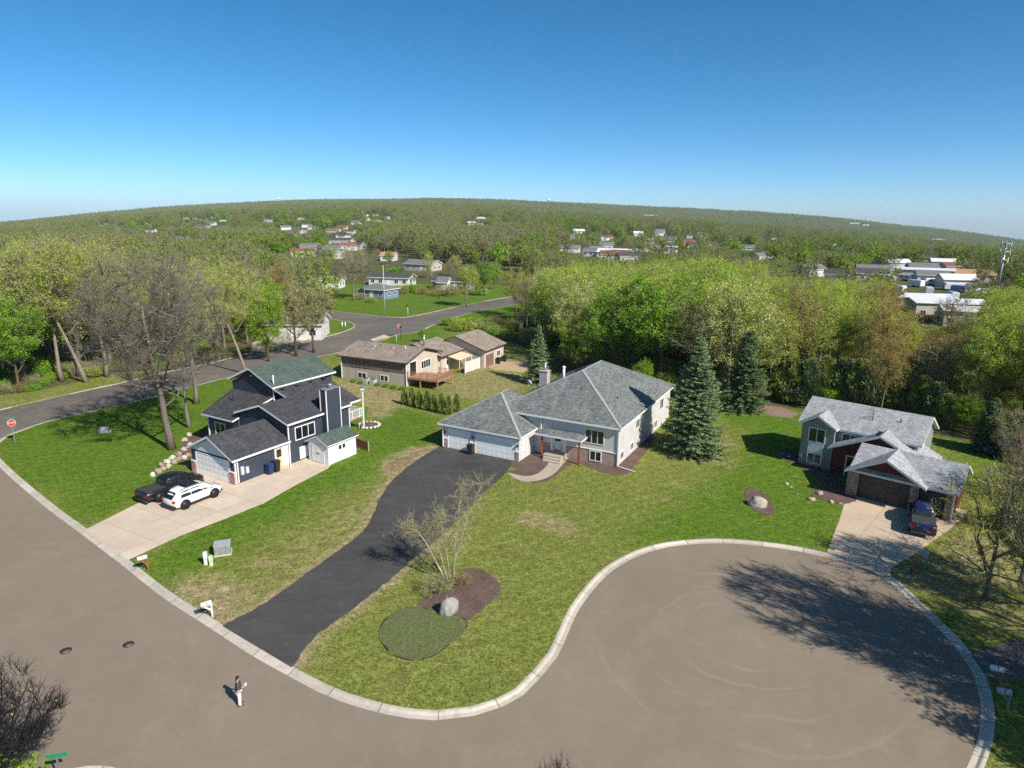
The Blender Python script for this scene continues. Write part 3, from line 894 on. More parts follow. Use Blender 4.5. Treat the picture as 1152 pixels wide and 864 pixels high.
def entry_door(root, face, u, v, w, h, mat, trim=None, lite=True):
    mb = MB()
    fbox(mb, face, u - .1, u, v, v + h + .1, -.05, .06, 1); fbox(mb, face, u + w, u + w + .1, v, v + h + .1, -.05, .06, 1)
    fbox(mb, face, u, u + w, v + h, v + h + .1, -.05, .06, 1); fbox(mb, face, u, u + w, v, v + h, -.05, .03, 0)
    fbox(mb, face, u + .12, u + w - .12, v + .2, v + h * .42, .03, .045, 0)
    o = mb.build('door', [mat, trim or WHITE], root)
    if lite:
        g = MB(); fbox(g, face, u + .14, u + w - .14, v + h * .55, v + h - .14, .03, .04); g.build('pane', GLASS, o)
    k = MB(); p = on(face, u + w - .09, v + h * .46, .07); k.lathe([(.0, -.03), (.03, -.02), (.03, .02), (0, .03)], 8, 0, p); k.build('handle', GALV, o)
    return o

def downspout(root, x, y, z, ext=None, mat=None):
    mb = MB(); mb.box(x - .05, x + .05, y - .05, y + .05, .12, z)
    if ext:
        e = Vector(ext); n = Vector((-e.y, e.x)).normalized() * .05
        a = Vector((x, y)); b = a + Vector((e.x, e.y))
        mb.prism([(a.x - n.x, a.y - n.y, .1), (a.x + n.x, a.y + n.y, .1), (b.x + n.x, b.y + n.y, .06), (b.x - n.x, b.y - n.y, .06)], (0, 0, .09))
    return mb.build('downspout', mat or WHITE, root)

def roof_vents(root, pts, mat, size=.35):
    for (x, y, z, sl) in pts:
        mb = MB(); h = size / 2
        mb.box(x - h, x + h, y - h, y + h, z - .15, z + .09)
        mb.prism([(x - h - .05, y - h - .05, z + .09), (x + h + .05, y - h - .05, z + .09), (x + h + .05, y + h + .05, z + .09), (x - h - .05, y + h + .05, z + .09)], (0, 0, .05))
        mb.build('roof_vent', mat, root)

def pipe(root, x, y, z0, z1, r, mat, cap=True, name='vent_pipe'):
    mb = MB(); mb.lathe([(r, z0), (r, z1)], 10, 0, (x, y, 0))
    if cap: mb.lathe([(r * 1.5, z1 + .02), (r * 1.5, z1 + .1), (r * .4, z1 + .22)], 10, 0, (x, y, 0))
    return mb.build(name, mat, root)

# ---- the grey house with the black drive
SH_GREY = shingles('blue_grey_shingles', (.12, .134, .13), (.235, .255, .243))
CAP_GREY = plain('pale_ridge_shingles', (.31, .335, .325), .9, var=.2, scale=6)
LILAC = siding('pale_grey_siding', (.66, .64, .635), .2)
SLATE_S = siding('slate_grey_siding', (.33, .335, .37), .2)  # slate grey, the dark house's own wall colour
BRICK_G = bricks('pinkish_brick', (.3, .17, .13), (.4, .28, .23), (.45, .42, .38))
gh = empty('grey_house', (10.98, 63.48, LZ), radians(-28), 'large grey hip-roofed house with white garage doors at the head of the black driveway', 'house')
mb = MB(); mb.box(-14.15, -.45, .45, 20.0, 0, 4.15); mb.build('wall', LILAC, gh)
mb = MB(); mb.box(-19.3, -9.85, -3.15, 6.4, 0, 2.66); gw = mb.build('garage_wall', LILAC, gh)
mb = MB(); mb.box(-9.1, -.46, .41, .449, 0, 1.42); mb.build('brick_wainscot', BRICK_G, gh)
mb = MB(); mb.box(-9.1, -.44, .36, .448, 1.42, 1.5); mb.box(-.52, -.41, .37, .449, 1.5, 4.1); mb.build('trim_ledge', WHITE, gh)
mb = MB()
A, B, c = hip_roof(mb, -14.6, 0, 0, 20.5, 4.3, .51)
mb.build('roof', [SH_GREY, WHITE], gh)
ridge_caps(gh, [(c[0], A), (c[1], A), (c[2], B), (c[3], B), (A, B)], CAP_GREY)
mb = MB(); A2, B2, c2 = hip_roof(mb, -19.75, -9.45, -3.6, 8.2, 2.82, .57)
mb.build('garage_roof', [SH_GREY, WHITE], gh)
ridge_caps(gh, [(c2[0], A2), (c2[1], A2), (A2, B2)], CAP_GREY)
fr = ('-y', -3.15)
gd = WHITE
DOORW = plain('bright_door_white', (.88, .88, .87), .4, var=.04)
panel_door(gh, fr, -18.55, 2.75, 2.2, DOORW, 4, 4)
panel_door(gh, fr, -15.05, 4.8, 2.2, DOORW, 4, 8)
for u0, u1 in ((-19.31, -18.65), (-15.7, -15.15), (-10.15, -9.84)):
    mb = MB(); fbox(mb, fr, u0, u1, 0, 1.05, 0.001, .1); mb.build('brick_pier', BRICK_G, gh)
mb = MB()
for u0, u1 in ((-19.33, -18.62), (-15.73, -15.12), (-10.18, -9.82)): fbox(mb, fr, u0, u1, 1.05, 1.12, 0.001, .13)
for u0, w in ((-18.55, 2.75), (-15.05, 4.8)):
    fbox(mb, fr, u0 - .1, u0, 0, 2.3, 0.002, .05); fbox(mb, fr, u0 + w, u0 + w + .1, 0, 2.3, .002, .05); fbox(mb, fr, u0, u0 + w, 2.23, 2.33, .002, .05)
mb.build('door_trim', WHITE, gh)
for u in (-19.0, -15.42, -10.0):
    mb = MB(); p = on(fr, u, 1.75, .12); mb.lathe([(.03, -.16), (.09, -.12), (.1, .1), (.02, .18)], 8, 0, p); mb.build('wall_lamp', BLACKP, gh)
entry_door(gh, ('+x', -9.85), -2.2, .05, .8, 2.0, LILAC, lite=False)
f0 = ('-y', .45)
window(gh, f0, -3.95, 2.15, 1.95, 1.35, 3, plain('cream_window_frame', (.66, .63, .5), .5))
window(gh, ('-y', .41), -3.35, .32, 1.15, .95, 2)
entry_door(gh, f0, -7.55, .55, .95, 2.05, plain('pale_blue_door', (.6, .66, .7), .4))
for u0, u1 in ((-7.9, -7.7), (-6.45, -6.1)):
    mb = MB(); fbox(mb, f0, u0, u1, .55, 2.6, .002, .05); mb.build('sidelight', WHITE, gh)
fx = ('+x', -.45)
for (u, v, w, h, n) in ((1.4, .5, .9, .7, 2), (4.6, .5, .9, .7, 2), (6.2, 2.5, 1.1, .9, 2), (9.5, 2.6, 1.3, 1.1, 2), (13.5, .5, 1.0, .8, 2), (15.5, 2.3, 1.3, 1.2, 2)):
    window(gh, fx, u, v, w, h, n)
mb = MB()
hip_roof(mb, -9.0, -3.75, -1.15, .46, 2.72, .55, .18)
mb.build('porch_roof', [SH_GREY, WHITE], gh)
CEDAR = plain('cedar_post', (.21, .085, .032), .6, var=.2)
for x in (-8.35, -4.1):
    mb = MB(); mb.box(x - .09, x + .09, -.95, -.77, 0, 2.55); mb.build('porch_post', CEDAR, gh)
mb = MB(); mb.box(-8.1, -6.0, -1.1, .44, 0, .5); mb.box(-7.9, -5.9, -1.5, -1.1, 0, .34); mb.box(-7.8, -5.8, -1.9, -1.5, 0, .18)
mb.build('front_step', concrete('step_concrete', (.42, .37, .3)), gh)
downspout(gh, -.36, .36, 4.1, (2.0, -.5))
downspout(gh, -19.2, -3.3, 2.7)
downspout(gh, -9.0, .3, 4.1)
mb = MB(); mb.box(-13.1, -12.1, 8.15, 8.95, 4.5, 7.05); mb.box(-13.18, -12.02, 8.07, 9.03, 7.05, 7.15); ch = mb.build('chimney', siding('chimney_siding', (.55, .5, .48), .2), gh)
mb = MB(); mb.lathe([(.17, 7.1), (.17, 7.8)], 12, 0, (-12.6, 8.6, 0)); mb.lathe([(.25, 7.8), (.25, 7.93), (.05, 8.05)], 12, 0, (-12.6, 8.6, 0)); mb.build('flue', GALV, ch)
pipe(gh, -9.3, 6.6, 6.6, 8.2, .14, WHITE)
roof_vents(gh, [(-8.7, 8.6 + .55 * i + .5, 7.35, 0) for i in range(5)], BLACKP, .36)
pipe(gh, -2.6, 6.0, 5.3, 5.95, .07, DARK, False); pipe(gh, -6.2, 4.4, 6.3, 6.8, .06, DARK, False)
mb = MB(); mb.lathe([(.0, 0), (.18, .02), (.3, .08), (.36, .16)], 16, 0, (0, 0, 0)); d = mb.build('satellite_dish', plain('dish_grey', (.5, .5, .5), .4), gh)
d.location = (-13.2, 5.6, 6.1); d.rotation_euler = (radians(70), 0, radians(160))
mb = MB(); mb.tube([(-13.2, 5.6, 5.2), (-13.2, 5.65, 6.1)], .03, 6); mb.build('dish_mast', GALV, gh)

# ---- navy house
SH_CH = shingles('charcoal_shingles', (.05, .052, .058), (.088, .091, .1))
SH_GN = shingles('green_grey_shingles', (.066, .094, .08), (.108, .142, .122))
NAVY = siding('navy_siding', (.052, .064, .09), .2)
BRICK_R = bricks('red_brick', (.32, .11, .07), (.45, .24, .18), (.5, .45, .4))
nh = empty('navy_house', (-22.37, 63.46, LZ), radians(-30.6), 'navy split-level house with white trim, chimney chase and a green upper roof', 'house')
mb = MB()
gable_wall(mb, -7.88, -.4, .42, 9.0, 0, 4.2, .34)
mb.build('wall', NAVY, nh)
mb = MB(); gable_wall(mb, -13.27, -6.4, 3.85, 12.4, 0, 6.3, .45); mb.build('upper_wall', NAVY, nh)
mb = MB(); mb.box(-13.0, -7.9, .2, 3.84, 0, 3.45); mb.build('lower_wall', NAVY, nh)
mb = MB(); gable_wall(mb, -6.9, -.5, -6.08, .41, 0, 2.42, .5); mb.build('garage_wall', NAVY, nh)
mb = MB(); mb.prism([(-6.9, -6.1, 2.5), (-.5, -6.1, 2.5), (-3.7, -6.1, 4.02)], (0, -.05, 0)); mb.build('gable_siding', siding('white_siding', (.74, .75, .76), .2), nh)
mb = MB(); gable_roof(mb, -8.28, 0, 0, 3.6, 4.39, .34)
zt = 4.39 + .34 * 6.2
slab(mb, [(0, 3.6, 4.39), (0, 9.0, 4.39), (-6.36, 9.0, 4.39 + .34 * 6.36), (-6.36, 3.6, 4.39 + .34 * 6.36)], .2)
slab(mb, [(-.55, 9.003, 4.4), (-.55, 11.0, 4.4), (-6.3, 11.0, 6.35), (-6.3, 9.003, 6.35)], .2)
mb.build('roof', [SH_CH, WHITE], nh)
mb = MB(); gable_roof(mb, -13.67, -6.03, 3.45, 12.8, 6.6, .45); mb.build('green_roof', [SH_GN, WHITE], nh)
mb = MB(); slab(mb, [(-13.4, -.35, 3.5), (-8.1, -.35, 3.5), (-6.5, 3.9, 5.4), (-13.4, 3.9, 5.4)]); mb.build('lower_roof', [SH_CH, WHITE], nh)
mb = MB(); gable_roof(mb, -7.25, -.15, -6.5, .4, 2.57, .5); mb.build('garage_roof', [SH_CH, WHITE], nh)
fr = ('-y', -6.08)
panel_door(nh, fr, -6.15, 4.9, 2.15, DOORW, 4, 8)
for u0, u1 in ((-6.91, -6.3), (-1.1, -.49)):
    mb = MB(); fbox(mb, fr, u0, u1, 0, 1.2, .001, .13); mb.build('brick_pier', BRICK_R, nh)
mb = MB()
for u0, u1 in ((-6.94, -6.27), (-1.13, -.46)): fbox(mb, fr, u0, u1, 1.2, 1.27, .001, .16)
fbox(mb, fr, -6.25, -6.15, 0, 2.25, .002, .04); fbox(mb, fr, -1.25, -1.15, 0, 2.25, .002, .04); fbox(mb, fr, -6.15, -1.25, 2.19, 2.28, .002, .04)
mb.build('door_trim', WHITE, nh)
for (x, y, z0, z1) in ((-.45, .38, .1, 4.2), (-.45, 8.95, .1, 4.2), (-6.36, 3.8, 4.9, 6.5), (-.46, -6.03, .1, 2.4), (-12.96, .16, .1, 3.4)):
    mb = MB(); mb.box(x - .06, x + .06, y - .06, y + .06, z0, z1); mb.build('corner_trim', WHITE, nh)
mb = MB(); mb.box(-.45, .42, 4.9, 6.9, 0, 6.85); ch = mb.build('chimney', NAVY, nh)
mb = MB()
for (x, y) in ((.42, 4.9), (.42, 6.9), (-.45, 4.9)): mb.box(x - .07, x + .03, y - .05, y + .05, .1, 6.85)
mb.build('chimney_trim', WHITE, ch)
mb = MB(); mb.box(-.5, .47, 4.85, 6.95, 6.85, 6.95); mb.build('chimney_cap', plain('cap_grey', (.2, .21, .24), .5), ch)
mb = MB(); mb.lathe([(.2, 6.98), (.2, 7.25)], 10, 0, (0, 5.9, 0)); mb.lathe([(.32, 7.25), (.32, 7.33), (.05, 7.42)], 10, 0, (0, 5.9, 0)); mb.build('flue', GALV, ch)
fx = ('+x', -.4)
window(nh, fx, 1.25, 2.35, 2.5, 1.25, 3); window(nh, fx, 1.7, .25, .9, 1.1, 1, glass=WHITE)
window(nh, ('-y', .2), -11.8, 1.4, 1.6, 1.2, 2); window(nh, ('+x', -6.4), 9.6, 4.9, 1.0, .8, 2)
entry_door(nh, ('+x', -.5), -1.35, .05, .85, 2.05, plain('cream_door', (.6, .52, .3), .4))
entry_door(nh, ('+x', -.5), -.25, .05, .55, 2.05, WHITE, lite=False)
roof_vents(nh, [(-5.55, 4.3 + 2.0 * i, 4.39 + .34 * 5.55, 0) for i in range(4)] + [(-4.5, -2.6, 4.05, 0)], BLACKP, .34)
pipe(nh, -6.5, 4.0, 6.6, 7.6, .07, WHITE); pipe(nh, -11.2, 2.2, 4.3, 5.9, .05, DARK, False)
for (u, h) in ((-5.5, 1.6), (-4.95, 1.2)):
    mb = MB(); fbox(mb, ('+x', -.5), u, u + .3, .8, .8 + h * .5, .005, .2); mb.build('utility_meter', plain('meter_grey', (.55, .56, .57), .5), nh)
downspout(nh, -.42, -5.8, 2.4); downspout(nh, -.28, .25, 4.2, (.7, -.6))
mb = MB(); mb.lathe([(.02, 0), (.14, .03), (.14, .12), (.04, .16)], 10, 0, on(('-y', 3.85), -9.8, 7.3, .1)); mb.build('wall_lamp', WHITE, nh)
# its deck at the back
dk = MB(); dk.box(-6.3, -2.3, 9.02, 13.0, 1.45, 1.6)
for (x, y) in ((-2.4, 12.9), (-6.2, 12.9), (-2.4, 9.4)): dk.box(x - .07, x + .07, y - .07, y + .07, 0, 1.45)
deck = dk.build('deck', plain('grey_deck_boards', (.3, .2, .14), .8, var=.25), nh)
mb = MB()
def rail(mb, p, q, z0, h, gap=.14, w=.03, topw=.06):
    p, q = Vector(p), Vector(q); L = (q - p).length; d = (q - p) / L; nrm = Vector((-d.y, d.x))
    def seg(a, b, hw, za, zb):
        mb.prism([(a.x + nrm.x * hw, a.y + nrm.y * hw, za), (a.x - nrm.x * hw, a.y - nrm.y * hw, za), (b.x - nrm.x * hw, b.y - nrm.y * hw, za), (b.x + nrm.x * hw, b.y + nrm.y * hw, za)], (0, 0, zb - za))
    seg(p, q, topw / 2, z0 + h - .05, z0 + h); seg(p, q, w / 2, z0 + .08, z0 + .12)
    k = max(2, int(L / gap))
    for i in range(k + 1):
        c = p + d * (L * i / k); big = i % 8 == 0
        hw = topw * .7 if big else w / 2
        seg(c - d * hw, c + d * hw, hw, z0, z0 + h + (.05 if big else -.05))
rail(mb, (-2.35, 9.1), (-2.35, 12.95), 1.6, 1.0); rail(mb, (-2.35, 12.95), (-6.25, 12.95), 1.6, 1.0)
mb.build('deck_railing', WHITE, nh)

# ---- brown rambler
SH_TAN = shingles('brown_shingles', (0.219, 0.174, 0.144), (0.375, 0.317, 0.269))
TAN = siding('tan_siding', (0.512, 0.435, 0.363), .22)
CREAM = siding('cream_siding', (.62, .53, .45), .22)
DTRIM = plain('dark_brown_trim', (.075, .05, .04), .6)
REDWOOD = plain('redwood_boards', (.4, .22, .145), .75, var=.25, scale=4)
bh = empty('brown_house', (-15.45, 95.34, LZ), radians(-24.84), 'low tan rambler with brown roof and a raised timber deck on its gable end', 'house')
mb = MB(); gable_wall(mb, -12.4, -.5, .5, 9.94, 0, 3.5, .277, 'x'); mb.build('wall', TAN, bh)
mb = MB(); mb.prism([(-.499, .45, 0), (-.499, 9.98, 0), (-.499, 9.98, 3.45), (-.499, 5.2, 4.75), (-.499, .45, 3.45)], (.05, 0, 0)); mb.build('gable_siding', CREAM, bh)
mb = MB(); gable_wall(mb, -10, -.1, 9.95, 16.75, 0, 2.8, .3); mb.build('middle_wall', CREAM, bh)
mb = MB(); gable_wall(mb, -6.4, 4.1, 16.76, 24.2, 0, 2.85, .36); mb.build('garage_wall', CREAM, bh)
mb = MB(); gable_roof(mb, -12.9, 0, 0, 10.44, 3.72, .277, 'x'); mb.build('roof', [SH_TAN, DTRIM], bh)
mb = MB(); gable_roof(mb, -10.4, .4, 9.2, 16.9, 2.98, .3); mb.build('middle_roof', [SH_TAN, DTRIM], bh)
mb = MB(); gable_roof(mb, -6.9, 4.56, 16.3, 24.6, 3.03, .36); mb.build('garage_roof', [SH_TAN, DTRIM], bh)
f0 = ('-y', .5)
for u, v, w, h, n in ((-10.3, 2.1, 1.4, .9, 2), (-8.0, 2.1, .7, .9, 1), (-4.4, 2.1, .8, .9, 1), (-9.3, .45, 1.5, .8, 2), (-5.1, .45, 1.3, .8, 2)): window(bh, f0, u, v, w, h, n, DTRIM if v > 2 else WHITE)
mb = MB(); fbox(mb, f0, -12.4, -.5, 1.95, 3.45, .002, .03); mb.build('window_band', siding('brown_band_siding', (.2, .16, .135), .2, True), bh)
gx = ('+x', -.449)
window(bh, gx, 4.6, 1.9, 2.5, 1.15, 4, WHITE); entry_door(bh, gx, 1.4, 1.4, 1.7, 2.05, GLASS, WHITE, False)
gx2 = ('+x', 4.1)
panel_door(bh, gx2, 17.4, 2.9, 2.1, plain('brown_door', (.19, .12, .095), .6), 4, 4)
window(bh, gx2, 21.5, 1.2, 1.2, .9, 2)
entry_door(bh, ('+x', -.1), 11.4, .1, .9, 2.0, WHITE)
mb = MB(); mb.box(-.44, 4.9, .55, 5.1, 1.22, 1.38)
for (x, y) in ((4.75, .7), (4.75, 4.95), (1.8, .7), (1.8, 4.95)): mb.box(x - .08, x + .08, y - .08, y + .08, 0, 1.22)
dk = mb.build('deck', REDWOOD, bh)
mb = MB(); rail(mb, (-.3, .6), (4.85, .6), 1.38, .95); rail(mb, (4.85, .6), (4.85, 5.05), 1.38, .95); rail(mb, (4.85, 5.05), (2.2, 5.05), 1.38, .95)
mb.build('deck_railing', REDWOOD, dk)
mb = MB()
for i in range(6): mb.box(2.2 - .25 * i - .3, 2.2 - .25 * i, 5.12, 6.1, 1.38 - .2 * (i + 1), 1.38 - .2 * i)
mb.build('deck_steps', REDWOOD, dk)
mb = MB(); slab(mb, [(-.05, 11.4, 2.75), (2.4, 11.4, 2.25), (2.4, 15.9, 2.25), (-.05, 15.9, 2.75)], .06)
mb.build('awning', plain('yellow_awning', (.66, .56, .36), .8), bh)
for y in (11.6, 13.6, 15.7):
    mb = MB(); mb.tube([(2.3, y, 0), (2.3, y, 2.2)], .04, 6); mb.build('awning_post', WHITE, bh)
pipe(bh, -3.5, 10.3, 4.4, 5.9, .16, GALV); pipe(bh, -3.0, 4.2, 4.6, 5.3, .06, WHITE, False)
roof_vents(bh, [(-8.5, 3.8, 4.85, 0), (-5.0, 3.8, 4.85, 0)], plain('tin_vent', (.5, .45, .4), .5), .3)
downspout(bh, -.42, .42, 3.5); downspout(bh, -12.35, .4, 3.5)

# ---- house on the right with stone piers
SH_LT = shingles('light_grey_shingles', (0.288, 0.305, 0.311), (0.432, 0.451, 0.458))
PUTTY = siding('putty_siding', (.3, .31, .29), .2)
OXRED = siding('dark_red_boards', (.13, .028, .022), .22, True)
STONE = bricks('field_stone', (.34, .25, .18), (.2, .16, .13), (.38, .34, .3), stone=True)
rh = empty('stone_house', (30.7, 57.47, LZ), radians(-41.85), 'grey-roofed house with dark red gables and field-stone piers on the right', 'house')
mb = MB(); gable_wall(mb, -6.3, 4.3, 6.6, 13.5, 0, 4.2, .5, 'x'); mb.build('wall', PUTTY, rh)
mb = MB(); gable_wall(mb, -6.0, -2.9, 5.9, 6.59, 0, 4.35, .58); mb.build('bay_wall', PUTTY, rh)
mb = MB(); gable_wall(mb, -2.6, 5.6, 5.2, 6.58, 0, 2.7, .47); mb.build('entry_wall', OXRED, rh)
mb = MB(); mb.box(.45, 8.4, .75, 6.6, 0, 2.45); mb.prism([(.45, .752, 2.45), (6.05, .752, 2.45), (3.25, .752, 3.95)], (0, 3, 0)); mb.build('garage_wall', OXRED, rh)
mb = MB(); gable_roof(mb, -6.7, 4.7, 6.2, 13.9, 4.4, .51, 'x'); mb.build('roof', [SH_LT, plain('pale_fascia', (.6, .62, .62), .5)], rh)
FAS = MATS['pale_fascia']
mb = MB(); gable_roof(mb, -6.35, -2.6, 5.3, 9.0, 4.5, .6); mb.build('bay_roof', [SH_LT, FAS], rh)
mb = MB(); gable_roof(mb, -3.0, 6.0, 4.4, 9.2, 2.88, .48); mb.build('entry_roof', [SH_LT, FAS], rh)
mb = MB(); gable_roof(mb, .2, 8.84, .25, 7.0, 2.64, .5, 'x'); mb.build('garage_roof', [SH_LT, FAS], rh)
mb = MB(); gable_roof(mb, 0, 6.5, -.35, 4.2, 2.66, .54); mb.build('garage_gable_roof', [SH_LT, FAS], rh)
f0 = ('-y', .75)
BRD = plain('dark_bronze_door', (.062, .055, .05), .5, var=.1)
panel_door(rh, f0, 1.15, 4.0, 2.1, BRD, 4, 8); panel_door(rh, f0, 5.95, 1.9, 2.1, BRD, 4, 4)
for u0, u1, h in ((.1, 1.05, 2.45), (5.22, 5.9, 2.45), (7.92, 8.42, 2.4)):
    mb = MB(); fbox(mb, f0, u0, u1, 0, h, -.3 if u0 > 1 else -.6, .28); mb.build('stone_pier', STONE, rh)
mb = MB(); mb.box(-6.02, -2.88, 5.86, 5.898, 0, 1.1); mb.box(-6.34, -6.3, 6.6, 13.4, 0, 1.0); mb.build('stone_base', STONE, rh)
bf = ('-y', 5.9)
window(rh, bf, -5.3, 2.7, 1.5, 1.35, 2); window(rh, bf, -5.2, .4, 1.3, .95, 2)
mb = MB(); fbox(mb, bf, -5.3, -3.8, 1.5, 2.6, .002, .05); mb.build('window_panel', WHITE, rh)
window(rh, ('-y', 6.6), -2.3, 2.9, 1.4, 1.0, 2)
entry_door(rh, ('-y', 5.2), -1.3, .1, 1.0, 2.05, plain('dark_red_door', (.1, .03, .025), .4))
window(rh, ('-y', 5.2), .0, .6, .9, 1.5, 1); window(rh, ('+x', 4.3), 8.0, 2.6, 1.2, 1.1, 2)
roof_vents(rh, [(1.15, 5.2, 4.92, 0), (1.15, 5.85, 4.92, 0)], BLACKP, .3)
mb = MB(); mb.tube([(-.2, 8.2, 5.3), (-.2, 8.2, 6.5)], .035, 6); mb.tube([(-.2, 8.2, 5.75), (-1.1, 8.0, 5.6)], .035, 6); mb.build('vent_pipe', DARK, rh)
pipe(rh, 2.2, 8.6, 5.4, 6.0, .06, DARK, False)
mb = MB(); mb.box(4.5, 7.9, 8.4, 11.2, 1.2, 1.35); dk = mb.build('deck', plain('rust_deck', (.26, .1, .06), .7), rh)
mb = MB(); rail(mb, (4.5, 8.45), (7.85, 8.45), 1.35, .9); rail(mb, (7.85, 8.45), (7.85, 11.15), 1.35, .9); mb.build('deck_railing', plain('grey_rail', (.45, .43, .4), .6), dk)
for (x, y) in ((7.7, 8.6), (7.7, 11.0)):
    mb = MB(); mb.box(x - .07, x + .07, y - .07, y + .07, 0, 1.2); mb.build('deck_post', MATS['rust_deck'], dk)
downspout(rh, 8.5, .6, 2.5)

# ---- white shed beside the navy house
sh = empty('garden_shed', (-22.37 + 0.2 * cos(radians(-30.6)) - 2.1 * sin(radians(-30.6)), 63.46 + .2 * sin(radians(-30.6)) + 2.1 * cos(radians(-30.6)), LZ), radians(-30.6),
           'small white shed with a green roof and double doors beside the navy house', 'shed')
mb = MB(); gable_wall(mb, .1, 2.9, .1, 4.1, 0, 2.1, .5); mb.build('wall', siding('shed_white_boards', (.74, .75, .75), .25, True), sh)
mb = MB(); gable_roof(mb, -.12, 3.12, -.15, 4.35, 2.13, .5, t=.1); mb.build('roof', [SH_GN, WHITE], sh)
for u in (.62, 1.5):
    mb = MB(); f = ('-y', .1); fbox(mb, f, u, u + .86, .1, 1.95, .002, .035)
    for a in (.1, .98, 1.87): fbox(mb, f, u + .03, u + .83, a, a + .08, .035, .05)
    fbox(mb, f, u + .03, u + .1, .18, 1.87, .035, .05); fbox(mb, f, u + .76, u + .83, .18, 1.87, .035, .05)
    dd = mb.build('door', plain('shed_door_white', (.68, .7, .7), .5, var=.04), sh)
    mb = MB(); p = on(f, u + (.75 if u < 1 else .1), 1.05, .06); mb.box(p[0] - .02, p[0] + .02, p[1] - .03, p[1] + .02, .95, 1.15); mb.build('handle', DARK, dd)
window(sh, ('+x', 2.9), 1.55, 1.25, .38, .45, 1, trim=.05); window(sh, ('+x', 2.9), 2.1, 1.25, .38, .45, 1, trim=.05)

# ---- houses farther off
def small_house(px, py, w, d, h, rot, wall, roof, label, style='gable', name='house', s=.4, group=None, pos=None, parts=True, base=None, cat='house'):
    x, y, z = pos if pos else land(px, py)
    r = empty(name, (x, y, z), radians(rot), label, cat, group)
    mb = MB()
    if style == 'gable': gable_wall(mb, 0, w, 0, d, -.5, h - .12, s, 'x')
    else: mb.box(0, w, 0, d, -.5, h - .12)
    mb.build('wall', wall, r)
    mb = MB()
    if style == 'gable': gable_roof(mb, -.5, w + .5, -.5, d + .5, h, s, 'x')
    elif style == 'flat': mb.box(-.3, w + .3, -.3, d + .3, h - .1, h + .3)
    else: hip_roof(mb, -.5, w + .5, -.5, d + .5, h, s)
    mb.build('roof', [roof, WHITE], r)
    if parts:
        f = ('-y', 0)
        k = max(2, int(w / 3))
        for i in range(k):
            u = w * (i + .5) / k - .6
            if i == k // 2: entry_door(r, f, u + .1, .1, 1.0, 2.05, WHITE, lite=False)
            else: window(r, f, u, 1.0, 1.3, 1.1, 2)
        for i in range(2): window(r, ('+x', w), d * (.25 + .4 * i), 1.0, 1.1, 1.1, 2)
    return r
SH_MID = shingles('mid_grey_shingles', (.15, .155, .16), (.23, .235, .24))
SH_DK = shingles('dark_slate_shingles', (.06, .062, .07), (.11, .112, .12))
SH_OR = shingles('orange_tan_shingles', (.42, .24, .12), (.52, .32, .18))
SH_RED = shingles('red_brown_shingles', (.2, .08, .06), (.28, .12, .09))
SH_VI = shingles('violet_grey_shingles', (.13, .12, .17), (.19, .18, .24))
BLUE = siding('blue_siding', (.2, .28, .4), .2)
WSID = siding('plain_white_siding', (.72, .72, .7), .2)
GSID = siding('pale_stone_siding', (.5, .47, .4), .2)
bx, by = ground(432, 337.5)
small_house(0, 0, 9.5, 7.5, 2.9, 0, BLUE, SH_MID, 'small blue house with a grey hip roof on the lawn across the junction', 'hip', s=.33, pos=(bx - 8.4, by + 3.6, LZ)).rotation_euler.z = radians(-24)
small_house(300, 384, 11, 8, 3.3, 4, WSID, SH_MID, 'white-walled house half hidden by trees beyond the left road', s=.42)
small_house(356, 325, 8, 6, 2.8, -8, WSID, SH_MID, 'white cottage peeping out behind the bare trees left of the blue house', s=.4)
small_house(415, 321, 15, 8, 2.9, -12, WSID, SH_DK, 'long low house with white walls and dark roof behind the blue house', s=.3)
small_house(428, 294, 7.5, 7, 3.0, -5, WSID, SH_OR, 'white garage with an orange tan roof behind the long low house', s=.4)
small_house(455, 304, 14, 9, 3.0, -25, GSID, SH_MID, 'grey-roofed house beside the orange shrub beyond the junction', s=.34)
small_house(487, 326, 13, 8, 2.9, -14, SLATE_S, SH_DK, 'dark house with a white gable wing right of the blue house', s=.3)
small_house(492, 327, 3.4, 4, 2.8, -14, WSID, SH_MID, 'white gabled wing standing before the dark house', 'gable', s=.7, name='garden_house')
small_house(360, 291, 12, 9, 3.4, -10, WSID, SH_DK, 'white house with tall dark windows among trees left of the orange-roofed garage', s=.35)
small_house(366, 278, 20, 9, 5.2, -6, WSID, SH_DK, 'two-storey pale apartment row with dark roof in the trees', s=.35, name='apartment_row')
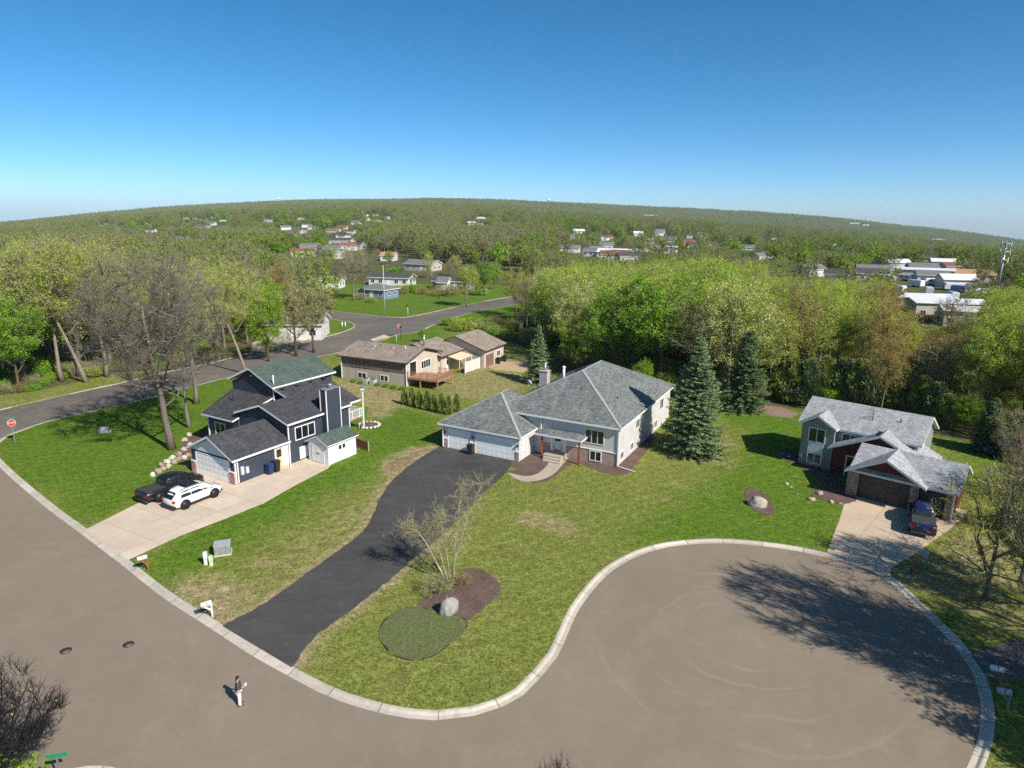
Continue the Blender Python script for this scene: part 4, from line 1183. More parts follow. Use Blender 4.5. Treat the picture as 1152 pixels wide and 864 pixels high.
# ------------------------------------------------------------------ trees
class Soup:
    """loose leaf and twig faces, gathered fast; 'tone' differs from clump to clump"""
    def __init__(self): self.q, self.t, self.mq, self.mt, self.tq, self.tt = [], [], [], [], [], []
    def quads(self, A, mat, tone): self.q.append(A); self.mq.append(np.full(len(A), mat)); self.tq.append(np.broadcast_to(tone, (len(A),)))
    def tris(self, A, mat, tone): self.t.append(A); self.mt.append(np.full(len(A), mat)); self.tt.append(np.broadcast_to(tone, (len(A),)))
    def mesh(self, name, mats):
        Q = np.concatenate(self.q) if self.q else np.zeros((0, 4, 3)); T = np.concatenate(self.t) if self.t else np.zeros((0, 3, 3))
        me = bpy.data.meshes.new(name)
        nq, nt_ = len(Q), len(T)
        co = np.concatenate([Q.reshape(-1, 3), T.reshape(-1, 3)])
        me.vertices.add(len(co)); me.vertices.foreach_set('co', co.astype(np.float32).ravel())
        me.loops.add(len(co)); me.loops.foreach_set('vertex_index', np.arange(len(co), dtype=np.int32))
        me.polygons.add(nq + nt_)
        me.polygons.foreach_set('loop_start', np.concatenate([np.arange(nq) * 4, nq * 4 + np.arange(nt_) * 3]).astype(np.int32))
        mi = np.concatenate(self.mq + self.mt).astype(np.int32)
        for m in mats: me.materials.append(m)
        me.update(calc_edges=True)
        me.polygons.foreach_set('material_index', mi)
        a = me.attributes.new('tone', 'FLOAT', 'FACE')
        a.data.foreach_set('value', np.concatenate(self.tq + self.tt).astype(np.float32))
        me.validate()
        return me

def unit(a): return a / np.maximum(1e-9, np.linalg.norm(a, axis=-1, keepdims=True))

def leaf_quads(R, c, size, up=1.15):
    n = len(c)
    nrm = unit(R.normal(size=(n, 3)) + np.array([0, 0, up])); t = unit(np.cross(nrm, R.normal(size=(n, 3)))); b = np.cross(nrm, t)
    s = size * R.uniform(.6, 1.3, n)[:, None]
    return np.stack([c - t * s * .5, c + b * s * .34 + t * s * .05, c + t * s * .5, c - b * s * .34 - t * s * .05], 1)

def twig_tris(R, a, b, w):
    d = unit(b - a); side = unit(np.cross(d, R.normal(size=d.shape))) * (np.broadcast_to(w, (len(a),))[:, None] * .5)
    return np.stack([a - side, a + side, b], 1)

def ribbon(R, P, w0, w1):
    """P (n,k,3) paths to flat tapering strips -> quads"""
    k = P.shape[1]; out = []
    side = unit(np.cross(unit(P[:, -1] - P[:, 0]), R.normal(size=(len(P), 3))))
    for i in range(k - 1):
        a = w0 + (w1 - w0) * i / (k - 1); b = w0 + (w1 - w0) * (i + 1) / (k - 1)
        out.append(np.stack([P[:, i] - side * a / 2, P[:, i] + side * a / 2, P[:, i + 1] + side * b / 2, P[:, i + 1] - side * b / 2], 1))
    return np.concatenate(out)

def crown_points(R, n, cz, rw, rh, lobes, voids, shell=.35):
    pts = []
    while len(pts) < n:
        d = unit(R.normal(size=(n * 2, 3))); r = R.uniform(0, 1, n * 2) ** shell
        lob = .62 + .38 * np.clip((d @ lobes[0].T - .55) / .45, 0, 1).max(1)
        p = d * (r * lob)[:, None]
        ok = np.ones(len(p), bool)
        for v, vr in voids: ok &= np.linalg.norm(p - v, axis=1) > vr
        p = p[ok] * np.array([rw, rw, rh]) + np.array([0, 0, cz])
        pts.extend(p.tolist())
    return np.array(pts[:n])

def deciduous(seed, h, rw, base, mats, nlimb=7, n2=70, n3=420, n4=2600, leaves=0, leaf=.2, twig_w=.028, lean=(0, 0), trunk_r=None, stems=1, clump=.45, droop=0.0, up=.55, limb_w=1.0):
    """one tree: (trunk mesh with limbs, crown mesh of twigs and leaves); mats = bark, twig, leaf"""
    R = np.random.default_rng(seed); rr = random.Random(seed)
    mb = MB(); r0 = trunk_r or h * .017
    cz = h * (base + 1) / 2; rh = h * (1 - base) / 2
    lobes = [unit(R.normal(size=(11, 3)) + np.array([0, 0, .25]))]
    voids = [(unit(R.normal(size=3)) * R.uniform(.35, .95), R.uniform(.16, .34)) for _ in range(7)]
    nodes = []
    for s in range(stems):
        ox, oy = (0, 0) if stems == 1 else (rr.uniform(-.25, .25), rr.uniform(-.25, .25))
        la = rr.uniform(0, 6.28); ll = (0 if stems == 1 else rr.uniform(.12, .3))
        top = h * rr.uniform(.6, .72); path = []
        n = 9; wx = wy = 0
        for i in range(n + 1):
            t = i / n
            if i: wx += rr.uniform(-.16, .16) * h * .035; wy += rr.uniform(-.16, .16) * h * .035
            path.append((ox + wx + lean[0] * h * t + cos(la) * ll * h * t * .8, oy + wy + lean[1] * h * t + sin(la) * ll * h * t * .8, top * t))
        rads = [(r0 * (1.35 if i == 0 else 1) * (1 - .72 * (i / n))) * (1 if stems == 1 else .62) for i in range(n + 1)]
        mb.tube(path, rads, 8)
        tp = np.array(path)
        for i in range(nlimb):
            f = base * .9 / .66 + (1 - base * .9 / .66) * (i + .3) / nlimb; f = min(.97, max(.1, f))
            k = f * n; i0 = int(k); a = tp[i0] + (tp[min(i0 + 1, n)] - tp[i0]) * (k - i0)
            az = i * 2.4 + rr.uniform(-.5, .5)
            reach = rr.uniform(.6, .86)
            el = .25 + .75 * (i / nlimb) + rr.uniform(-.15, .15)
            e = np.array([a[0] + cos(az) * rw * reach * cos(el * 1.1), a[1] + sin(az) * rw * reach * cos(el * 1.1), min(h * .93, a[2] + (h - a[2]) * (.35 + .5 * el))])
            c = a + (e - a) * .5 + np.array([cos(az) * rw * .12, sin(az) * rw * .12, -(.02) * h])
            ts = np.linspace(0, 1, 7)[:, None]
            P = (1 - ts) ** 2 * a + 2 * ts * (1 - ts) * c + ts ** 2 * e
            P[1:-1] += R.normal(size=(5, 3)) * h * .008
            rl = r0 * .5 * (1 - .5 * f) * limb_w
            mb.tube([tuple(p) for p in P], [rl * (1 - .8 * j / 6) + .012 for j in range(7)], 6)
            for j in range(1, 7): nodes.append((P[j], rl * (1 - .8 * j / 6)))
        for j in range(5, n + 1): nodes.append((tp[j], rads[j]))
    N1 = np.array([p for p, _ in nodes])
    lean_v = np.array([lean[0] * h * .8, lean[1] * h * .8, 0])
    # secondary branches reach for points spread through the crown
    T2 = crown_points(R, n2, cz, rw * .86, rh * .9, lobes, voids, .4) + lean_v
    def attach(src, tgt, zdrop):
        D = np.linalg.norm(tgt[:, None] - src[None], axis=2) + np.maximum(0, src[None, :, 2] - tgt[:, None, 2] + zdrop) * 1.5
        return src[D.argmin(1)]
    A2 = attach(N1, T2, .3)
    N2 = []
    for a, b in zip(A2, T2):
        L = np.linalg.norm(b - a)
        c = (a + b) / 2 + np.array([0, 0, -.08 * L]) + R.normal(size=3) * L * .08
        ts = np.linspace(0, 1, 5)[:, None]; P = (1 - ts) ** 2 * a + 2 * ts * (1 - ts) * c + ts ** 2 * b
        mb.tube([tuple(p) for p in P], [max(.013, .012 * L + .02) * (1 - .75 * j / 4) * min(1.2, h / 12) for j in range(5)], 4, cap=False)
        N2.extend(P[1:])
    N2 = np.array(N2)
    S = Soup()
    T3 = crown_points(R, n3, cz, rw * .96, rh * .97, lobes, voids, .42) + lean_v
    A3 = attach(N2, T3, .15)
    M = (A3 + T3) / 2 + R.normal(size=T3.shape) * .12 + np.array([0, 0, .06])
    P3 = np.stack([A3, M, T3], 1)
    S.quads(ribbon(R, P3, .05 * min(1.3, h / 12), .018), 0, .5)
    S.quads(ribbon(R, P3, .05 * min(1.3, h / 12), .018), 0, .5)
    N3 = np.concatenate([A3 * .4 + T3 * .6, M, T3])
    idx = R.integers(0, len(N3), n4); a = N3[idx]
    ctr = np.array([0, 0, cz - rh * .4]) + lean_v
    d = unit(unit(a - ctr) * .75 + R.normal(size=a.shape) * .55 + np.array([0, 0, up - droop]))
    L = R.uniform(.35, 1.15, n4)[:, None] * (h / 13) ** .5
    b = a + d * L; b[:, 2] -= droop * L[:, 0] * .5
    S.tris(twig_tris(R, a, b, twig_w), 0, R.uniform(.3, .7, n4))
    # side twiglets
    m = a + (b - a) * R.uniform(.3, .8, n4)[:, None]
    e = m + unit(d + R.normal(size=d.shape) * .7) * L * .5
    S.tris(twig_tris(R, m, e, twig_w * .7), 0, R.uniform(.3, .7, n4))
    if leaves:
        ctone = R.uniform(0, 1, n4)
        idx = R.integers(0, n4, leaves); t = R.uniform(.2, 1.05, leaves)[:, None]
        c = a[idx] + (b[idx] - a[idx]) * t + R.normal(size=(leaves, 3)) * clump * .4
        S.quads(leaf_quads(R, c, leaf), 1, np.clip(ctone[idx] * .6 + R.uniform(0, .4, leaves), 0, 1))
    tm = mb.build('trunk', mats[0]); me = tm.data; bpy.data.objects.remove(tm)
    cm = S.mesh('crown', mats[1:])
    # keep trunk foot at the origin
    return me, cm, h

def spruce(seed, h, rw, mats, gap=.36, dens=1.0, base=.25, spray=.42, narrow=.9):
    R = np.random.default_rng(seed); rr = random.Random(seed)
    mb = MB(); mb.tube([(0, 0, 0), (0, 0, h * .5), (0, 0, h * .98)], [h * .016, h * .01, .015], 8)
    S = Soup(); z = base
    while z < h - .15:
        t = z / h
        ln = rw * (1 - t) ** narrow * (1.0 if t > .06 else .8) + .12
        nb = int((8 + 7 * (1 - t)) * dens)
        az = rr.uniform(0, 6.28) + np.arange(nb) * 2 * pi / nb + R.normal(size=nb) * .12
        Ls = ln * R.uniform(.58, 1.18, nb) * (1 + .13 * np.sin(az * 2 + seed + z * .9)); tone = R.uniform(.15, .9, nb)
        for k in range(nb):
            dr = -.18 + .5 * t + R.normal() * .05
            n = max(2, int(Ls[k] / .16)); s = (np.arange(n) + .5) / n
            out = np.array([cos(az[k]), sin(az[k]), 0]); side = np.array([-sin(az[k]), cos(az[k]), 0])
            curve = dr * s - .25 * s ** 2 + .28 * s ** 3
            P = out * (s * Ls[k])[:, None] + np.array([0, 0, z]) + np.array([0, 0, 1.0]) * (curve * Ls[k])[:, None]
            wid = spray * (1.05 - .65 * s) * min(1, .5 + Ls[k] / 2)
            for sg in (-1, 1):
                tip = P + side * sg * wid[:, None] * R.uniform(.7, 1.1, (n, 1)) + out * (wid * .75)[:, None] + np.array([0, 0, -.12]) * wid[:, None] + R.normal(size=P.shape) * .04
                w = unit(np.cross(tip - P, np.array([0, 0, 1.0]) + R.normal(size=P.shape) * .5)) * .085
                S.quads(np.stack([P - w * .6, P + w * .6, tip + w * .55, tip - w * .55], 1), 0, np.clip(tone[k] + R.normal(size=n) * .12, 0, 1))
            up = P + np.array([0, 0, .16]) + out * .12 + R.normal(size=P.shape) * .05
            S.tris(twig_tris(R, P, up, .13), 0, np.clip(tone[k] + .1, 0, 1))
            hang = P + np.array([0, 0, -.22]) + out * .1 + R.normal(size=P.shape) * .06
            S.tris(twig_tris(R, P, hang, .12), 0, np.clip(tone[k] - .1, 0, 1))
        z += gap * (1.05 - .45 * t)
    n = 60; a = np.tile(np.array([0, 0, h - .5]), (n, 1)) + R.normal(size=(n, 3)) * np.array([.06, .06, .2])
    S.tris(twig_tris(R, a, a + unit(R.normal(size=(n, 3)) * .5 + np.array([0, 0, 1.])) * .4, .1), 0, .6)
    tm = mb.build('trunk', mats[0]); me = tm.data; bpy.data.objects.remove(tm)
    return me, S.mesh('crown', mats[1:]), h

def thuja(seed, h, rw, mats, n=2600, leaf=.2, taper=.75):
    """upright evergreen column: flat sprays standing up all over it"""
    R = np.random.default_rng(seed)
    mb = MB(); mb.tube([(0, 0, 0), (0, 0, h * .85)], [h * .02, .02], 6)
    S = Soup()
    t = R.uniform(0, 1, n); z = .05 + t * (h - .15)
    prof = rw * np.minimum(1, (t + .08) * 5) * (1 - t) ** taper + .04
    az = R.uniform(0, 6.283, n); bumps = 1 + .16 * np.sin(az * 3 + t * 9) + .1 * np.sin(az * 5 - t * 17)
    r = prof * bumps * R.uniform(.55, 1.05, n)
    c = np.stack([np.cos(az) * r, np.sin(az) * r, z], 1)
    out = np.stack([np.cos(az), np.sin(az), np.full(n, 2.1)], 1)
    d = unit(out + R.normal(size=(n, 3)) * .45); tip = c + d * leaf * R.uniform(.8, 1.7, (n, 1))
    w = unit(np.cross(d, R.normal(size=(n, 3)))) * leaf * .3
    S.quads(np.stack([c - w * .5, c + w * .5, tip + w * .35, tip - w * .35], 1), 0, np.clip(.5 + .3 * np.sin(az * 3 + t * 9) + R.normal(size=n) * .15, 0, 1))
    tm = mb.build('trunk', mats[0]); me = tm.data; bpy.data.objects.remove(tm)
    return me, S.mesh('crown', mats[1:]), h

def shrub(seed, h, rw, mats, stems=14, n4=500, leaves=900, leaf=.14, twig_w=.02):
    R = np.random.default_rng(seed); mb = MB(); S = Soup()
    for i in range(stems):
        az = i * 2.4; rr_ = rw * R.uniform(.25, .9)
        e = (cos(az) * rr_, sin(az) * rr_, h * R.uniform(.6, .95))
        mb.tube([(cos(az) * .08, sin(az) * .08, 0), (e[0] * .55, e[1] * .55, e[2] * .6), e], [.03, .02, .008], 4, cap=False)
    th = R.uniform(0, 6.283, n4); q = np.sqrt(R.uniform(0, 1, n4)) * rw * .8
    a = np.stack([np.cos(th) * q, np.sin(th) * q, h * R.uniform(.12, .8, n4) * (1 - .35 * (q / rw) ** 2)], 1)
    d = unit(np.stack([a[:, 0], a[:, 1], np.full(n4, .7 * h)], 1) + R.normal(size=(n4, 3)) * .5)
    b = a + d * R.uniform(.2, .6, (n4, 1)) * (h / 1.8)
    S.tris(twig_tris(R, a, b, twig_w), 0, R.uniform(.3, .7, n4))
    if leaves:
        idx = R.integers(0, n4, leaves); c = a[idx] + (b[idx] - a[idx]) * R.uniform(.2, 1.1, (leaves, 1)) + R.normal(size=(leaves, 3)) * .08
        S.quads(leaf_quads(R, c, leaf), 1, R.uniform(0, 1, leaves))
    tm = mb.build('stems', mats[0]); me = tm.data; bpy.data.objects.remove(tm)
    return me, S.mesh('crown', mats[1:]), h

# materials of bark, twig and leaf
B_GREY = bark('grey_bark', (.21, .18, .15)); B_BROWN = bark('brown_bark', (.13, .1, .075)); B_PALE = bark('pale_bark', (.27, .235, .19)); B_BIRCH = bark('birch_bark', (.33, .295, .245))
B_SHADOW = bark('shadow_black_bark', (.02, .02, .024))  # near-black bark paints shadow into the added bottom-edge trees
TW_GREY = foliage('grey_twigs', (0.248, 0.228, 0.135), (0.375, 0.360, 0.216), .0, .5, (0.238, 0.218, 0.112))
TW_BROWN = foliage('brown_twigs', (0.198, 0.164, 0.088), (0.327, 0.271, 0.144), .0, .5, (0.219, 0.208, 0.095))
TW_OLIVE = foliage('olive_twigs', (0.238, 0.228, 0.095), (0.396, 0.370, 0.158), .0, .5, (0.297, 0.251, 0.103))
TW_ASH = foliage('ash_grey_twigs', (.13, .118, .098), (.2, .18, .152), .0, .3, (.15, .13, .1))
TW_SHADOW = foliage('shadow_black_twigs', (.018, .018, .022), (.035, .034, .038), .0)  # darkness of a shadow put into the twig colour
TW_GOLD = foliage('willowy_twigs', (0.290, 0.261, 0.087), (0.435, 0.392, 0.145), .0)
LF_GREEN = foliage('fresh_green_leaves', (0.166, 0.319, 0.034), (0.318, 0.515, 0.063), .4, .5, (0.191, 0.373, 0.056))
LF_MID = foliage('spring_green_leaves', (0.230, 0.365, 0.050), (0.418, 0.592, 0.085), .4, .7, (0.513, 0.539, 0.100))
LF_LIME = foliage('lime_leaves', (0.197, 0.335, 0.025), (0.323, 0.503, 0.039), .4, .4, (0.269, 0.402, 0.058))
LF_YEL = foliage('yellow_green_buds', (0.354, 0.469, 0.080), (0.548, 0.650, 0.138), .35, .6, (0.389, 0.400, 0.080))
LF_RUST = foliage('rusty_buds', (0.395, 0.253, 0.084), (0.573, 0.351, 0.101), .3, .6, (0.395, 0.362, 0.101))
LF_PALE = foliage('pale_buds', (0.408, 0.469, 0.160), (0.629, 0.650, 0.271), .35, .5, (0.466, 0.585, 0.176))
ND_BLUE = foliage('blue_spruce_needles', (0.128, 0.195, 0.097), (0.267, 0.350, 0.186), .12, .3, (0.180, 0.236, 0.097))
ND_DARK = foliage('dark_needles', (0.094, 0.152, 0.068), (0.187, 0.258, 0.112), .12, .4, (0.141, 0.181, 0.074))
ND_CEDAR = foliage('cedar_sprays', (0.158, 0.218, 0.059), (0.280, 0.357, 0.100), .15, .4, (0.267, 0.286, 0.091))

PROTO = {}
def proto(key, kind, *a, **k): PROTO[key] = (kind,) + {'d': deciduous, 's': spruce, 't': thuja, 'b': shrub}[kind](*a, **k)
LM = [B_GREY, TW_GREY, LF_MID]
proto('bare1', 'd', 11, 15, 5.6, .26, [B_GREY, TW_ASH, LF_PALE], 8, 80, 520, 3600, 700, .13, .027)
proto('bare2', 'd', 12, 16, 5.0, .34, [B_GREY, TW_BROWN, LF_PALE], 7, 75, 480, 3400, 500, .13, .027)
proto('bare3', 'd', 13, 14, 5.2, .3, [B_PALE, TW_GREY, LF_RUST], 7, 75, 460, 3000, 900, .14, .027)
proto('bud1', 'd', 14, 15, 5.2, .25, [B_GREY, TW_OLIVE, LF_YEL], 7, 75, 440, 2400, 7500, .18, .024)
proto('bud2', 'd', 15, 14, 5.4, .28, [B_GREY, TW_GREY, LF_MID], 7, 75, 440, 2400, 8500, .19, .024)
proto('bud3', 'd', 16, 16, 4.8, .3, [B_BROWN, TW_BROWN, LF_RUST], 7, 70, 440, 2500, 5200, .17, .024)
proto('bud4', 'd', 17, 13, 5.0, .22, [B_GREY, TW_OLIVE, LF_PALE], 7, 75, 440, 2300, 9000, .18, .024)
proto('green1', 'd', 18, 14, 5.6, .16, [B_BROWN, TW_BROWN, LF_GREEN], 7, 80, 420, 2200, 19000, .215, .026)
proto('green2', 'd', 19, 13, 5.0, .2, [B_BROWN, TW_BROWN, LF_MID], 7, 70, 420, 2200, 16000, .2, .026)
proto('green3', 'd', 20, 12, 4.6, .14, [B_BROWN, TW_BROWN, LF_LIME], 7, 70, 400, 2200, 15000, .21, .026)
proto('green4', 'd', 24, 15, 4.6, .22, [B_GREY, TW_OLIVE, LF_MID], 7, 70, 420, 2600, 12000, .19, .026)
proto('big1', 'd', 21, 20, 7.8, .2, [B_GREY, TW_ASH, LF_PALE], 10, 150, 1200, 11000, 900, .12, .024, (-.05, 0), .33, limb_w=.75)
proto('big2', 'd', 22, 19, 5.6, .36, [B_PALE, TW_GREY, LF_YEL], 8, 100, 640, 4600, 8000, .17, .025, (.02, .02), .26, limb_w=.65)
proto('lean1', 'd', 23, 19, 6.8, .34, [B_PALE, TW_OLIVE, LF_YEL], 8, 100, 640, 4600, 11000, .17, .025, (-.2, .02), .27, limb_w=.6)
proto('clumpy', 'd', 25, 14, 6.0, .22, [B_BROWN, TW_BROWN, LF_PALE], 9, 95, 620, 3400, 3400, .2, .045, (0, 0), .3, clump=.2)
proto('green5', 'd', 26, 13, 5.2, .2, [B_BROWN, TW_BROWN, LF_LIME], 7, 70, 400, 2200, 16000, .21, .026)
proto('willow', 'd', 27, 8, 3.8, .12, [B_GREY, TW_GOLD, LF_YEL], 7, 55, 220, 800, 500, .1, .03, (.04, 0), .14, up=.2, limb_w=1.3)
proto('shade', 'd', 28, 15, 5.6, .22, [B_GREY, TW_GREY, LF_PALE], 10, 130, 1000, 10000, 250, .14, .045, up=.9)
proto('spruce1', 's', 31, 13, 4.0, [B_BROWN, ND_BLUE], .27, 1.5, .2, .52, .78)
proto('spruce2', 's', 32, 11, 3.4, [B_BROWN, ND_DARK], .28, 1.4, .2, .5, .7)
proto('spruce3', 's', 33, 9, 2.1, [B_BROWN, ND_BLUE], .34, 1.0, .25, .42, .95)
proto('thuja1', 't', 41, 2.5, .55, [B_BROWN, ND_CEDAR], 1500, .16)
proto('thuja2', 't', 42, 5.6, 1.5, [B_BROWN, ND_DARK], 3800, .3, .5)
proto('thuja3', 't', 43, 6.2, 1.7, [B_BROWN, ND_CEDAR], 4200, .3, .55)
proto('bush1', 'b', 51, 2.0, 1.6, [B_BROWN, TW_BROWN, LF_MID], 14, 700, 1800, .16)
proto('bush2', 'b', 52, 1.8, 1.5, [B_BROWN, TW_BROWN, LF_RUST], 14, 900, 300, .12)
proto('bush3', 'b', 53, 2.2, 1.6, [B_BROWN, TW_BROWN, LF_LIME], 14, 600, 2600, .18)
proto('bush4', 'b', 54, 2.0, 1.6, [B_GREY, TW_GREY, LF_PALE], 16, 1000, 150, .12)
proto('bush5', 'b', 55, 1.6, 1.4, [B_BROWN, TW_BROWN, LF_GREEN], 12, 500, 2600, .17)

RT = random.Random(77)
PLACED = []
def tree(key, x, y, h, name, label, cat, group=None, w=1.0, z=None, rz=None, parts=True):
    kind, tm, cm, h0 = PROTO[key]
    s = h / h0
    r = empty(name, (x, y, terrain(x, y) if z is None else z), RT.uniform(0, 6.28) if rz is None else rz, label, cat, group)
    r.scale = (s * w, s * w, s)
    link('stems' if kind == 'b' else 'trunk', tm, r)
    link('crown', cm, r)
    PLACED.append((x, y, 2.4))
    return r

def tree_px(key, px, py, top, name, label, cat='tree', group=None, w=1.0, rz=None, z=LZ):
    x, y = ground(px, py, z)
    return tree(key, x, y, height_for(x, y, top) - z, name, label, cat, group, w, z, rz)

# --- trees one can point to
tree_px('big1', 193, 505, 262, 'bare_tree', 'tallest bare grey tree, standing on the lawn left of the navy house', rz=.4)
tree_px('big2', 213, 481, 285, 'bare_tree', 'thin bare tree just right of the tallest bare tree on the left lawn', w=.8, rz=1.0)
tree_px('bare2', 221, 454, 292, 'bare_tree', 'bare tree with a straight grey trunk beside the left road behind the navy house', rz=2)
tree_px('lean1', 277, 420, 285, 'leaning_tree', 'pale-trunked tree leaning left over the road behind the navy house', rz=0)
tree_px('green3', 302, 406, 318, 'flowering_tree', 'loose lime green tree on the verge before the white-walled house', w=.8)
tree_px('clumpy', 333, 400, 318, 'oak_tree', 'dense grey-brown tree behind the green roof, left one of a pair', w=.85, rz=.3)
tree_px('clumpy', 353, 396, 312, 'oak_tree', 'dense grey-brown tree behind the green roof, right one of a pair', w=.9, rz=2.6)
tree_px('green5', 305, 379, 310, 'leafy_tree', 'bright lime tree rising over the white-walled house', w=.9)
tree_px('green1', 22, 440, 330, 'leafy_tree', 'full bright green tree at the left edge across the road', w=.95)
tree_px('green1', -10, 445, 322, 'leafy_tree', 'bright green tree cut by the left edge of the picture', w=.9, rz=3)
tree_px('lean1', 97, 430, 268, 'leaning_tree', 'forked pale tree leaning left across the left road', rz=.2)
tree_px('big2', 70, 428, 255, 'tall_tree', 'tall budding tree with grey trunk left of the forked pale tree', rz=2.)
tree_px('big2', 120, 424, 262, 'tall_tree', 'tall budding tree behind the forked pale tree', rz=4)
tree_px('spruce1', 778, 509, 378, 'spruce_tree', 'largest blue-grey spruce, beside the right wall of the grey house', w=.92)
tree_px('spruce2', 836, 461, 372, 'spruce_tree', 'dark green spruce behind the largest blue-grey one', w=1.0)
tree_px('spruce3', 605, 431, 366, 'spruce_tree', 'slim spruce behind the grey garage, near the brown house', w=1.15)
tree_px('spruce2', 1110, 508, 448, 'spruce_tree', 'small dark spruce behind the stone house, by the blue car', w=1.1)
tree_px('spruce2', 1146, 520, 452, 'spruce_tree', 'dark spruce at the right edge beside the blue car', w=.9)
tree_px('green1', 742, 432, 303, 'leafy_tree', 'biggest bright green tree, straight behind the grey house', w=1.25, rz=1.2)
tree_px('green1', 690, 424, 320, 'leafy_tree', 'bright green tree behind the roof ridge of the grey house', w=1.05, rz=2.2)
tree_px('green2', 650, 421, 352, 'leafy_tree', 'lower green tree behind the chimney of the grey house', w=1.1)
tree_px('green3', 722, 446, 402, 'leafy_tree', 'small lime sapling against the back of the grey house', w=.8)
tree_px('bud4', 655, 398, 305, 'budding_tree', 'pale yellowish round tree left of the biggest green tree', w=1.15)
tree_px('green4', 790, 405, 287, 'budding_tree', 'tall yellow-green tree behind the biggest bright green tree', w=1.1)
tree_px('green2', 865, 425, 330, 'leafy_tree', 'green tree rising between the two spruces and the stone house', w=1.0)
tree_px('bud3', 1040, 432, 368, 'rusty_tree', 'orange-tinged budding tree behind the stone house roof', w=1.4)
tree_px('bud3', 1068, 445, 372, 'rusty_tree', 'rust-yellow budding tree right of the orange-tinged one', w=1.3)
tree_px('bare2', 1062, 408, 325, 'bare_tree', 'black-trunked bare tree before the white industrial roofs', w=.9)
tree_px('green3', 1085, 486, 440, 'leafy_tree', 'low lime tree behind the far corner of the stone house', w=1.0)
tree_px('bud2', 1128, 440, 335, 'budding_tree', 'tall budding tree by the right edge above the dark spruce', w=1.0)
tree_px('green4', 525, 345, 296, 'leafy_tree', 'green tree overhanging the dark house near the power pole', w=1.1)
tree_px('green1', 545, 332, 292, 'leafy_tree', 'round green tree at the bend of the upper road', w=.9)
tree_px('bare3', 398, 338, 272, 'bare_tree', 'bare grey tree with several pale stems left of the blue house', w=.85)
tree_px('bare1', 410, 336, 280, 'bare_tree', 'spreading bare tree just left of the blue house roof', w=.8)
tree_px('green3', 476, 385, 368, 'young_tree', 'small round green tree in front of the brown house', w=1.0)
tree_px('bud4', 482, 314, 284, 'blossoming_tree', 'slim whitish blossoming tree by the orange shrub', w=.6)
for i, (px, py, lab) in enumerate([(455, 455, 'first arborvitae from the left in the row of eight'), (464, 457, 'second arborvitae from the left in the row of eight'), (472, 459, 'third arborvitae from the left in the row of eight'),
        (481, 461, 'fourth arborvitae from the left in the row of eight'), (488, 463, 'fifth arborvitae from the left in the row of eight'), (497, 465, 'sixth arborvitae from the left in the row of eight'),
        (505, 466, 'seventh arborvitae from the left in the row of eight'), (514, 463, 'last arborvitae of the row, nearest the grey garage')]):
    x, y = ground(px, py, LZ)
    tree('thuja1', x, y, RT.uniform(2.3, 2.75), 'arborvitae', lab, 'evergreen shrub', 'row of arborvitae between the back gardens', RT.uniform(.9, 1.15), LZ)
hedge = [(888, 458), (905, 461), (925, 452), (945, 455), (963, 459), (980, 463), (998, 466), (1016, 470), (1033, 475), (1049, 481), (1060, 488)]
where = ['beside the paved garden corner', 'over the left end of the roof', 'second behind the roof from its left end', 'third behind the roof from its left end', 'fourth behind the roof from its left end', 'fifth behind the roof from its left end',
         'sixth behind the roof from its left end', 'seventh behind the roof from its left end', 'eighth behind the roof from its left end', 'behind the right end of the roof', 'last at the right end']
for i, (px, py) in enumerate(hedge):
    x, y = ground(px, py, 0)
    n = Vector((x, y)).normalized()
    tree('thuja2' if i % 2 else 'thuja3', x + n.x * 3, y + n.y * 3, RT.uniform(5.2, 6.4) * (.8 if i > 8 else 1), 'cedar_tree', 'dark hedge cedar of the stone house, ' + where[i], 'evergreen tree', 'evergreen hedge behind the stone house', 1.3)
for (k, px, py, h, lab) in [('willow', 1148, 655, 8.5, 'yellow-twigged tree cut by the right edge above the grey drive'), ('bare2', 1150, 604, 9, 'bare brown tree at the right edge beside the neighbour lawn'), ('willow', 1128, 596, 6.5, 'small twiggy tree behind the crooked yellow-twigged one'), ('bare3', 1140, 548, 8, 'pale-trunked tree at the right edge before the dark spruce')]:
    x, y = ground(px, py, LZ); tree(k, x, y, h, 'twiggy_tree', lab, 'tree', None, 1.05, LZ)
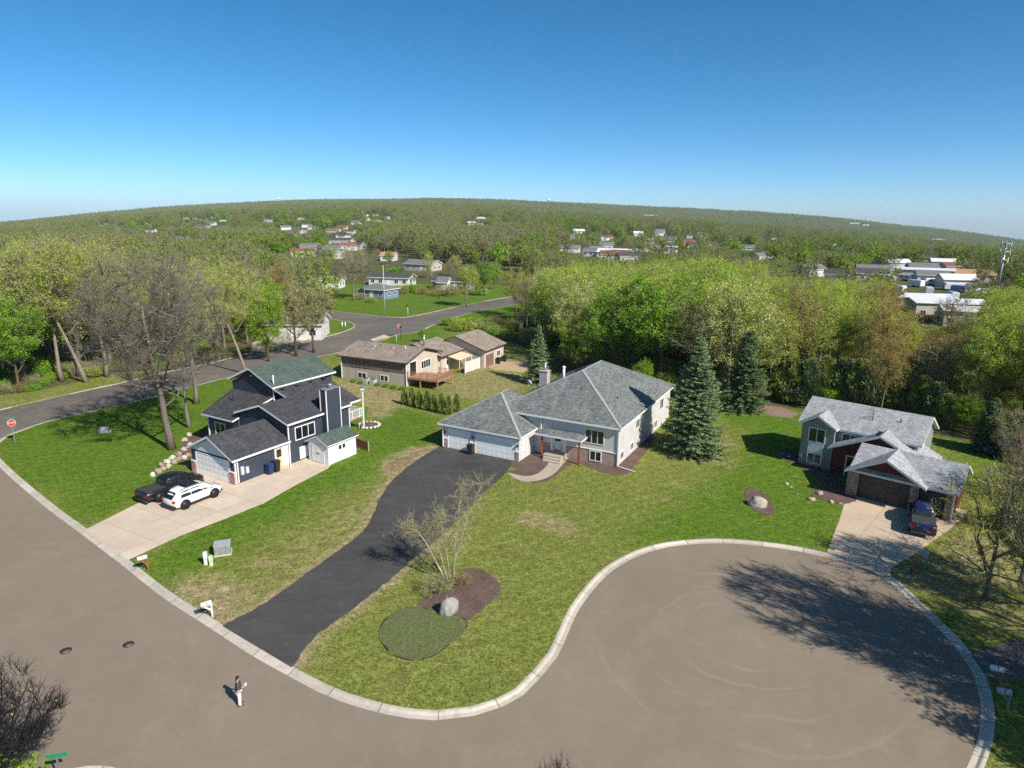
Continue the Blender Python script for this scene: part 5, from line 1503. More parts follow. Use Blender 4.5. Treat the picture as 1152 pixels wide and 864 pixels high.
# the clump of birches on the island bed
bx0, by0 = ground(507, 656, LZ)
def birch():
    R = np.random.default_rng(5); rr = random.Random(8)
    r = empty('birch_tree', (bx0, by0, LZ), 0, 'nearly bare white-stemmed birch clump on the mulched bed by the black driveway', 'tree')
    S = Soup(); nodes = []
    mb = MB()
    stems = [((.1, .3), (2.0, 2.0), 6.4, .065), ((-.3, .2), (-3.0, .6), 4.2, .065), ((.2, .1), (.6, 1.2), 6.8, .05), ((-.1, -.1), (-1.6, 1.8), 3.4, .04), ((0, .2), (-.9, .9), 4.8, .04)]
    for (o, d, h, rad) in stems:
        P = []
        for i in range(10):
            t = i / 9; bend = t ** 1.7 if d[0] > 0 else t ** .9
            P.append((o[0] + d[0] * bend + rr.uniform(-.05, .05), o[1] + d[1] * bend + rr.uniform(-.05, .05), h * (t if d[0] > 0 else sin(t * 1.75) / sin(1.75) * (1 - .12 * t))))
        mb.tube(P, [rad * (1 - .85 * i / 9) + .006 for i in range(10)], 7)
        for i in range(3, 10): nodes += [np.array(P[i])] * (2 if i > 5 else 1)
    mb.build('trunk', B_BIRCH, r)
    Nn = np.array(nodes)
    a = Nn[R.integers(0, len(Nn), 420)]; d = unit(R.normal(size=a.shape) * .8 + np.array([0, 0, .25])); b = a + d * R.uniform(.5, 1.7, (420, 1)); m = (a + b) / 2 + R.normal(size=a.shape) * .06
    S.quads(ribbon(R, np.stack([a, m, b], 1), .024, .01), 0, .5)
    n = 5200; k = R.integers(0, 420, n); c = a[k] + (b[k] - a[k]) * R.uniform(.2, 1, (n, 1)); e = c + unit(R.normal(size=c.shape) + np.array([0, 0, .1])) * R.uniform(.15, .6, (n, 1))
    S.tris(twig_tris(R, c, e, .016), 0, R.uniform(.3, .8, n))
    k = R.integers(0, n, 1100); S.quads(leaf_quads(R, c[k] + (e[k] - c[k]) * R.uniform(.3, 1, (1100, 1)), .055), 1, R.uniform(0, 1, 1100))
    link('crown', S.mesh('crown', [TW_GREY, LF_PALE]), r)
    # low suckers round the foot
birch()
x, y = ground(492, 668, LZ)
tree('bush4', x, y, 1.6, 'garden_shrub', 'twiggy leafless shrub at the foot of the birch clump', 'shrub', None, 1.0, LZ)
x, y = ground(520, 660, LZ)
tree('bush2', x, y, 1.1, 'garden_shrub', 'low brown-budded shrub right of the birch boulder', 'shrub', None, .9, LZ)
# right side, near
tree_px('willow', 1108, 674, 520, 'willow_tree', 'crooked yellow-twigged tree on the grass right of the stone house drive', w=1.0, rz=1)
tree_px('bush2', 1088, 677, 664, 'garden_shrub', 'small reddish shrub at the foot of the crooked yellow-twigged tree', 'shrub')
tree_px('bush4', 1138, 560, 520, 'garden_shrub', 'brown leafless bush at the right edge beyond the stone house', 'shrub', w=1.1)
for (x, y, h, k, w, lab) in [(29.8, 30.2, 15.5, 'shade', .95, 'bare tree outside the right edge whose shadow crosses the turning circle'), (34.5, 26.5, 15, 'shade', 1.05, 'second bare tree outside the right edge shading the turning circle'),
                             (34.0, 21.3, 12, 'green1', 1.15, 'leafy tree outside the right edge shading the lower kerb'), (36.8, 37.6, 13, 'shade', .9, 'bare tree outside the right edge shading the drive of the stone house'), (37.5, 19.5, 14, 'shade', 1.0, 'bare tree outside the lower right corner'), (38.5, 31.5, 14, 'bare1', .9, 'bare tree outside the right edge by the grey drive')]:
    tree(k, x, y, h, 'roadside_tree', lab, 'tree', None, w, LZ)
# ------------------------------------------------------------------ vehicles
def loft(mb, secs, mat=0, cap=True):
    """skin a list of cross-sections (each a list of points) lengthwise"""
    n = len(secs[0]); V = [p for s in secs for p in s]; F = []
    for i in range(len(secs) - 1):
        for k in range(n):
            k2 = (k + 1) % n
            F.append((i * n + k, i * n + k2, (i + 1) * n + k2, (i + 1) * n + k))
    if cap: F.append(tuple(reversed(range(n)))); F.append(tuple((len(secs) - 1) * n + k for k in range(n)))
    mb.shared(V, F, mat, True)

def car_section(x, hw, zb, zt, crown=.03, belt=.62, tuck=.06):
    zm = zb + (zt - zb) * belt
    half = [(hw * .86, zb), (hw - tuck * .3, zb + .1), (hw, zm), (hw - tuck, zt - .05), (hw - tuck - .1, zt), (hw * .45, zt + crown), (0, zt + crown * 1.2)]
    return [(x, y, z) for y, z in half] + [(x, -y, z) for y, z in half[-2::-1]]

def cabin_section(x, hwb, hwt, zb, zt):
    half = [(hwb, zb), (hwb - (hwb - hwt) * .55, zb + (zt - zb) * .6), (hwt, zt - .06), (hwt - .1, zt), (hwt * .5, zt + .03), (0, zt + .035)]
    return [(x, y, z) for y, z in half] + [(x, -y, z) for y, z in half[-2::-1]]

def wheel(root, x, y, r, wd, rimm):
    mb = MB(); s = 1 if y > 0 else -1
    mb.lathe([(r * .62, -wd / 2), (r * .93, -wd / 2), (r, -wd / 2 + .04), (r, wd / 2 - .04), (r * .93, wd / 2), (r * .62, wd / 2)], 20, 0, (x, y, r), 'y')
    o = mb.build('wheel', RUBBER, root)
    rm = MB()
    for k in range(5):
        a = 2 * pi * k / 5; c, t = cos(a), sin(a)
        p = [(x + c * .06 - t * .05, y + s * (wd / 2 - .02), r + t * .06 + c * .05), (x + c * r * .6 - t * .05, y + s * (wd / 2 - .02), r + t * r * .6 + c * .05),
             (x + c * r * .6 + t * .05, y + s * (wd / 2 - .02), r + t * r * .6 - c * .05), (x + c * .06 + t * .05, y + s * (wd / 2 - .02), r + t * .06 - c * .05)]
        rm.prism(p, (0, s * .03, 0))
    rm.lathe([(.02, -.03), (.08, -.02), (.08, .02), (.02, .03)], 10, 0, (x, y + s * (wd / 2), r), 'y')
    rm.lathe([(r * .56, -.03), (r * .63, -.03), (r * .63, .03), (r * .56, .03)], 20, 0, (x, y + s * (wd / 2 - .02), r), 'y')
    rm.build('rim', rimm, o)
    return o

def vehicle(name, x, y, rot, label, cat, col, kind='suv', L=4.75, Wd=1.9, rim=None, z=LZ + .02, roofglass=False, stripe=False):
    """front looks along local +x; origin under the middle"""
    r = empty(name, (x, y, z), radians(rot), label, cat)
    P = paint(name + '_paint_' + kind + str(round(col[0], 2)) + str(round(col[2], 2)), col)
    rim = rim or GALV
    hw = Wd / 2; h = L / 2
    mb = MB()
    if kind == 'suv':
        secs = [(-h, .8, .5, .95), (-h + .12, .93, .3, 1.04), (-h + .5, .99, .25, 1.08), (-h + 1.6, 1, .24, 1.06), (0, 1, .24, 1.04), (h - 1.5, 1, .24, 1.04), (h - .9, .98, .25, 1.0), (h - .3, .93, .28, .9), (h - .05, .8, .36, .76), (h, .7, .42, .66)]
        zt = [c[3] for c in secs]
        cab = [(-h + .1, .70, .62, 1.0, 1.06), (-h + .3, .86, .64, 1.02, 1.38), (-h + .75, .88, .68, 1.02, 1.62), (-h + 1.4, .89, .7, 1.02, 1.68), (.2, .89, .7, 1.02, 1.66), (.75, .88, .68, 1.02, 1.58), (1.35, .85, .63, 1.0, 1.22), (1.7, .8, .6, .99, 1.03)]
        wx = (-h + .95, h - .93); wr = .37
        glass = [(-h + .72, -.75, .2, .0), (-.68, .42, .0, .0), (.5, 1.28, .0, .42)]
    else:
        secs = [(-h, .9, .55, 1.05), (-h + .15, .97, .42, 1.12), (-h + 1.0, 1, .4, 1.13), (-h + 2.0, 1, .4, 1.13), (0, 1, .4, 1.13), (h - 1.6, 1, .4, 1.13), (h - .7, .98, .4, 1.1), (h - .15, .93, .42, 1.04), (h, .82, .5, .95)]
        zc = -h + 1.95
        cab = [(zc - .08, .84, .7, 1.08, 1.2), (zc + .05, .88, .7, 1.08, 1.72), (zc + .6, .89, .71, 1.08, 1.84), (zc + 1.5, .89, .71, 1.08, 1.83), (zc + 2.0, .87, .68, 1.08, 1.7), (zc + 2.55, .85, .65, 1.07, 1.2), (zc + 2.75, .8, .6, 1.06, 1.09)]
        wx = (-h + 1.15, h - 1.0); wr = .41
        glass = [(zc + .16, zc + .95, .06, .0), (zc + 1.03, zc + 2.35, .0, .5)]
    loft(mb, [car_section(a, hw * b, c, d) for a, b, c, d in secs])
    loft(mb, [cabin_section(a, hw * b, hw * c, d, e) for a, b, c, d, e in cab])
    body = mb.build('body', P, r)
    # glass bands set just proud of the cabin sides
    def cab_y(xx, zz):
        for i in range(len(cab) - 1):
            if cab[i][0] <= xx <= cab[i + 1][0]:
                t = (xx - cab[i][0]) / (cab[i + 1][0] - cab[i][0]); b = [cab[i][k] + (cab[i + 1][k] - cab[i][k]) * t for k in range(5)]
                f = min(1, max(0, (zz - b[3]) / max(.05, b[4] - .06 - b[3])))
                k = f / .6 * .55 if f < .6 else .55 + (f - .6) / .4 * .45
                return hw * (b[1] + (b[2] - b[1]) * k), b[3], b[4]
        return hw * .8, 1, 1.2
    for s in (1, -1):
        for (a, b, la, lb) in glass:
            mb = MB(); top = []; bot = []
            for i in range(5):
                xx = a + (b - a) * i / 4; _, zb_, zt_ = cab_y(xx, 1.1)
                z0 = zb_ + .03; z1 = max(z0 + .03, zt_ - .1)
                bot.append((xx, s * (cab_y(xx, z0)[0] + .014), z0)); top.append((xx, s * (cab_y(xx, z1)[0] + .012), z1))
            for i in range(4):
                q = [bot[i], bot[i + 1], top[i + 1], top[i]]; mb.face(q if s < 0 else q[::-1])
            mb.build('side_window', GLASS, r)
    # windscreen and rear screen
    c0, c1 = cab[-2], cab[-3]
    mb = MB(); q = lambda c, yf, zf, dx: (c[0] + dx, hw * (c[1] + (c[2] - c[1]) * zf) * yf, c[3] + (c[4] - c[3]) * zf)
    mb.face([(cab[-1][0] - .02, -hw * .68, cab[-1][4] + .03), (cab[-1][0] - .02, hw * .68, cab[-1][4] + .03), (cab[-3][0] + .1, hw * .6, cab[-3][4] - .02), (cab[-3][0] + .1, -hw * .6, cab[-3][4] - .02)])
    g = mb.build('windscreen', GLASS, r); g.location = (.05, 0, .045)
    mb = MB()
    if kind == 'suv': mb.face([(-h + .06, hw * .6, 1.1), (-h + .06, -hw * .6, 1.1), (-h + .52, -hw * .58, 1.53), (-h + .52, hw * .58, 1.53)])
    else: mb.face([(zc - .09, hw * .6, 1.22), (zc - .09, -hw * .6, 1.22), (zc + .0, -hw * .58, 1.62), (zc + .0, hw * .58, 1.62)])
    g = mb.build('rear_window', GLASS, r); g.location = (-.05, 0, .02)
    # lamps, bumpers, arches, mirrors, plate
    RED = glassy('tail_lamp_red', (.35, .01, .01), .2); HL = glassy('head_lamp_clear', (.5, .52, .54), .1)
    for s in (1, -1):
        mb = MB(); mb.box(-h - .015, -h + .12, min(s * hw * .6, s * hw * .9), max(s * hw * .6, s * hw * .9), .78, 1.0 if kind != 'suv' else .98); bevel(mb.build('tail_light', RED, r), .02)
        mb = MB(); mb.box(h - .28, h - .04, min(s * hw * .5, s * hw * .82), max(s * hw * .5, s * hw * .82), .68 if kind == 'suv' else .82, .8 if kind == 'suv' else .98); bevel(mb.build('headlight', HL, r), .03)
        mb = MB(); xm = 1.25 if kind == 'suv' else zc + 2.3; mb.box(xm - .1, xm + .08, min(s * hw * .95, s * hw * 1.13), max(s * hw * .95, s * hw * 1.13), 1.08, 1.24); bevel(mb.build('mirror', P if kind == 'suv' else BLACKP, r), .04)
        for xw in wx:
            mb = MB(); n = 12
            for k in range(n):
                a, b = pi * k / n, pi * (k + 1) / n
                ro, ri = wr + .13, wr + .02
                f = [(xw + cos(a) * ri, s * (hw + .004), wr + sin(a) * ri), (xw + cos(b) * ri, s * (hw + .004), wr + sin(b) * ri), (xw + cos(b) * ro, s * (hw + .004), wr + sin(b) * ro), (xw + cos(a) * ro, s * (hw + .004), wr + sin(a) * ro)]
                mb.prism(f, (0, -s * .12, 0))
            mb.lathe([(wr + .03, -.1), (wr + .03, .0)], 16, 0, (xw, s * (hw - .02), wr), 'y')
            mb.build('wheel_arch', BLACKP, r)
            wheel(r, xw, s * (hw - .1), wr, .25, rim)
    mb = MB(); mb.box(-h - .05, -h + .15, -hw * .88, hw * .88, .32, .52); bevel(mb.build('bumper', BLACKP if kind == 'suv' else plain('dark_chrome', (.12, .12, .125), .25, .9), r), .04)
    mb = MB(); mb.box(h - .22, h + .03, -hw * .8, hw * .8, .3, .5); mb.box(h - .1, h + .02, -hw * .5, hw * .5, .55, .8); bevel(mb.build('grille', BLACKP, r), .03)
    if kind == 'suv':
        if roofglass:
            mb = MB(); mb.face([(-h + 1.35, -hw * .5, 1.725), (.35, -hw * .5, 1.71), (.35, hw * .5, 1.71), (-h + 1.35, hw * .5, 1.725)]); mb.build('roof_glass', GLASS, r)
        for s in (1, -1):
            mb = MB(); mb.tube([(-h + .8, s * hw * .66, 1.68), (-h + 1.4, s * hw * .68, 1.75), (.2, s * hw * .68, 1.73), (.55, s * hw * .66, 1.66)], .022, 6); mb.build('roof_rail', BLACKP, r)
        mb = MB(); mb.box(-h + .8, h - .9, -hw - .006, hw + .006, .26, .4); mb.build('sill_cladding', BLACKP, r)
    else:
        mb = MB(); mb.box(-h + .12, zc - .12, -hw * .86, hw * .86, 1.13, 1.19); bevel(mb.build('bed_cover', plain('tonneau_vinyl', (.05, .05, .05) if col[2] < .05 else (.07, .07, .072), .7), r), .03)
    return r

# parked beside the navy house: tail to the street
sx0, sy0 = ground(188, 574, LZ); sx1, sy1 = ground(240, 553, LZ)
a = math.degrees(atan2(sy1 - sy0, sx1 - sx0))
vehicle('parked_suv', -28.15, 54.8, 60.5, 'white sport utility car with black roof glass on the pale concrete drive', 'car', (.78, .78, .78), 'suv', 4.75, 1.92, plain('black_wheel_rim', (.03, .03, .033), .35, .5), roofglass=True)
vehicle('pickup_truck', -30.95, 56.4, 60, 'black pickup truck with covered bed beside the white car', 'truck', (.012, .012, .014), 'truck', 5.6, 2.02, GALV)
# navy pickup in front of the stone house, tail to the street
px_, py_ = ground(1032, 592, LZ)
vehicle('pickup_truck', px_ + .35, py_ + .1, 60, 'dark blue pickup truck with black bed cover before the stone house', 'truck', (.012, .02, .085), 'truck', 5.2, 1.88, GALV)
mb = MB()
K = empty('kayak', (px_ + 2.45, py_ + 3.0, LZ), radians(50), 'red and orange kayak lying by the garage door of the stone house', 'kayak')
prof = []
for i in range(9):
    t = i / 8; w_ = .34 * sin(pi * t) ** .7 + .01; x_ = -1.4 + 2.8 * t
    prof.append([(x_, w_ * cos(q), .32 + .2 * sin(q) * (sin(pi * t) ** .6) + .12 * (2 * t - 1) ** 4) for q in [2 * pi * k / 10 for k in range(10)]])
loft(mb, prof); mb.build('hull', paint('kayak_red', (.5, .045, .02)), K)
mb = MB(); mb.lathe([(.2, .48), (.24, .5), (.24, .54), (.18, .54)], 14, 0, (0, 0, 0)); mb.build('cockpit_rim', paint('kayak_orange', (.65, .25, .03)), K)
# a van and a dark car by the trees beyond the brown house; a blue car by the spruces on the right
vx, vy = ground(584, 363, 0)
vehicle('parked_car', vx, vy, 215, 'pale silver car at the edge of the trees beyond the brown house', 'car', (.55, .58, .62), 'suv', 5.0, 1.95, z=.05)
vx, vy = ground(598, 366, 0)
vehicle('parked_suv', vx, vy, 215, 'black car beside the pale silver one at the edge of the trees', 'car', (.02, .02, .024), 'suv', 4.7, 1.9, z=.05)
vx, vy = ground(1116, 508, 0)
vehicle('parked_suv', vx, vy, 200, 'bright blue car half hidden between the spruces on the right', 'car', (.05, .17, .42), 'suv', 4.5, 1.85, z=.05)

# ------------------------------------------------------------------ person
def skin_body(name, joints, bones, mat, parent, root=0, sub=2):
    me = bpy.data.meshes.new(name)
    me.from_pydata([j[0] for j in joints], bones, [])
    o = link(name, me, parent)
    sk = o.modifiers.new('skin', 'SKIN'); sk.use_smooth_shade = True
    for i, j in enumerate(joints):
        v = me.skin_vertices[0].data[i]; v.radius = j[1] if isinstance(j[1], tuple) else (j[1], j[1]); v.use_root = i == root
    s = o.modifiers.new('sub', 'SUBSURF'); s.levels = sub; s.render_levels = sub
    me.materials.append(mat)
    return o

def person(x, y, rot):
    r = empty('person', (x, y, .022), radians(rot), 'person in dark grey jacket and white trousers standing on the road holding a small controller', 'person')
    SKIN = plain('skin', (.5, .31, .23), .5, var=.05)
    # joints: (position, radius); facing local +x
    J = []; E = []
    def add(p, rad, frm=None):
        J.append((p, rad)); i = len(J) - 1
        if frm is not None: E.append((frm, i))
        return i
    pel = add((0, 0, .95), (.15, .11))
    sp = add((.0, 0, 1.12), (.14, .1), pel); chs = add((.0, 0, 1.32), (.17, .115), sp); nk = add((.01, 0, 1.47), .055, chs)
    nk2 = add((.03, 0, 1.53), .05, nk); hd = add((.045, 0, 1.61), (.075, .088), nk2); tp = add((.03, 0, 1.7), (.062, .07), hd)
    for s in (1, -1):
        hip = add((0, s * .1, .88), .095, pel); kn = add((.02, s * .12, .5), .062, hip); an = add((-.02, s * .125, .09), .042, kn); to = add((.14, s * .14, .035), (.042, .03), an)
        shd = add((0, s * .18, 1.4), .068, chs); el = add((-.02, s * .26, 1.13), .047, shd); wr_ = add((.22, s * .14, 1.12), .032, el); hn = add((.3, s * .09, 1.14), (.022, .038), wr_)
        for k, (dy, ln) in enumerate(((-.03, .055), (-.01, .068), (.012, .064), (.03, .05))):
            f1 = add((.335, s * .085 + dy * .8, 1.145), .0095, hn); add((.335 + ln * .6, s * .06 + dy * .8, 1.165), .0085, f1)
        t1 = add((.3, s * .06, 1.17), .0105, hn); add((.33, s * .035, 1.185), .009, t1)
    body = skin_body('body', J, E, SKIN, r)
    # face: nose, eyes, mouth, ears on the head
    mb = MB(); mb.lathe([(.0, .0), (.014, .01), (.01, .035), (.0, .05)], 6, 0, (.132, 0, 1.585)); mb.build('nose', SKIN, r)
    for s in (1, -1):
        mb = MB(); mb.lathe([(.0, -.01), (.011, -.004), (.011, .004), (0, .01)], 8, 0, (.118, s * .032, 1.63), 'x'); mb.build('eye', BLACKP, r)
        mb = MB(); mb.lathe([(.0, -.012), (.028, -.008), (.028, .008), (0, .012)], 8, 0, (.035, s * .086, 1.61), 'y'); mb.build('ear', SKIN, r)
    mb = MB(); mb.box(.112, .124, -.022, .022, 1.55, 1.558); mb.build('mouth', plain('lips', (.35, .13, .11), .5), r)
    HAIR = plain('dark_hair', (.022, .016, .013), .6)
    mb = MB(); secs = []
    for i in range(7):
        a = -.15 + (pi / 2 + .1) * i / 6
        rad = max(.004, cos(a)); secs.append([(.022 + (.098 if cos(q) < .3 else .088) * rad * cos(q), .09 * rad * sin(q), 1.655 + .1 * sin(a)) for q in [2 * pi * k / 14 for k in range(14)]])
    loft(mb, secs); mb.box(-.085, -.03, -.07, .07, 1.53, 1.66); mb.build('hair', HAIR, r)
    JK = plain('charcoal_jacket', (.06, .066, .072), .85, var=.2, scale=8)
    J, E = [], []
    w = add((0, 0, .86), (.2, .155)); a = add((0, 0, 1.1), (.185, .14), w); b = add((0, 0, 1.32), (.2, .145), a); add((.0, 0, 1.46), (.085, .075), b)
    for s in (1, -1):
        q = add((0, s * .2, 1.4), .08, b); e = add((-.02, s * .27, 1.13), .06, q); add((.18, s * .165, 1.12), .047, e)
    skin_body('jacket', J, E, JK, r)
    TR = plain('white_trousers', (.78, .77, .75), .8, var=.05)
    J, E = [], []
    p = add((0, 0, .95), (.185, .145))
    for s in (1, -1):
        q = add((0, s * .1, .84), .108, p); k = add((.02, s * .12, .5), .09, q); add((-.005, s * .125, .06), .084, k)
    skin_body('trousers', J, E, TR, r)
    for s in (1, -1):
        mb = MB(); loft(mb, [[(-.08 + .28 * t, s * .13 + .048 * (1 - .3 * t) * cos(q), .05 + .045 * (1 - .35 * t) * sin(q)) for q in [2 * pi * k / 8 for k in range(8)]] for t in (0, .3, .7, 1)])
        mb.build('shoe', plain('dark_shoe', (.05, .045, .04), .6), r)
    return r
hx, hy = ground(270, 793, .02)
person(hx, hy, 20)
rc = MB(); rc.box(-.05, .05, -.1, .1, -.02, .02)
o = bevel(rc.build('controller', WHITE), .015); tag(o, 'small white handheld controller in the hands of the person on the road', 'controller')
c_, s_ = cos(radians(20)), sin(radians(20)); o.location = (hx + .37 * c_, hy + .37 * s_, .022 + 1.165); o.rotation_euler = (0, 0, radians(20))

# ------------------------------------------------------------------ street and garden furniture
def text_mesh(txt, size, mat, parent, loc, rot):
    cu = bpy.data.curves.new('lettering', 'FONT'); cu.body = txt; cu.size = size; cu.align_x = 'CENTER'; cu.align_y = 'CENTER'; cu.extrude = .002
    ob = bpy.data.objects.new('lettering', cu); COL.objects.link(ob)
    dg = bpy.context.evaluated_depsgraph_get(); me = bpy.data.meshes.new_from_object(ob.evaluated_get(dg))
    bpy.data.objects.remove(ob)
    me.materials.clear(); me.materials.append(mat)
    o = link('lettering', me, parent); o.location = loc; o.rotation_euler = rot
    return o
REDP = plain('sign_red', (.5, .03, .03), .45, var=.06); GREENP = plain('sign_green', (.02, .24, .12), .45, var=.06)
def stop_sign(x, y, rot, label, street=True, h=2.3):
    r = empty('stop_sign', (x, y, LZ), radians(rot), label, 'sign')
    mb = MB(); mb.box(-.03, .03, -.025, .025, 0, h + (.75 if street else .4)); mb.build('post', GALV, r)
    mb = MB(); R8 = .4
    def octo(R, yy): return [(R * cos(pi / 8 + k * pi / 4), yy, h + R * sin(pi / 8 + k * pi / 4)) for k in range(8)]
    mb.prism(octo(R8, -.03), (0, -.012, 0), 0); pl = mb.build('sign_plate', WHITE, r)
    mb = MB(); mb.prism(octo(R8 - .03, -.0425), (0, -.003, 0)); mb.build('red_field', REDP, pl)
    text_mesh('STOP', .27, WHITE, pl, (0, -.049, h), (pi / 2, 0, 0))
    if street:
        for (dz, rz) in ((.52, 0), (.7, 90)):
            mb = MB(); mb.box(-.38, .38, -.01, .01, -.08, .08); o = mb.build('street_name_blade', GREENP, r); o.location = (0, 0, h + dz); o.rotation_euler = (0, 0, radians(rz))
    return r
x, y = ground(17, 498, LZ); stop_sign(x, y, 35, 'stop sign with green street name blades at the left corner of the lawn')
x, y = ground(449, 379, LZ); stop_sign(x, y, 10, 'stop sign at the junction in front of the brown house', False)
x, y = ground(70, 885, LZ); s3 = empty('street_sign', (x, y, LZ), radians(15), 'green street name sign on a post at the bottom left corner', 'sign')
mb = MB(); mb.box(-.03, .03, -.03, .03, 0, 1.6); mb.build('post', GALV, s3)
mb = MB(); mb.box(-.42, .42, -.015, .015, 1.55, 1.75); mb.build('street_name_blade', GREENP, s3)

def pole(name, x, y, h, label, cat, mat, arm=False, head=False, cross=False, r0=.11):
    r = empty(name, (x, y, terrain(x, y)), 0, label, cat)
    mb = MB(); mb.tube([(0, 0, 0), (0, 0, h)], [r0, r0 * .6], 8); mb.build('post', mat, r)
    if cross:
        mb = MB(); mb.box(-1.1, 1.1, -.06, .06, h - .7, h - .55); mb.build('crossarm', mat, r)
        mb = MB(); mb.lathe([(.05, h - 2.2), (.2, h - 2.1), (.2, h - 1.3), (.05, h - 1.2)], 10, 0, (.25, 0, 0)); mb.build('transformer', plain('transformer_grey', (.4, .41, .42), .5), r)
        for k in (-1, -.5, .5, 1):
            mb = MB(); mb.lathe([(.03, 0), (.05, .06), (.03, .14)], 6, 0, (k, 0, h - .55)); mb.build('insulator', BRD, r)
    if head:
        mb = MB(); mb.lathe([(.05, h), (.16, h + .05), (.2, h + .3), (.22, h + .34), (.05, h + .5)], 10); mb.build('lamp_head', BLACKP, r)
    if arm:
        mb = MB(); mb.tube([(0, 0, h - .3), (.6, -.3, h), (1.5, -.8, h + .1)], .045, 6); mb.build('lamp_arm', mat, r)
        mb = MB(); mb.box(1.3, 1.9, -1.05, -.75, h + .02, h + .16); mb.build('lamp_head', GALV, r)
    return r
WOODP = plain('weathered_pole', (.34, .29, .23), .85, var=.2)
x, y = ground(433, 355, LZ); pole('street_light', x, y, height_for(x, y, 298), 'tall pale street light pole in front of the blue house', 'street light', plain('pale_pole', (.55, .52, .46), .6), arm=True)
x, y = ground(525, 337, LZ); pole('power_pole', x, y, height_for(x, y, 302), 'wooden power pole on the far lawn beside the upper road', 'power pole', plain('light_wood_pole', (.5, .45, .36), .8), cross=True, r0=.16)
x, y = ground(459, 356, LZ); pole('yard_lamp', x, y, 2.6, 'white-topped garden post by the kerb opposite the junction', 'post', WHITE, head=True, r0=.06)
x, y = ground(494, 345, LZ); pole('yard_lamp', x, y, 2.4, 'dark lamp post on the middle of the far lawn', 'lamp post', DARK, head=True, r0=.06)
x, y = ground(451, 382, LZ); pole('yard_lamp', x, y, 2.5, 'dark lamp post beside the stop sign before the brown house', 'lamp post', DARK, head=True, r0=.06)
x, y = ground(446, 386, LZ); pole('garden_post', x, y, 1.9, 'short pale post on the front grass of the brown house', 'post', plain('pale_post', (.6, .6, .5), .6), r0=.07)
for (px, lab) in ((385, 'left one of two white marker posts on the corner grass across the junction'), (388.5, 'right one of two white marker posts on the corner grass across the junction')):
    x, y = ground(px, 368, LZ); mb = MB(); mb.lathe([(.16, 0), (.16, .95), (.12, 1.1), (.02, 1.14)], 10); o = mb.build('marker_post', WHITE); o.location = (x, y, LZ); tag(o, lab, 'post', 'white marker posts')

def mailbox(x, y, rot, label, box, postm, parts2=True):
    r = empty('mailbox', (x, y, LZ), radians(rot), label, 'mailbox')
    mb = MB(); mb.box(-.05, .05, -.05, .05, 0, 1.1); mb.prism([(-.04, -.05, .55), (-.04, -.05, .7), (-.04, -.5, 1.08), (-.04, -.5, .98)], (.08, 0, 0)); mb.box(-.06, .06, -.62, .1, 1.0, 1.1); mb.build('post', postm, r)
    mb = MB(); sec = []
    for yy in (-.72, .02):
        sec.append([(.14 * cos(q), yy, 1.24 + .17 * sin(q)) if q < pi + .01 else (.14 * (1 if k == 9 else -1), yy, 1.1) for k, q in enumerate([pi * i / 7 for i in range(8)] + [4.0, 5.5])])
    sec = [[(s[0][0], s[0][1], s[0][2])] + s[1:8] + [(-.14, s[0][1], 1.1), (.14, s[0][1], 1.1)] for s in sec]
    loft(mb, sec); mb.build('box', box, r)
    mb = MB(); mb.box(.145, .16, -.35, -.3, 1.2, 1.45); mb.build('flag', REDP, r)
    r.scale = (.85,) * 3
    return r
x, y = ground(167, 641, LZ); mailbox(x, y, -50, 'white mailbox on a red-brown post at the kerb by the pale drive', WHITE, plain('red_post', (.35, .1, .06), .7))
x, y = ground(239, 694, LZ); mailbox(x, y, -50, 'all white mailbox at the kerb by the black drive', WHITE, plain('white_post', (.74, .74, .73), .5))
x, y = ground(1041, 637, LZ); mailbox(x, y, 210, 'pale blue mailbox on the grass right of the stone house drive', plain('pale_blue_box', (.4, .5, .52), .5), GALV)
x, y = ground(1125, 772, LZ); mailbox(x, y, 250, 'white mailbox in the shade at the right kerb below the grey drive', WHITE, plain('brown_post', (.25, .13, .07), .7))
x, y = ground(1133, 798, LZ); mailbox(x, y, 250, 'grey mailbox in the shade, lowest at the right kerb', plain('grey_box', (.42, .42, .45), .5), GALV)
x, y = ground(1025, 646, LZ)
hyd = empty('fire_hydrant', (x, y, LZ), 0, 'red fire hydrant on the grass at the stone house drive', 'hydrant'); hyd.scale = (.8, .8, .8); HYR = plain('faded_red_iron', (.3, .05, .035), .6)
mb = MB(); mb.lathe([(.2, 0), (.2, .05), (.13, .08), (.13, .5), (.17, .52), (.17, .58), (.13, .62), (.05, .74), (.02, .76)], 12); mb.build('barrel', HYR, hyd)
for s in (1, -1):
    mb = MB(); mb.lathe([(.06, 0), (.06, .16), (.075, .17), (.075, .2)], 8, 0, (0, 0, 0), 'x'); o = mb.build('outlet', HYR, hyd); o.location = (0, 0, .42); o.rotation_euler = (0, 0, 0 if s > 0 else pi)
x, y = ground(251, 622, LZ)
tb = empty('transformer_box', (x, y, LZ), radians(20), 'grey metal utility cabinet on the lawn between the two drives', 'utility box'); tb.scale = (.72, .72, .8)
mb = MB(); mb.box(-.85, .85, -.75, .75, 0, .12); mb.build('base', CONC, tb)
mb = MB(); mb.prism([(-.78, -.68, .12), (.78, -.68, .12), (.78, -.68, .95), (-.78, -.68, .95)], (0, 1.36, 0)); mb.build('body', plain('cabinet_grey', (.24, .25, .26), .5, var=.3, scale=5), tb)
mb = MB(); mb.box(-.82, .82, -.72, .72, .95, 1.03); bevel(mb.build('lid', plain('cabinet_lid', (.36, .37, .38), .5, var=.25, scale=4), tb), .03)
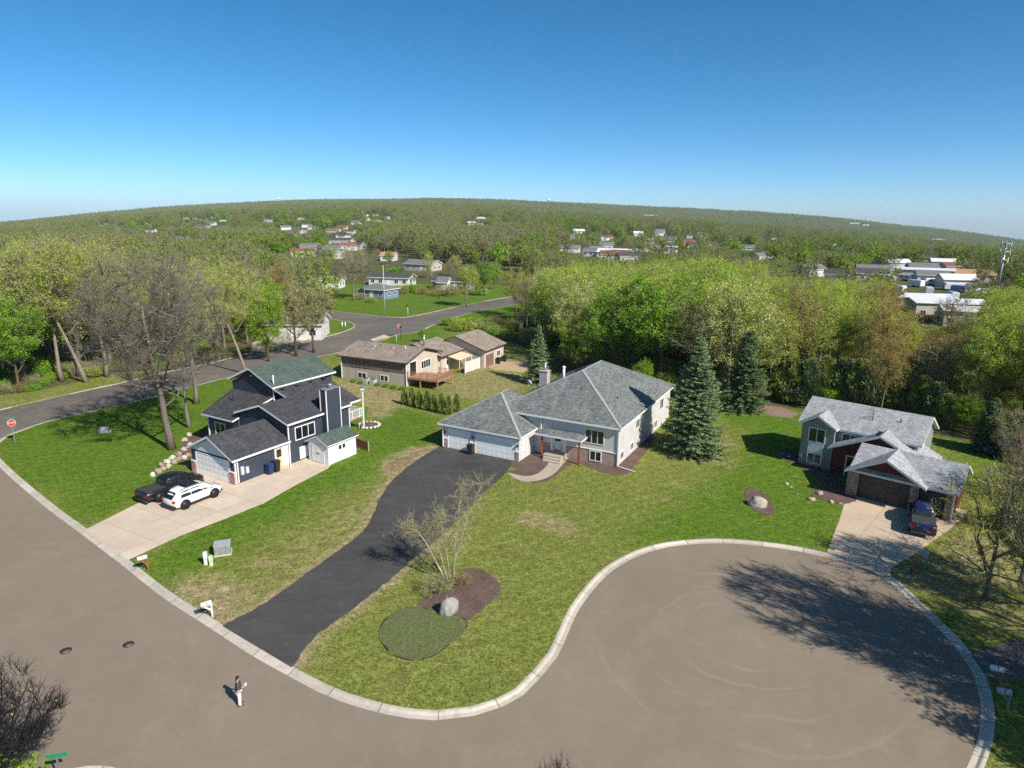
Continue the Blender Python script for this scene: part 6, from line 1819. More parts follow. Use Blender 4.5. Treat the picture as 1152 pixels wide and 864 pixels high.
for (px, py, h, c, lab) in ((232, 635, 1.0, (.66, .66, .64), 'white cable pedestal left of the grey utility cabinet'), (238, 636, .75, (.5, .62, .42), 'pale green cable pedestal left of the grey utility cabinet')):
    x, y = ground(px, py, LZ); r = empty('cable_pedestal', (x, y, LZ), .3, lab, 'utility post')
    mt = plain('pedestal_%d' % px, c, .5)
    mb = MB(); mb.box(-.12, .12, -.1, .1, 0, h * .55); mb.build('base', mt, r)
    mb = MB(); mb.box(-.14, .14, -.12, .12, h * .55, h); bevel(mb.build('cover', mt, r), .04)
CAST = plain('cast_iron', (.05, .04, .035), .6, .3, .3)
for (px, py, lab) in ((74, 732, 'round iron manhole cover on the road, left of two'), (144.5, 725, 'round iron manhole cover on the road, right of two')):
    x, y = ground(px, py, .02); r = empty('manhole_cover', (x, y, .022), 0, lab, 'manhole cover', 'manhole covers on the road')
    r.scale = (.5, .5, 1)
    mb = MB(); mb.lathe([(.62, 0), (.62, .012), (.5, .014), (.5, 0)], 24); mb.build('frame', CAST, r)
    mb = MB(); mb.lathe([(.47, 0), (.47, .011), (.02, .013)], 24); mb.build('lid', plain('worn_iron', (.17, .15, .13), .5, .3, .25), r)
    for k in (-.22, 0, .22):
        mb = MB(); mb.box(-.3, .3, k - .03, k + .03, .0125, .02); mb.build('rib', CAST, r)

def bin_(x, y, rot, label, col, h=1.1):
    r = empty('wheelie_bin', (x, y, LZ + .02), radians(rot), label, 'bin')
    m = plain('bin_%.2f_%.2f' % (col[0], col[2]), col, .5)
    mb = MB(); a = [(-.24, -.24, .08), (.24, -.24, .08), (.24, .26, .08), (-.24, .26, .08)]; b = [(-.3, -.33, h - .1), (.3, -.33, h - .1), (.3, .33, h - .1), (-.3, .33, h - .1)]
    loft(mb, [a, b]); mb.sm = [False] * len(mb.sm); mb.build('body', m, r)
    mb = MB(); mb.prism([(-.33, -.36, h - .1), (-.33, .36, h - .1), (-.33, .36, h - .03), (-.33, 0, h + .03), (-.33, -.36, h - .05)], (.66, 0, 0)); mb.build('lid', m, r)
    for s in (1, -1):
        mb = MB(); mb.lathe([(.03, -.04), (.12, -.035), (.12, .035), (.03, .04)], 10, 0, (s * .26, .28, .12), 'x'); mb.build('wheel', RUBBER, r)
    mb = MB(); mb.tube([(-.25, .4, h - .12), (.25, .4, h - .12)], .02, 6); mb.build('handle', m, r)
def on_house(root, lx, ly): 
    c, s = cos(root.rotation_euler.z), sin(root.rotation_euler.z); return (root.location.x + c * lx - s * ly, root.location.y + s * lx + c * ly)
x, y = on_house(gh, -15.4, -3.75); bin_(x, y, -20, 'dark wheeled bin between the two white garage doors', (.022, .025, .022), 1.15)
x, y = on_house(nh, .05, -2.6); bin_(x, y, 60, 'blue wheeled bin against the navy garage wall', (.02, .045, .13))
x, y = on_house(nh, .1, -1.85); bin_(x, y, 60, 'black wheeled bin beside the blue one at the navy garage', (.018, .018, .02), 1.2)
x, y = on_house(bh, 4.7, 21.0); bin_(x, y, 60, 'black wheeled bin by the side door of the brown house, left of two', (.016, .016, .018))
x, y = on_house(bh, 4.8, 23.2); bin_(x, y, 60, 'black wheeled bin at the far corner of the brown house, right of two', (.016, .016, .018))
for (lx, lab) in ((-7.0, 'left grey air conditioning unit under the brown house windows'), (-5.7, 'right grey air conditioning unit under the brown house windows')):
    x, y = on_house(bh, lx, -.6); r = empty('cooling_unit', (x, y, LZ), radians(-25), lab, 'air conditioner')
    mb = MB(); mb.box(-.42, .42, -.42, .42, 0, .8); bevel(mb.build('case', plain('unit_grey', (.42, .43, .4), .5, var=.25, scale=9), r), .04)
    mb = MB(); mb.lathe([(.36, .8), (.36, .83), (.3, .84), (.06, .82)], 16); mb.build('fan_grille', DARK, r)
# white screen fence panel by the brown house patio
p0 = on_house(bh, 3.2, 11.8); p1 = on_house(bh, 3.5, 16.2)
r = empty('privacy_fence', (p0[0], p0[1], LZ), atan2(p1[1] - p0[1], p1[0] - p0[0]), 'white board screen fence beside the brown house patio', 'fence'); L = hypot(p1[0] - p0[0], p1[1] - p0[1])
mb = MB(); mb.box(0, L, -.03, .03, .1, 1.9); mb.build('board_panel', siding('fence_white_boards', (.72, .68, .62), .2, True), r)
for k in range(3):
    mb = MB(); mb.box(L * k / 2 - .06, L * k / 2 + .06, -.065, .065, 0, 2.0); mb.build('fence_post', WHITE, r)
x, y = on_house(nh, -2.2, 13.1); r = empty('bird_house', (x, y, LZ), 0, 'white post topped by a small green-roofed bird house at the navy house deck', 'bird house')
hh = height_for(x, y, 436)
mb = MB(); mb.box(-.07, .07, -.07, .07, 0, hh - .4); mb.build('post', WHITE, r)
mb = MB(); mb.box(-.2, .2, -.2, .2, hh - .4, hh - .08); mb.build('box', WHITE, r)
mb = MB(); mb.prism([(-.3, -.28, hh - .1), (.3, -.28, hh - .1), (0, -.28, hh + .14)], (0, .56, 0)); mb.build('roof', plain('teal_roof', (.05, .3, .24), .5), r)
# brown timber gate by the shed
x, y = on_house(nh, 2.6, 7.6); r = empty('garden_gate', (x, y, LZ), radians(-40), 'low red-brown timber panel behind the white shed', 'fence')
mb = MB(); mb.box(-1.1, 1.1, -.03, .03, .15, 1.05); mb.build('board_panel', MATS['rust_deck'], r)
for k in (-1.1, 1.1):
    mb = MB(); mb.box(k - .06, k + .06, -.06, .06, 0, 1.15); mb.build('fence_post', WOODP, r)

# stones
def rock(name, x, y, sx, sy, sz, label, seed, mat, cat='boulder', group=None, rot=0.0, z=LZ):
    bm = bmesh.new(); bmesh.ops.create_icosphere(bm, subdivisions=3, radius=1)
    for v in bm.verts:
        n = noise.noise(v.co * 1.1 + Vector((seed * 3.7, seed, 0))) * .38 + noise.noise(v.co * 2.6 + Vector((seed, 0, seed))) * .16
        v.co *= 1 + n
        v.co.z = max(v.co.z, -.35)
    me = bpy.data.meshes.new(name); bm.to_mesh(me); bm.free(); me.materials.append(mat)
    me.polygons.foreach_set('use_smooth', [seed % 2 == 0] * len(me.polygons))
    o = link(name, me); o.location = (x, y, z + .3 * sz); o.scale = (sx, sy, sz); o.rotation_euler = (0, 0, rot)
    return tag(o, label, cat, group)
LIME = stone_mat('pale_limestone', (.62, .58, .52)); TANR = stone_mat('tan_field_stone', (.42, .35, .28)); GRYR = stone_mat('grey_field_stone', (.36, .35, .34))
x, y = ground(505, 689, LZ); rock('boulder', x, y, .62, .5, .85, 'big pale boulder at the foot of the birch clump', 2, GRYR, rot=.6)
x, y = ground(852, 569, LZ); rock('boulder', x, y, .72, .55, .7, 'big white boulder on the small mulch bed of the right lawn', 4, LIME, rot=-.5)
x, y = ground(118, 487, LZ); rock('boulder', x, y, .8, .6, .6, 'grey boulder on the grass under the tallest bare tree', 5, GRYR)
places = ['lowest of the row, nearest the truck tail', 'second up the row', 'third up the row', 'fourth up the row', 'fifth up the row', 'sixth up the row', 'seventh up the row', 'highest of the row, nearest the garage']
pts = [(172, 536), (178, 532), (184, 528), (190, 525.5), (196, 521), (201, 518), (207, 516), (212, 513)]
for i, (px, py) in enumerate(pts):
    x, y = ground(px, py, LZ); rock('retaining_stone', x, y, RT.uniform(.26, .42), RT.uniform(.24, .34), RT.uniform(.26, .36), 'tan stone in front row behind black truck, ' + places[i], 10 + i, TANR if i % 3 else LIME, 'stone', 'stone wall behind the black truck', RT.uniform(0, 6))
pts = [(182, 524.5), (188, 520), (194, 516), (201, 512), (207, 507), (214, 502), (208, 496), (213, 490)]
for i, (px, py) in enumerate(pts):
    x, y = ground(px, py, LZ); rock('retaining_stone', x, y, RT.uniform(.26, .42), RT.uniform(.24, .34), RT.uniform(.26, .36), 'tan stone in back row behind black truck, ' + places[i].replace('nearest the truck tail', 'by the grass').replace('nearest the garage', 'by the house'), 30 + i, LIME if i % 3 else TANR, 'stone', 'stone wall behind the black truck', RT.uniform(0, 6))
for i, (px, py, sc, lab) in enumerate([(885, 545, .35, 'flat pale stone on the right lawn'), (890, 548, .2, 'small pale stone beside the flat one on the right lawn'), (897, 556, .16, 'little white stone below the flat one on the right lawn'), (913, 562, .5, 'pinkish edging rock left of the stone house path'),
        (922, 556, .55, 'large edging rock at the stone house bed'), (935, 565, .4, 'grey edging rock at the corner of the stone house drive'), (945, 567, .35, 'small edging rock beside the stone house drive'), (888, 514, .35, 'pale rock on the dark bed below the bay window'), (880, 511, .28, 'small rock on the dark bed below the bay window')]):
    sc *= .65; x, y = ground(px, py, LZ); rock('garden_rock', x, y, sc, sc * .8, sc * .6, lab, 60 + i, LIME if i < 3 or i > 6 else TANR, 'rock', None, i)
# ring of stones round the fire pit, edging of the ground-cover bed
x, y = ground(415, 479, LZ); fp = empty('fire_pit', (x, y, LZ), 0, 'stone-ringed fire pit with dry twigs on the green back lawn', 'fire pit')
mb = MB()
for k in range(16):
    a = 2 * pi * k / 16; mb.lathe([(.12, 0), (.2, .05), (.19, .2), (.08, .26)], 6, 0, (1.25 * cos(a), 1.25 * sin(a), 0))
mb.build('stone_ring', LIME, fp)
mb = MB(); mb.lathe([(1.15, .02), (.6, .12), (.02, .16)], 14); mb.build('ash_heap', MULCH, fp)
o = link('twigs', PROTO['bush4'][2], fp); o.scale = (.5, .5, .45)
mb = MB(); EDG = smooth_line(W(ring_px, LZ), .4, True)
mb.tube([(p[0], p[1], .13) for p in EDG] + [(EDG[0][0], EDG[0][1], .13)], .045, 6, cap=False)
o = mb.build('bed_edging', plain('black_edging', (.03, .025, .022), .7)); tag(o, 'dark edging strip round the grey-green ground cover below the birches', 'edging')
x, y = ground(888, 455, 0); r = empty('swing_bench', (x, y, .1), radians(-20), 'red-brown garden swing with dark canopy beside the dark spruce', 'garden swing')
for s in (1, -1):
    mb = MB(); mb.tube([(s * .9, -.6, 0), (s * .9, 0, 1.9), (s * .9, .6, 0)], .06, 6); mb.build('leg', MATS['rust_deck'], r)
mb = MB(); mb.box(-.8, .8, -.25, .25, .5, .56); mb.build('seat', MATS['rust_deck'], r)
mb = MB(); mb.box(-.8, .8, .25, .3, .56, 1.1); mb.build('backrest', MATS['rust_deck'], r)
mb = MB(); slab(mb, [(-1.1, -.9, 1.85), (1.1, -.9, 1.85), (1.1, .7, 2.15), (-1.1, .7, 2.15)], .06); mb.build('canopy', DARK, r)
x, y = ground(486, 299, 0)
# ------------------------------------------------------------------ the woods
PLANV = [(-30, 66, 12), (-22, 63, 9), (-26, 75, 9), (3, 72, 16), (10, 78, 15), (-18, 100, 12), (-8, 112, 12), (-2, 118, 9), (34, 58, 13), (30, 64, 12), (33, 72, 10)]
CLEAR = [LAWN, near_road, side_road, upper_loop, lot, lot2, lot3, corner, verge]
OPENW = [W([(282, 400), (350, 386), (342, 372), (318, 366), (292, 370), (280, 385)]), W([(392, 350), (600, 322), (560, 300), (505, 300), (484, 304), (410, 309), (395, 318)])]
HOUSES_FAR = []
def free(x, y, pad=0):
    for p in CLEAR + OPENW:
        if inside(p, x, y): return False
    if pad:
        for q in ((pad, 0), (-pad, 0), (0, pad), (0, -pad)):
            for p in CLEAR[:4]:
                if inside(p, x + q[0], y + q[1]): return False
    return True

# sight lines kept open so that far houses and roofs show through the trees
def sight(px0, px1, py_base, near, far_):
    a0 = ray(px0, py_base); a1 = ray(px1, py_base)
    return (atan2(a0[0], a0[1]), atan2(a1[0], a1[1]), near, far_)
SIGHTS = [sight(372, 470, 320, 130, 420), sight(470, 560, 320, 130, 330), sight(1003, 1088, 345, 150, 330), sight(575, 612, 364, 100, 150), sight(1108, 1124, 508, 60, 84), sight(290, 326, 380, 100, 132), sight(346, 366, 330, 140, 225)]
def blocked(x, y):
    R = hypot(x, y); a = atan2(x, y)
    return any(a0 < a < a1 and n < R < f for a0, a1, n, f in SIGHTS)

def zone(px, R):
    """mix of kinds and heights by where the wood stands in the photograph"""
    if px < 150: return [('bud1', 3), ('big2', 3), ('bud2', 3), ('bare2', 1), ('green4', 2)], (15, 21) if R < 150 else (13, 18), 'left of the side road'
    if px < 395: return [('bud1', 3), ('bare1', 4), ('bud2', 3), ('bud3', 1), ('green2', 2), ('green4', 3), ('bare2', 1)], (11, 16), 'behind the side road'
    if px < 600: return [('bare2', 3), ('bare1', 3), ('bud3', 1), ('bud2', 2), ('green4', 2), ('bare3', 1), ('bud1', 2)], (11, 15), 'beyond the junction'
    if px < 860: return [('green4', 4), ('bud4', 3), ('bud1', 3), ('bud2', 4), ('bare3', 1), ('green2', 3)], (13, 17.5), 'behind the grey house'
    return [('bud3', 2), ('bud1', 4), ('bare3', 1), ('green4', 5), ('bud2', 4), ('green2', 1)], (12, 17), 'behind the stone house'
WORDS = {'bare1': ('bare_tree', 'bare spreading grey tree', 'tree'), 'bare2': ('bare_tree', 'bare upright brown tree', 'tree'), 'bare3': ('bare_tree', 'pale-trunked nearly bare tree', 'tree'), 'bud1': ('budding_tree', 'yellow-green budding tree', 'tree'),
         'bud2': ('budding_tree', 'thin green budding tree', 'tree'), 'bud3': ('rusty_tree', 'rust-tinged budding tree', 'tree'), 'bud4': ('budding_tree', 'pale round budding tree', 'tree'), 'green1': ('leafy_tree', 'full bright green tree', 'tree'),
         'green2': ('leafy_tree', 'leafy green tree', 'tree'), 'green4': ('leafy_tree', 'tall loose green tree', 'tree'), 'big2': ('tall_tree', 'tall budding tree', 'tree'), 'spruce2': ('spruce_tree', 'dark spruce', 'tree')}
FAR = [  # px, py, width, depth, height, turn, wall, roof, words
    (168, 262, 12, 8, 'W', 'DK', 'pale'), (205, 272, 10, 8, 'W', 'MID', 'white'), (222, 257, 12, 9, 'W', 'DK', 'pale'), (236, 254, 12, 9, 'W', 'MID', 'grey-roofed'), (250, 258, 12, 8, 'G', 'DK', 'dark-roofed'), (228, 249, 12, 9, 'G', 'MID', 'stone-coloured'),
    (322, 259, 12, 8, 'W', 'MID', 'white'), (338, 262, 14, 8, 'G', 'DK', 'dark-roofed'), (345, 256, 12, 8, 'W', 'DK', 'pale'), (352, 268, 14, 9, 'W', 'MID', 'white'), (372, 262, 12, 8, 'G', 'RED', 'brown-roofed'), (384, 259, 12, 8, 'W', 'RED', 'red-roofed'), (392, 264, 12, 8, 'W', 'DK', 'white'),
    (302, 251, 12, 8, 'W', 'MID', 'grey'), (120, 254, 14, 9, 'W', 'MID', 'pale'), (272, 247, 14, 9, 'G', 'MID', 'grey-roofed'), (420, 249, 12, 8, 'G', 'RED', 'brown'), (432, 247, 14, 9, 'W', 'MID', 'white'),
    (646, 270, 8, 7, 'W', 'MID', 'white'), (683, 271, 13, 8, 'W', 'RED', 'brown-roofed'), (690, 290, 20, 8, 'W', 'W', 'long white'), (668, 289, 14, 7, 'W', 'MID', 'low white'), (706, 292, 12, 7, 'W', 'MID', 'low pale'), (682, 280, 10, 7, 'W', 'MID', 'small white'),
    (728, 271, 12, 8, 'W', 'RED', 'rust-roofed'), (742, 266, 12, 9, 'W', 'MID', 'white gabled'), (751, 274, 14, 11, 'W', 'VI', 'violet-roofed'), (746, 285, 18, 7, 'W', 'W', 'cream flat'), (776, 277, 11, 8, 'G', 'RED', 'red-roofed'), (789, 266, 10, 7, 'W', 'MID', 'tall white'), (725, 283, 12, 8, 'W', 'DK', 'pale'),
    (904, 272, 16, 8, 'W', 'MID', 'grey-roofed'), (980, 283, 14, 8, 'G', 'OR', 'tan'), (1012, 302, 12, 8, 'W', 'W', 'white'), (1092, 317, 18, 8, 'G', 'OR', 'orange-roofed'), (1078, 306, 14, 8, 'G', 'RED', 'red'), (992, 311, 8, 6, 'W', 'W', 'small white'), (840, 283, 12, 8, 'W', 'MID', 'grey'), (920, 312, 12, 8, 'W', 'MID', 'pale'), (940, 318, 9, 7, 'W', 'DK', 'white')]
WM = {'W': WSID, 'G': GSID}
RM = {'DK': SH_DK, 'MID': SH_MID, 'RED': SH_RED, 'OR': SH_OR, 'VI': SH_VI, 'W': plain('white_metal_roof', (.7, .71, .72), .4, var=.1, scale=.3)}
RX = random.Random(31)
NAMES_ = [('W', 'DK', 'white'), ('W', 'MID', 'pale'), ('G', 'MID', 'stone-coloured'), ('G', 'DK', 'dark-roofed'), ('W', 'RED', 'brown-roofed'), ('W', 'W', 'light-roofed')]
for (a0, a1, b0, b1, n_) in [(196, 262, 243, 262, 8), (306, 400, 247, 292, 16), (100, 180, 248, 268, 4), (636, 722, 262, 296, 10), (722, 806, 258, 290, 9), (976, 1108, 292, 326, 8), (850, 960, 262, 300, 6), (400, 560, 238, 256, 8), (560, 640, 240, 262, 3)]:
    for _ in range(n_):
        wq, rq, nq = RX.choice(NAMES_)
        FAR.append((RX.uniform(a0, a1), RX.uniform(b0, b1), RX.uniform(9, 15), RX.uniform(7, 9), wq, rq, nq))
FAR_AT = []
for (px, py, w, d, wm, rm, word) in FAR:
    x, y, z = land(px, py)
    if hypot(x, y) > 1500: z = terrain(x, y)
    FAR_AT.append((x, y, z, 9.0 if hypot(x, y) < 700 else 12.0))
def top_limit(x, y):
    """greatest height of a tree that leaves the houses behind it in view"""
    R = hypot(x, y); lim = 99.0; zt = terrain(x, y)
    for hx_, hy_, hz, rad in FAR_AT:
        hr = hypot(hx_, hy_)
        if hr < R - 8: continue
        across = abs(x * hy_ - y * hx_) / hr
        if across < rad * .95 + 4 and hr - R < 420:
            lim = min(lim, CAMH + (hz + 2.1 - CAMH) * R / hr - zt)
    return lim
cands = []
RW = random.Random(2024)
gy = 60.0
while gy < 260:
    step = 5.2 if gy < 130 else 6.4
    gx = -gy * .95 - 8
    while gx < gy * .95 + 8:
        x, y = gx + RW.uniform(-.45, .45) * step, gy + RW.uniform(-.45, .45) * step
        cands.append((x, y)); gx += step
    gy += step
cands.sort(key=lambda q: hypot(*q))
count = 0; woods_end = 0
occupied = list(PLACED)
for (x, y) in cands:
    if count >= 268: break
    px, py = proj(x, y, 0); R = hypot(x, y)
    if not (-130 < px < 1290) or py > 560: continue
    if y < 84 and px < 900: continue
    if R < 72 and px > 900: continue
    if not free(x, y, 2.5) or blocked(x, y): continue
    if any(hypot(x - a, y - b) < c + 1.2 for a, b, c in PLANV): continue
    if any(hypot(x - a, y - b) < 3.4 for a, b, _ in occupied): continue
    if px < -60 and RW.random() < .6: continue
    mix, (h0, h1), where_ = zone(px, R)
    tot = sum(w for _, w in mix); t = RW.uniform(0, tot)
    for k, w in mix:
        t -= w
        if t <= 0: break
    if RW.random() < .03: k = 'spruce2'
    nm, lb, ct = WORDS[k]
    h = RW.uniform(h0, h1) * (.8 if k == 'spruce2' else 1)
    # trees keep below the outline the wood has in the photograph
    lim = np.interp(px, [0, 60, 160, 260, 330, 395, 470, 560, 620, 700, 780, 860, 950, 992, 1006, 1084, 1098, 1150], [262, 256, 262, 285, 292, 280, 290, 300, 298, 292, 280, 292, 298, 318, 372, 376, 335, 292])
    h = min(h, max(4.5, height_for(x, y, lim)))
    tl = top_limit(x, y)
    if tl < 5 and R > 110: continue
    if R > 110: h = min(h, tl)
    tree(k, x, y, h, nm, lb + ' in the wood ' + where_, ct, 'trees in the wood ' + where_, RW.uniform(.85, 1.12))
    occupied.append((x, y, 3)); count += 1; woods_end = R
print('WOODS', count, round(woods_end))

# ------------------------------------------------------------------ far houses, sheds and works
def where_word(px, py):
    nx = ('far left' if px < 280 else 'left of centre' if px < 450 else 'centre' if px < 640 else 'right of centre' if px < 830 else 'far right')
    return nx
for i, (px, py, w, d, wm, rm, word) in enumerate(FAR):
    x, y, z = land(px, py)
    R = hypot(x, y)
    k = 1.0
    t = RW.uniform(-30, 30)
    small_house(0, 0, w * k, d * k, 3.2 * k, t, WM[wm], RM[rm], word + ' house among the far trees, ' + where_word(px, py), 'gable', s=.45, pos=(x - w * k / 2 * cos(radians(t)), y - w * k / 2 * sin(radians(t)), z), parts=R < 420, group='houses among the far trees, ' + where_word(px, py))
    HOUSES_FAR.append((x, y, 10 * k))
# works with white metal roofs on the right
for (px, py, w, d, h, t, lab, rmat) in [(1008, 352, 15, 9, 4.2, -8, 'white metal-roofed works hall, left one of the pair', 'W'), (1029, 358, 17, 9, 4.2, -10, 'white metal-roofed works hall, right one of the pair', 'W'), (1060, 368, 16, 9, 4.0, -22, 'pale metal-roofed store right of the works halls', 'W'), (1014, 313, 20, 8, 4, -25, 'small white hall beyond the works yard', 'W')]:
    x, y, z = land(px, py)
    small_house(0, 0, w, d, h, t, plain('works_wall', (.5, .46, .4), .7), RM[rmat], lab, 'gable', s=.16, pos=(x, y, z), name='works_hall', parts=True, cat='industrial building')
    HOUSES_FAR.append((x + w / 2, y, 12))
def trailer(px, py, col, rot, label):
    x, y, z = land(px, py)
    r = empty('parked_trailer', (x, y, z), radians(rot), label, 'trailer', 'trailers parked in the works yard')
    mb = MB(); loft(mb, [[(a, -1.1, .6), (a, 1.1, .6), (a, 1.1, 2.5 - dz), (a, .9, 2.75 - dz), (a, -.9, 2.75 - dz), (a, -1.1, 2.5 - dz)] for a, dz in ((-3, .2), (-2.8, 0), (2.6, 0), (3, .5))]); mb.sm = [False] * len(mb.sm)
    b = mb.build('body', paint('trailer_%.2f_%.2f' % (col[0], col[2]), col), r)
    mb = MB()
    for a in (-1.8, .6): mb.box(a, a + 1.2, -1.115, -1.1, 1.5, 2.1)
    mb.build('window', GLASS, r)
    for a in (-.4, .4):
        for s in (1, -1):
            mb = MB(); mb.lathe([(.1, -.1), (.36, -.1), (.36, .1), (.1, .1)], 10, 0, (a * 1.0, s * 1.0, .36), 'y'); mb.build('wheel', RUBBER, r)
    mb = MB(); mb.box(3, 4.2, -.06, .06, .5, .6); mb.build('hitch', DARK, r)
TC = [((.75, .75, .74), 'white'), ((.6, .62, .66), 'silver'), ((.08, .2, .42), 'blue'), ((.75, .74, .7), 'cream'), ((.5, .13, .05), 'red-orange'), ((.1, .12, .14), 'dark')]
TP = [(1001, 318, 0), (1008, 330, 0), (1018, 316, 1), (1036, 316, 3), (1048, 321, 0), (1058, 322, 2), (1064, 326, 2), (1072, 327, 0), (1080, 330, 2), (1088, 336, 0), (1098, 334, 0), (1104, 338, 1), (1110, 334, 3), (1094, 328, 5), (1060, 312, 4), (1038, 306, 5), (1000, 326, 1), (1030, 323, 0), (1044, 332, 1), (1070, 338, 0)]
for i, (px, py, c) in enumerate(TP):
    trailer(px, py, TC[c][0], RW.uniform(0, 360), TC[c][1] + ' trailer parked in the yard behind the works halls')
# cell tower
x, y, z = land(1119, 344)
ct = empty('cell_tower', (x, y, z), 0, 'tall grey phone mast with three tiers of panel antennas on the right', 'mast')
hh = 0
while proj(x, y, z + hh)[1] > 272: hh += .3
mb = MB(); mb.tube([(0, 0, 0), (0, 0, hh)], [.36, .2], 10); mb.build('mast', GALV, ct)
for t, n in ((.97, 6), (.85, 6), (.72, 5)):
    mb = MB(); mb.lathe([(1.3, -.08), (1.36, -.08), (1.36, .08), (1.3, .08)], 12, 0, (0, 0, hh * t))
    for k in range(3): mb.box(-.06 if k else -1.3, .06 if k else 1.3, -1.3 if k else -.06, 1.3 if k else .06, hh * t - .06 - .01 * k, hh * t + .06 + .01 * k)
    mb.build('platform', GALV, ct)
    for k in range(n):
        a = 2 * pi * k / n; mb = MB(); mb.box(-.09, .09, -.16, .16, -.75, .75); o = mb.build('antenna_panel', plain('antenna_grey', (.5, .51, .53), .5), ct); o.location = (1.35 * cos(a), 1.35 * sin(a), hh * t); o.rotation_euler = (0, 0, a)
# water towers and long pale sheds near the horizon
def water_tower(px, py, h, label):
    x, y, z = land(px, py)
    r = empty('water_tower', (x, y, z - 1), 0, label, 'water tower')
    mb = MB(); mb.lathe([(.1, h * .62), (h * .2, h * .7), (h * .26, h * .8), (h * .24, h * .9), (h * .12, h * .98), (.1, h)], 16); mb.build('tank', plain('tank_white', (.75, .76, .78), .5), r)
    mb = MB(); mb.lathe([(h * .1, 0), (h * .05, h * .1), (h * .05, h * .66)], 12); mb.build('shaft', MATS['tank_white'], r)
water_tower(314, 228, 34, 'white water tower on the skyline, left of centre')
water_tower(617, 229, 38, 'white water tower on the skyline, near the middle')
for (px, py, w, t, lab) in [(607, 235, 60, 0, 'long pale shed near the skyline, middle'), (672, 238, 40, 10, 'white shed near the skyline, left of three right of the middle'), (700, 240, 55, 5, 'white shed near the skyline, middle of three right of the middle'), (732, 241, 70, 4, 'white shed near the skyline, right of three right of the middle'), (962, 250, 60, -15, 'pale shed below the far ridge'), (1056, 268, 50, -18, 'pale shed below the far ridge on the right'), (975, 252, 40, -12, 'bright shed below the far ridge')]:
    x, y, z = land(px, py, 12)
    small_house(0, 0, w, 25, 9, t, WSID, RM['W'], lab, 'flat', pos=(x - w / 2, y, z), name='distant_shed', parts=False, cat='shed')
    HOUSES_FAR.append((x, y, w * .6)); FAR_AT.append((x, y, z + 2.5, w * .55))

# ------------------------------------------------------------------ forest out to the horizon (one mass)
def joined(name, key, nq=None, big=1.0):
    """a light copy of a tree for the mass of far trees"""
    kind, tm, cm, h0 = PROTO[key]
    bm = bmesh.new(); bm.from_mesh(tm); n = len(tm.materials); bm.from_mesh(cm)
    nt_ = len(tm.polygons); bm.faces.ensure_lookup_table()
    for i, f in enumerate(bm.faces):
        if i >= nt_: f.material_index += n
    me = bpy.data.meshes.new(name); bm.to_mesh(me); bm.free()
    for m in list(tm.materials) + list(cm.materials): me.materials.append(m)
    o = bpy.data.objects.new(name, me)
    return o, h0
def far_tree(name, seed, h, rw, mats, leaves, leaf, n4=260, tw=.1):
    k, c, hh_ = deciduous(seed, h, rw, .2, mats, 5, 26, 90, n4, leaves, leaf, tw)
    PROTO[name] = ('d', k, c, hh_); return joined(name, name)[0]
F_GREEN = foliage('far_green', (0.128, 0.240, 0.029), (0.232, 0.377, 0.055), .3, .8, (0.281, 0.312, 0.077))
F_LIME = foliage('far_lime', (0.207, 0.364, 0.033), (0.342, 0.520, 0.066), .3, .5, (0.366, 0.429, 0.088))
F_OLIVE = foliage('far_olive', (0.201, 0.260, 0.061), (0.317, 0.384, 0.110), .25, .8, (0.268, 0.234, 0.110))
F_BROWN = foliage('far_brown', (0.213, 0.215, 0.116), (0.323, 0.325, 0.182), .15, .8, (0.220, 0.247, 0.094))
FARP = [far_tree('far_tree_a', 61, 13, 5.6, [B_BROWN, TW_BROWN, F_GREEN], 3400, .42), far_tree('far_tree_b', 62, 13, 5.8, [B_GREY, TW_OLIVE, F_OLIVE], 3000, .38, 500), far_tree('far_tree_c', 63, 14, 5.4, [B_GREY, TW_GREY, F_BROWN], 1600, .3, 1100, .06),
        far_tree('far_tree_d', 64, 12, 5.8, [B_BROWN, TW_BROWN, F_LIME], 3200, .42), far_tree('far_tree_e', 65, 14, 5.4, [B_GREY, TW_GREY, F_OLIVE], 1900, .34, 1000, .06), joined('far_tree_f', 'spruce3')[0]]
pcol = bpy.data.collections.new('far_tree_kinds')
for i, o in enumerate(FARP):
    o.name = 'far_tree_%s' % 'abcdef'[i]; pcol.objects.link(o)

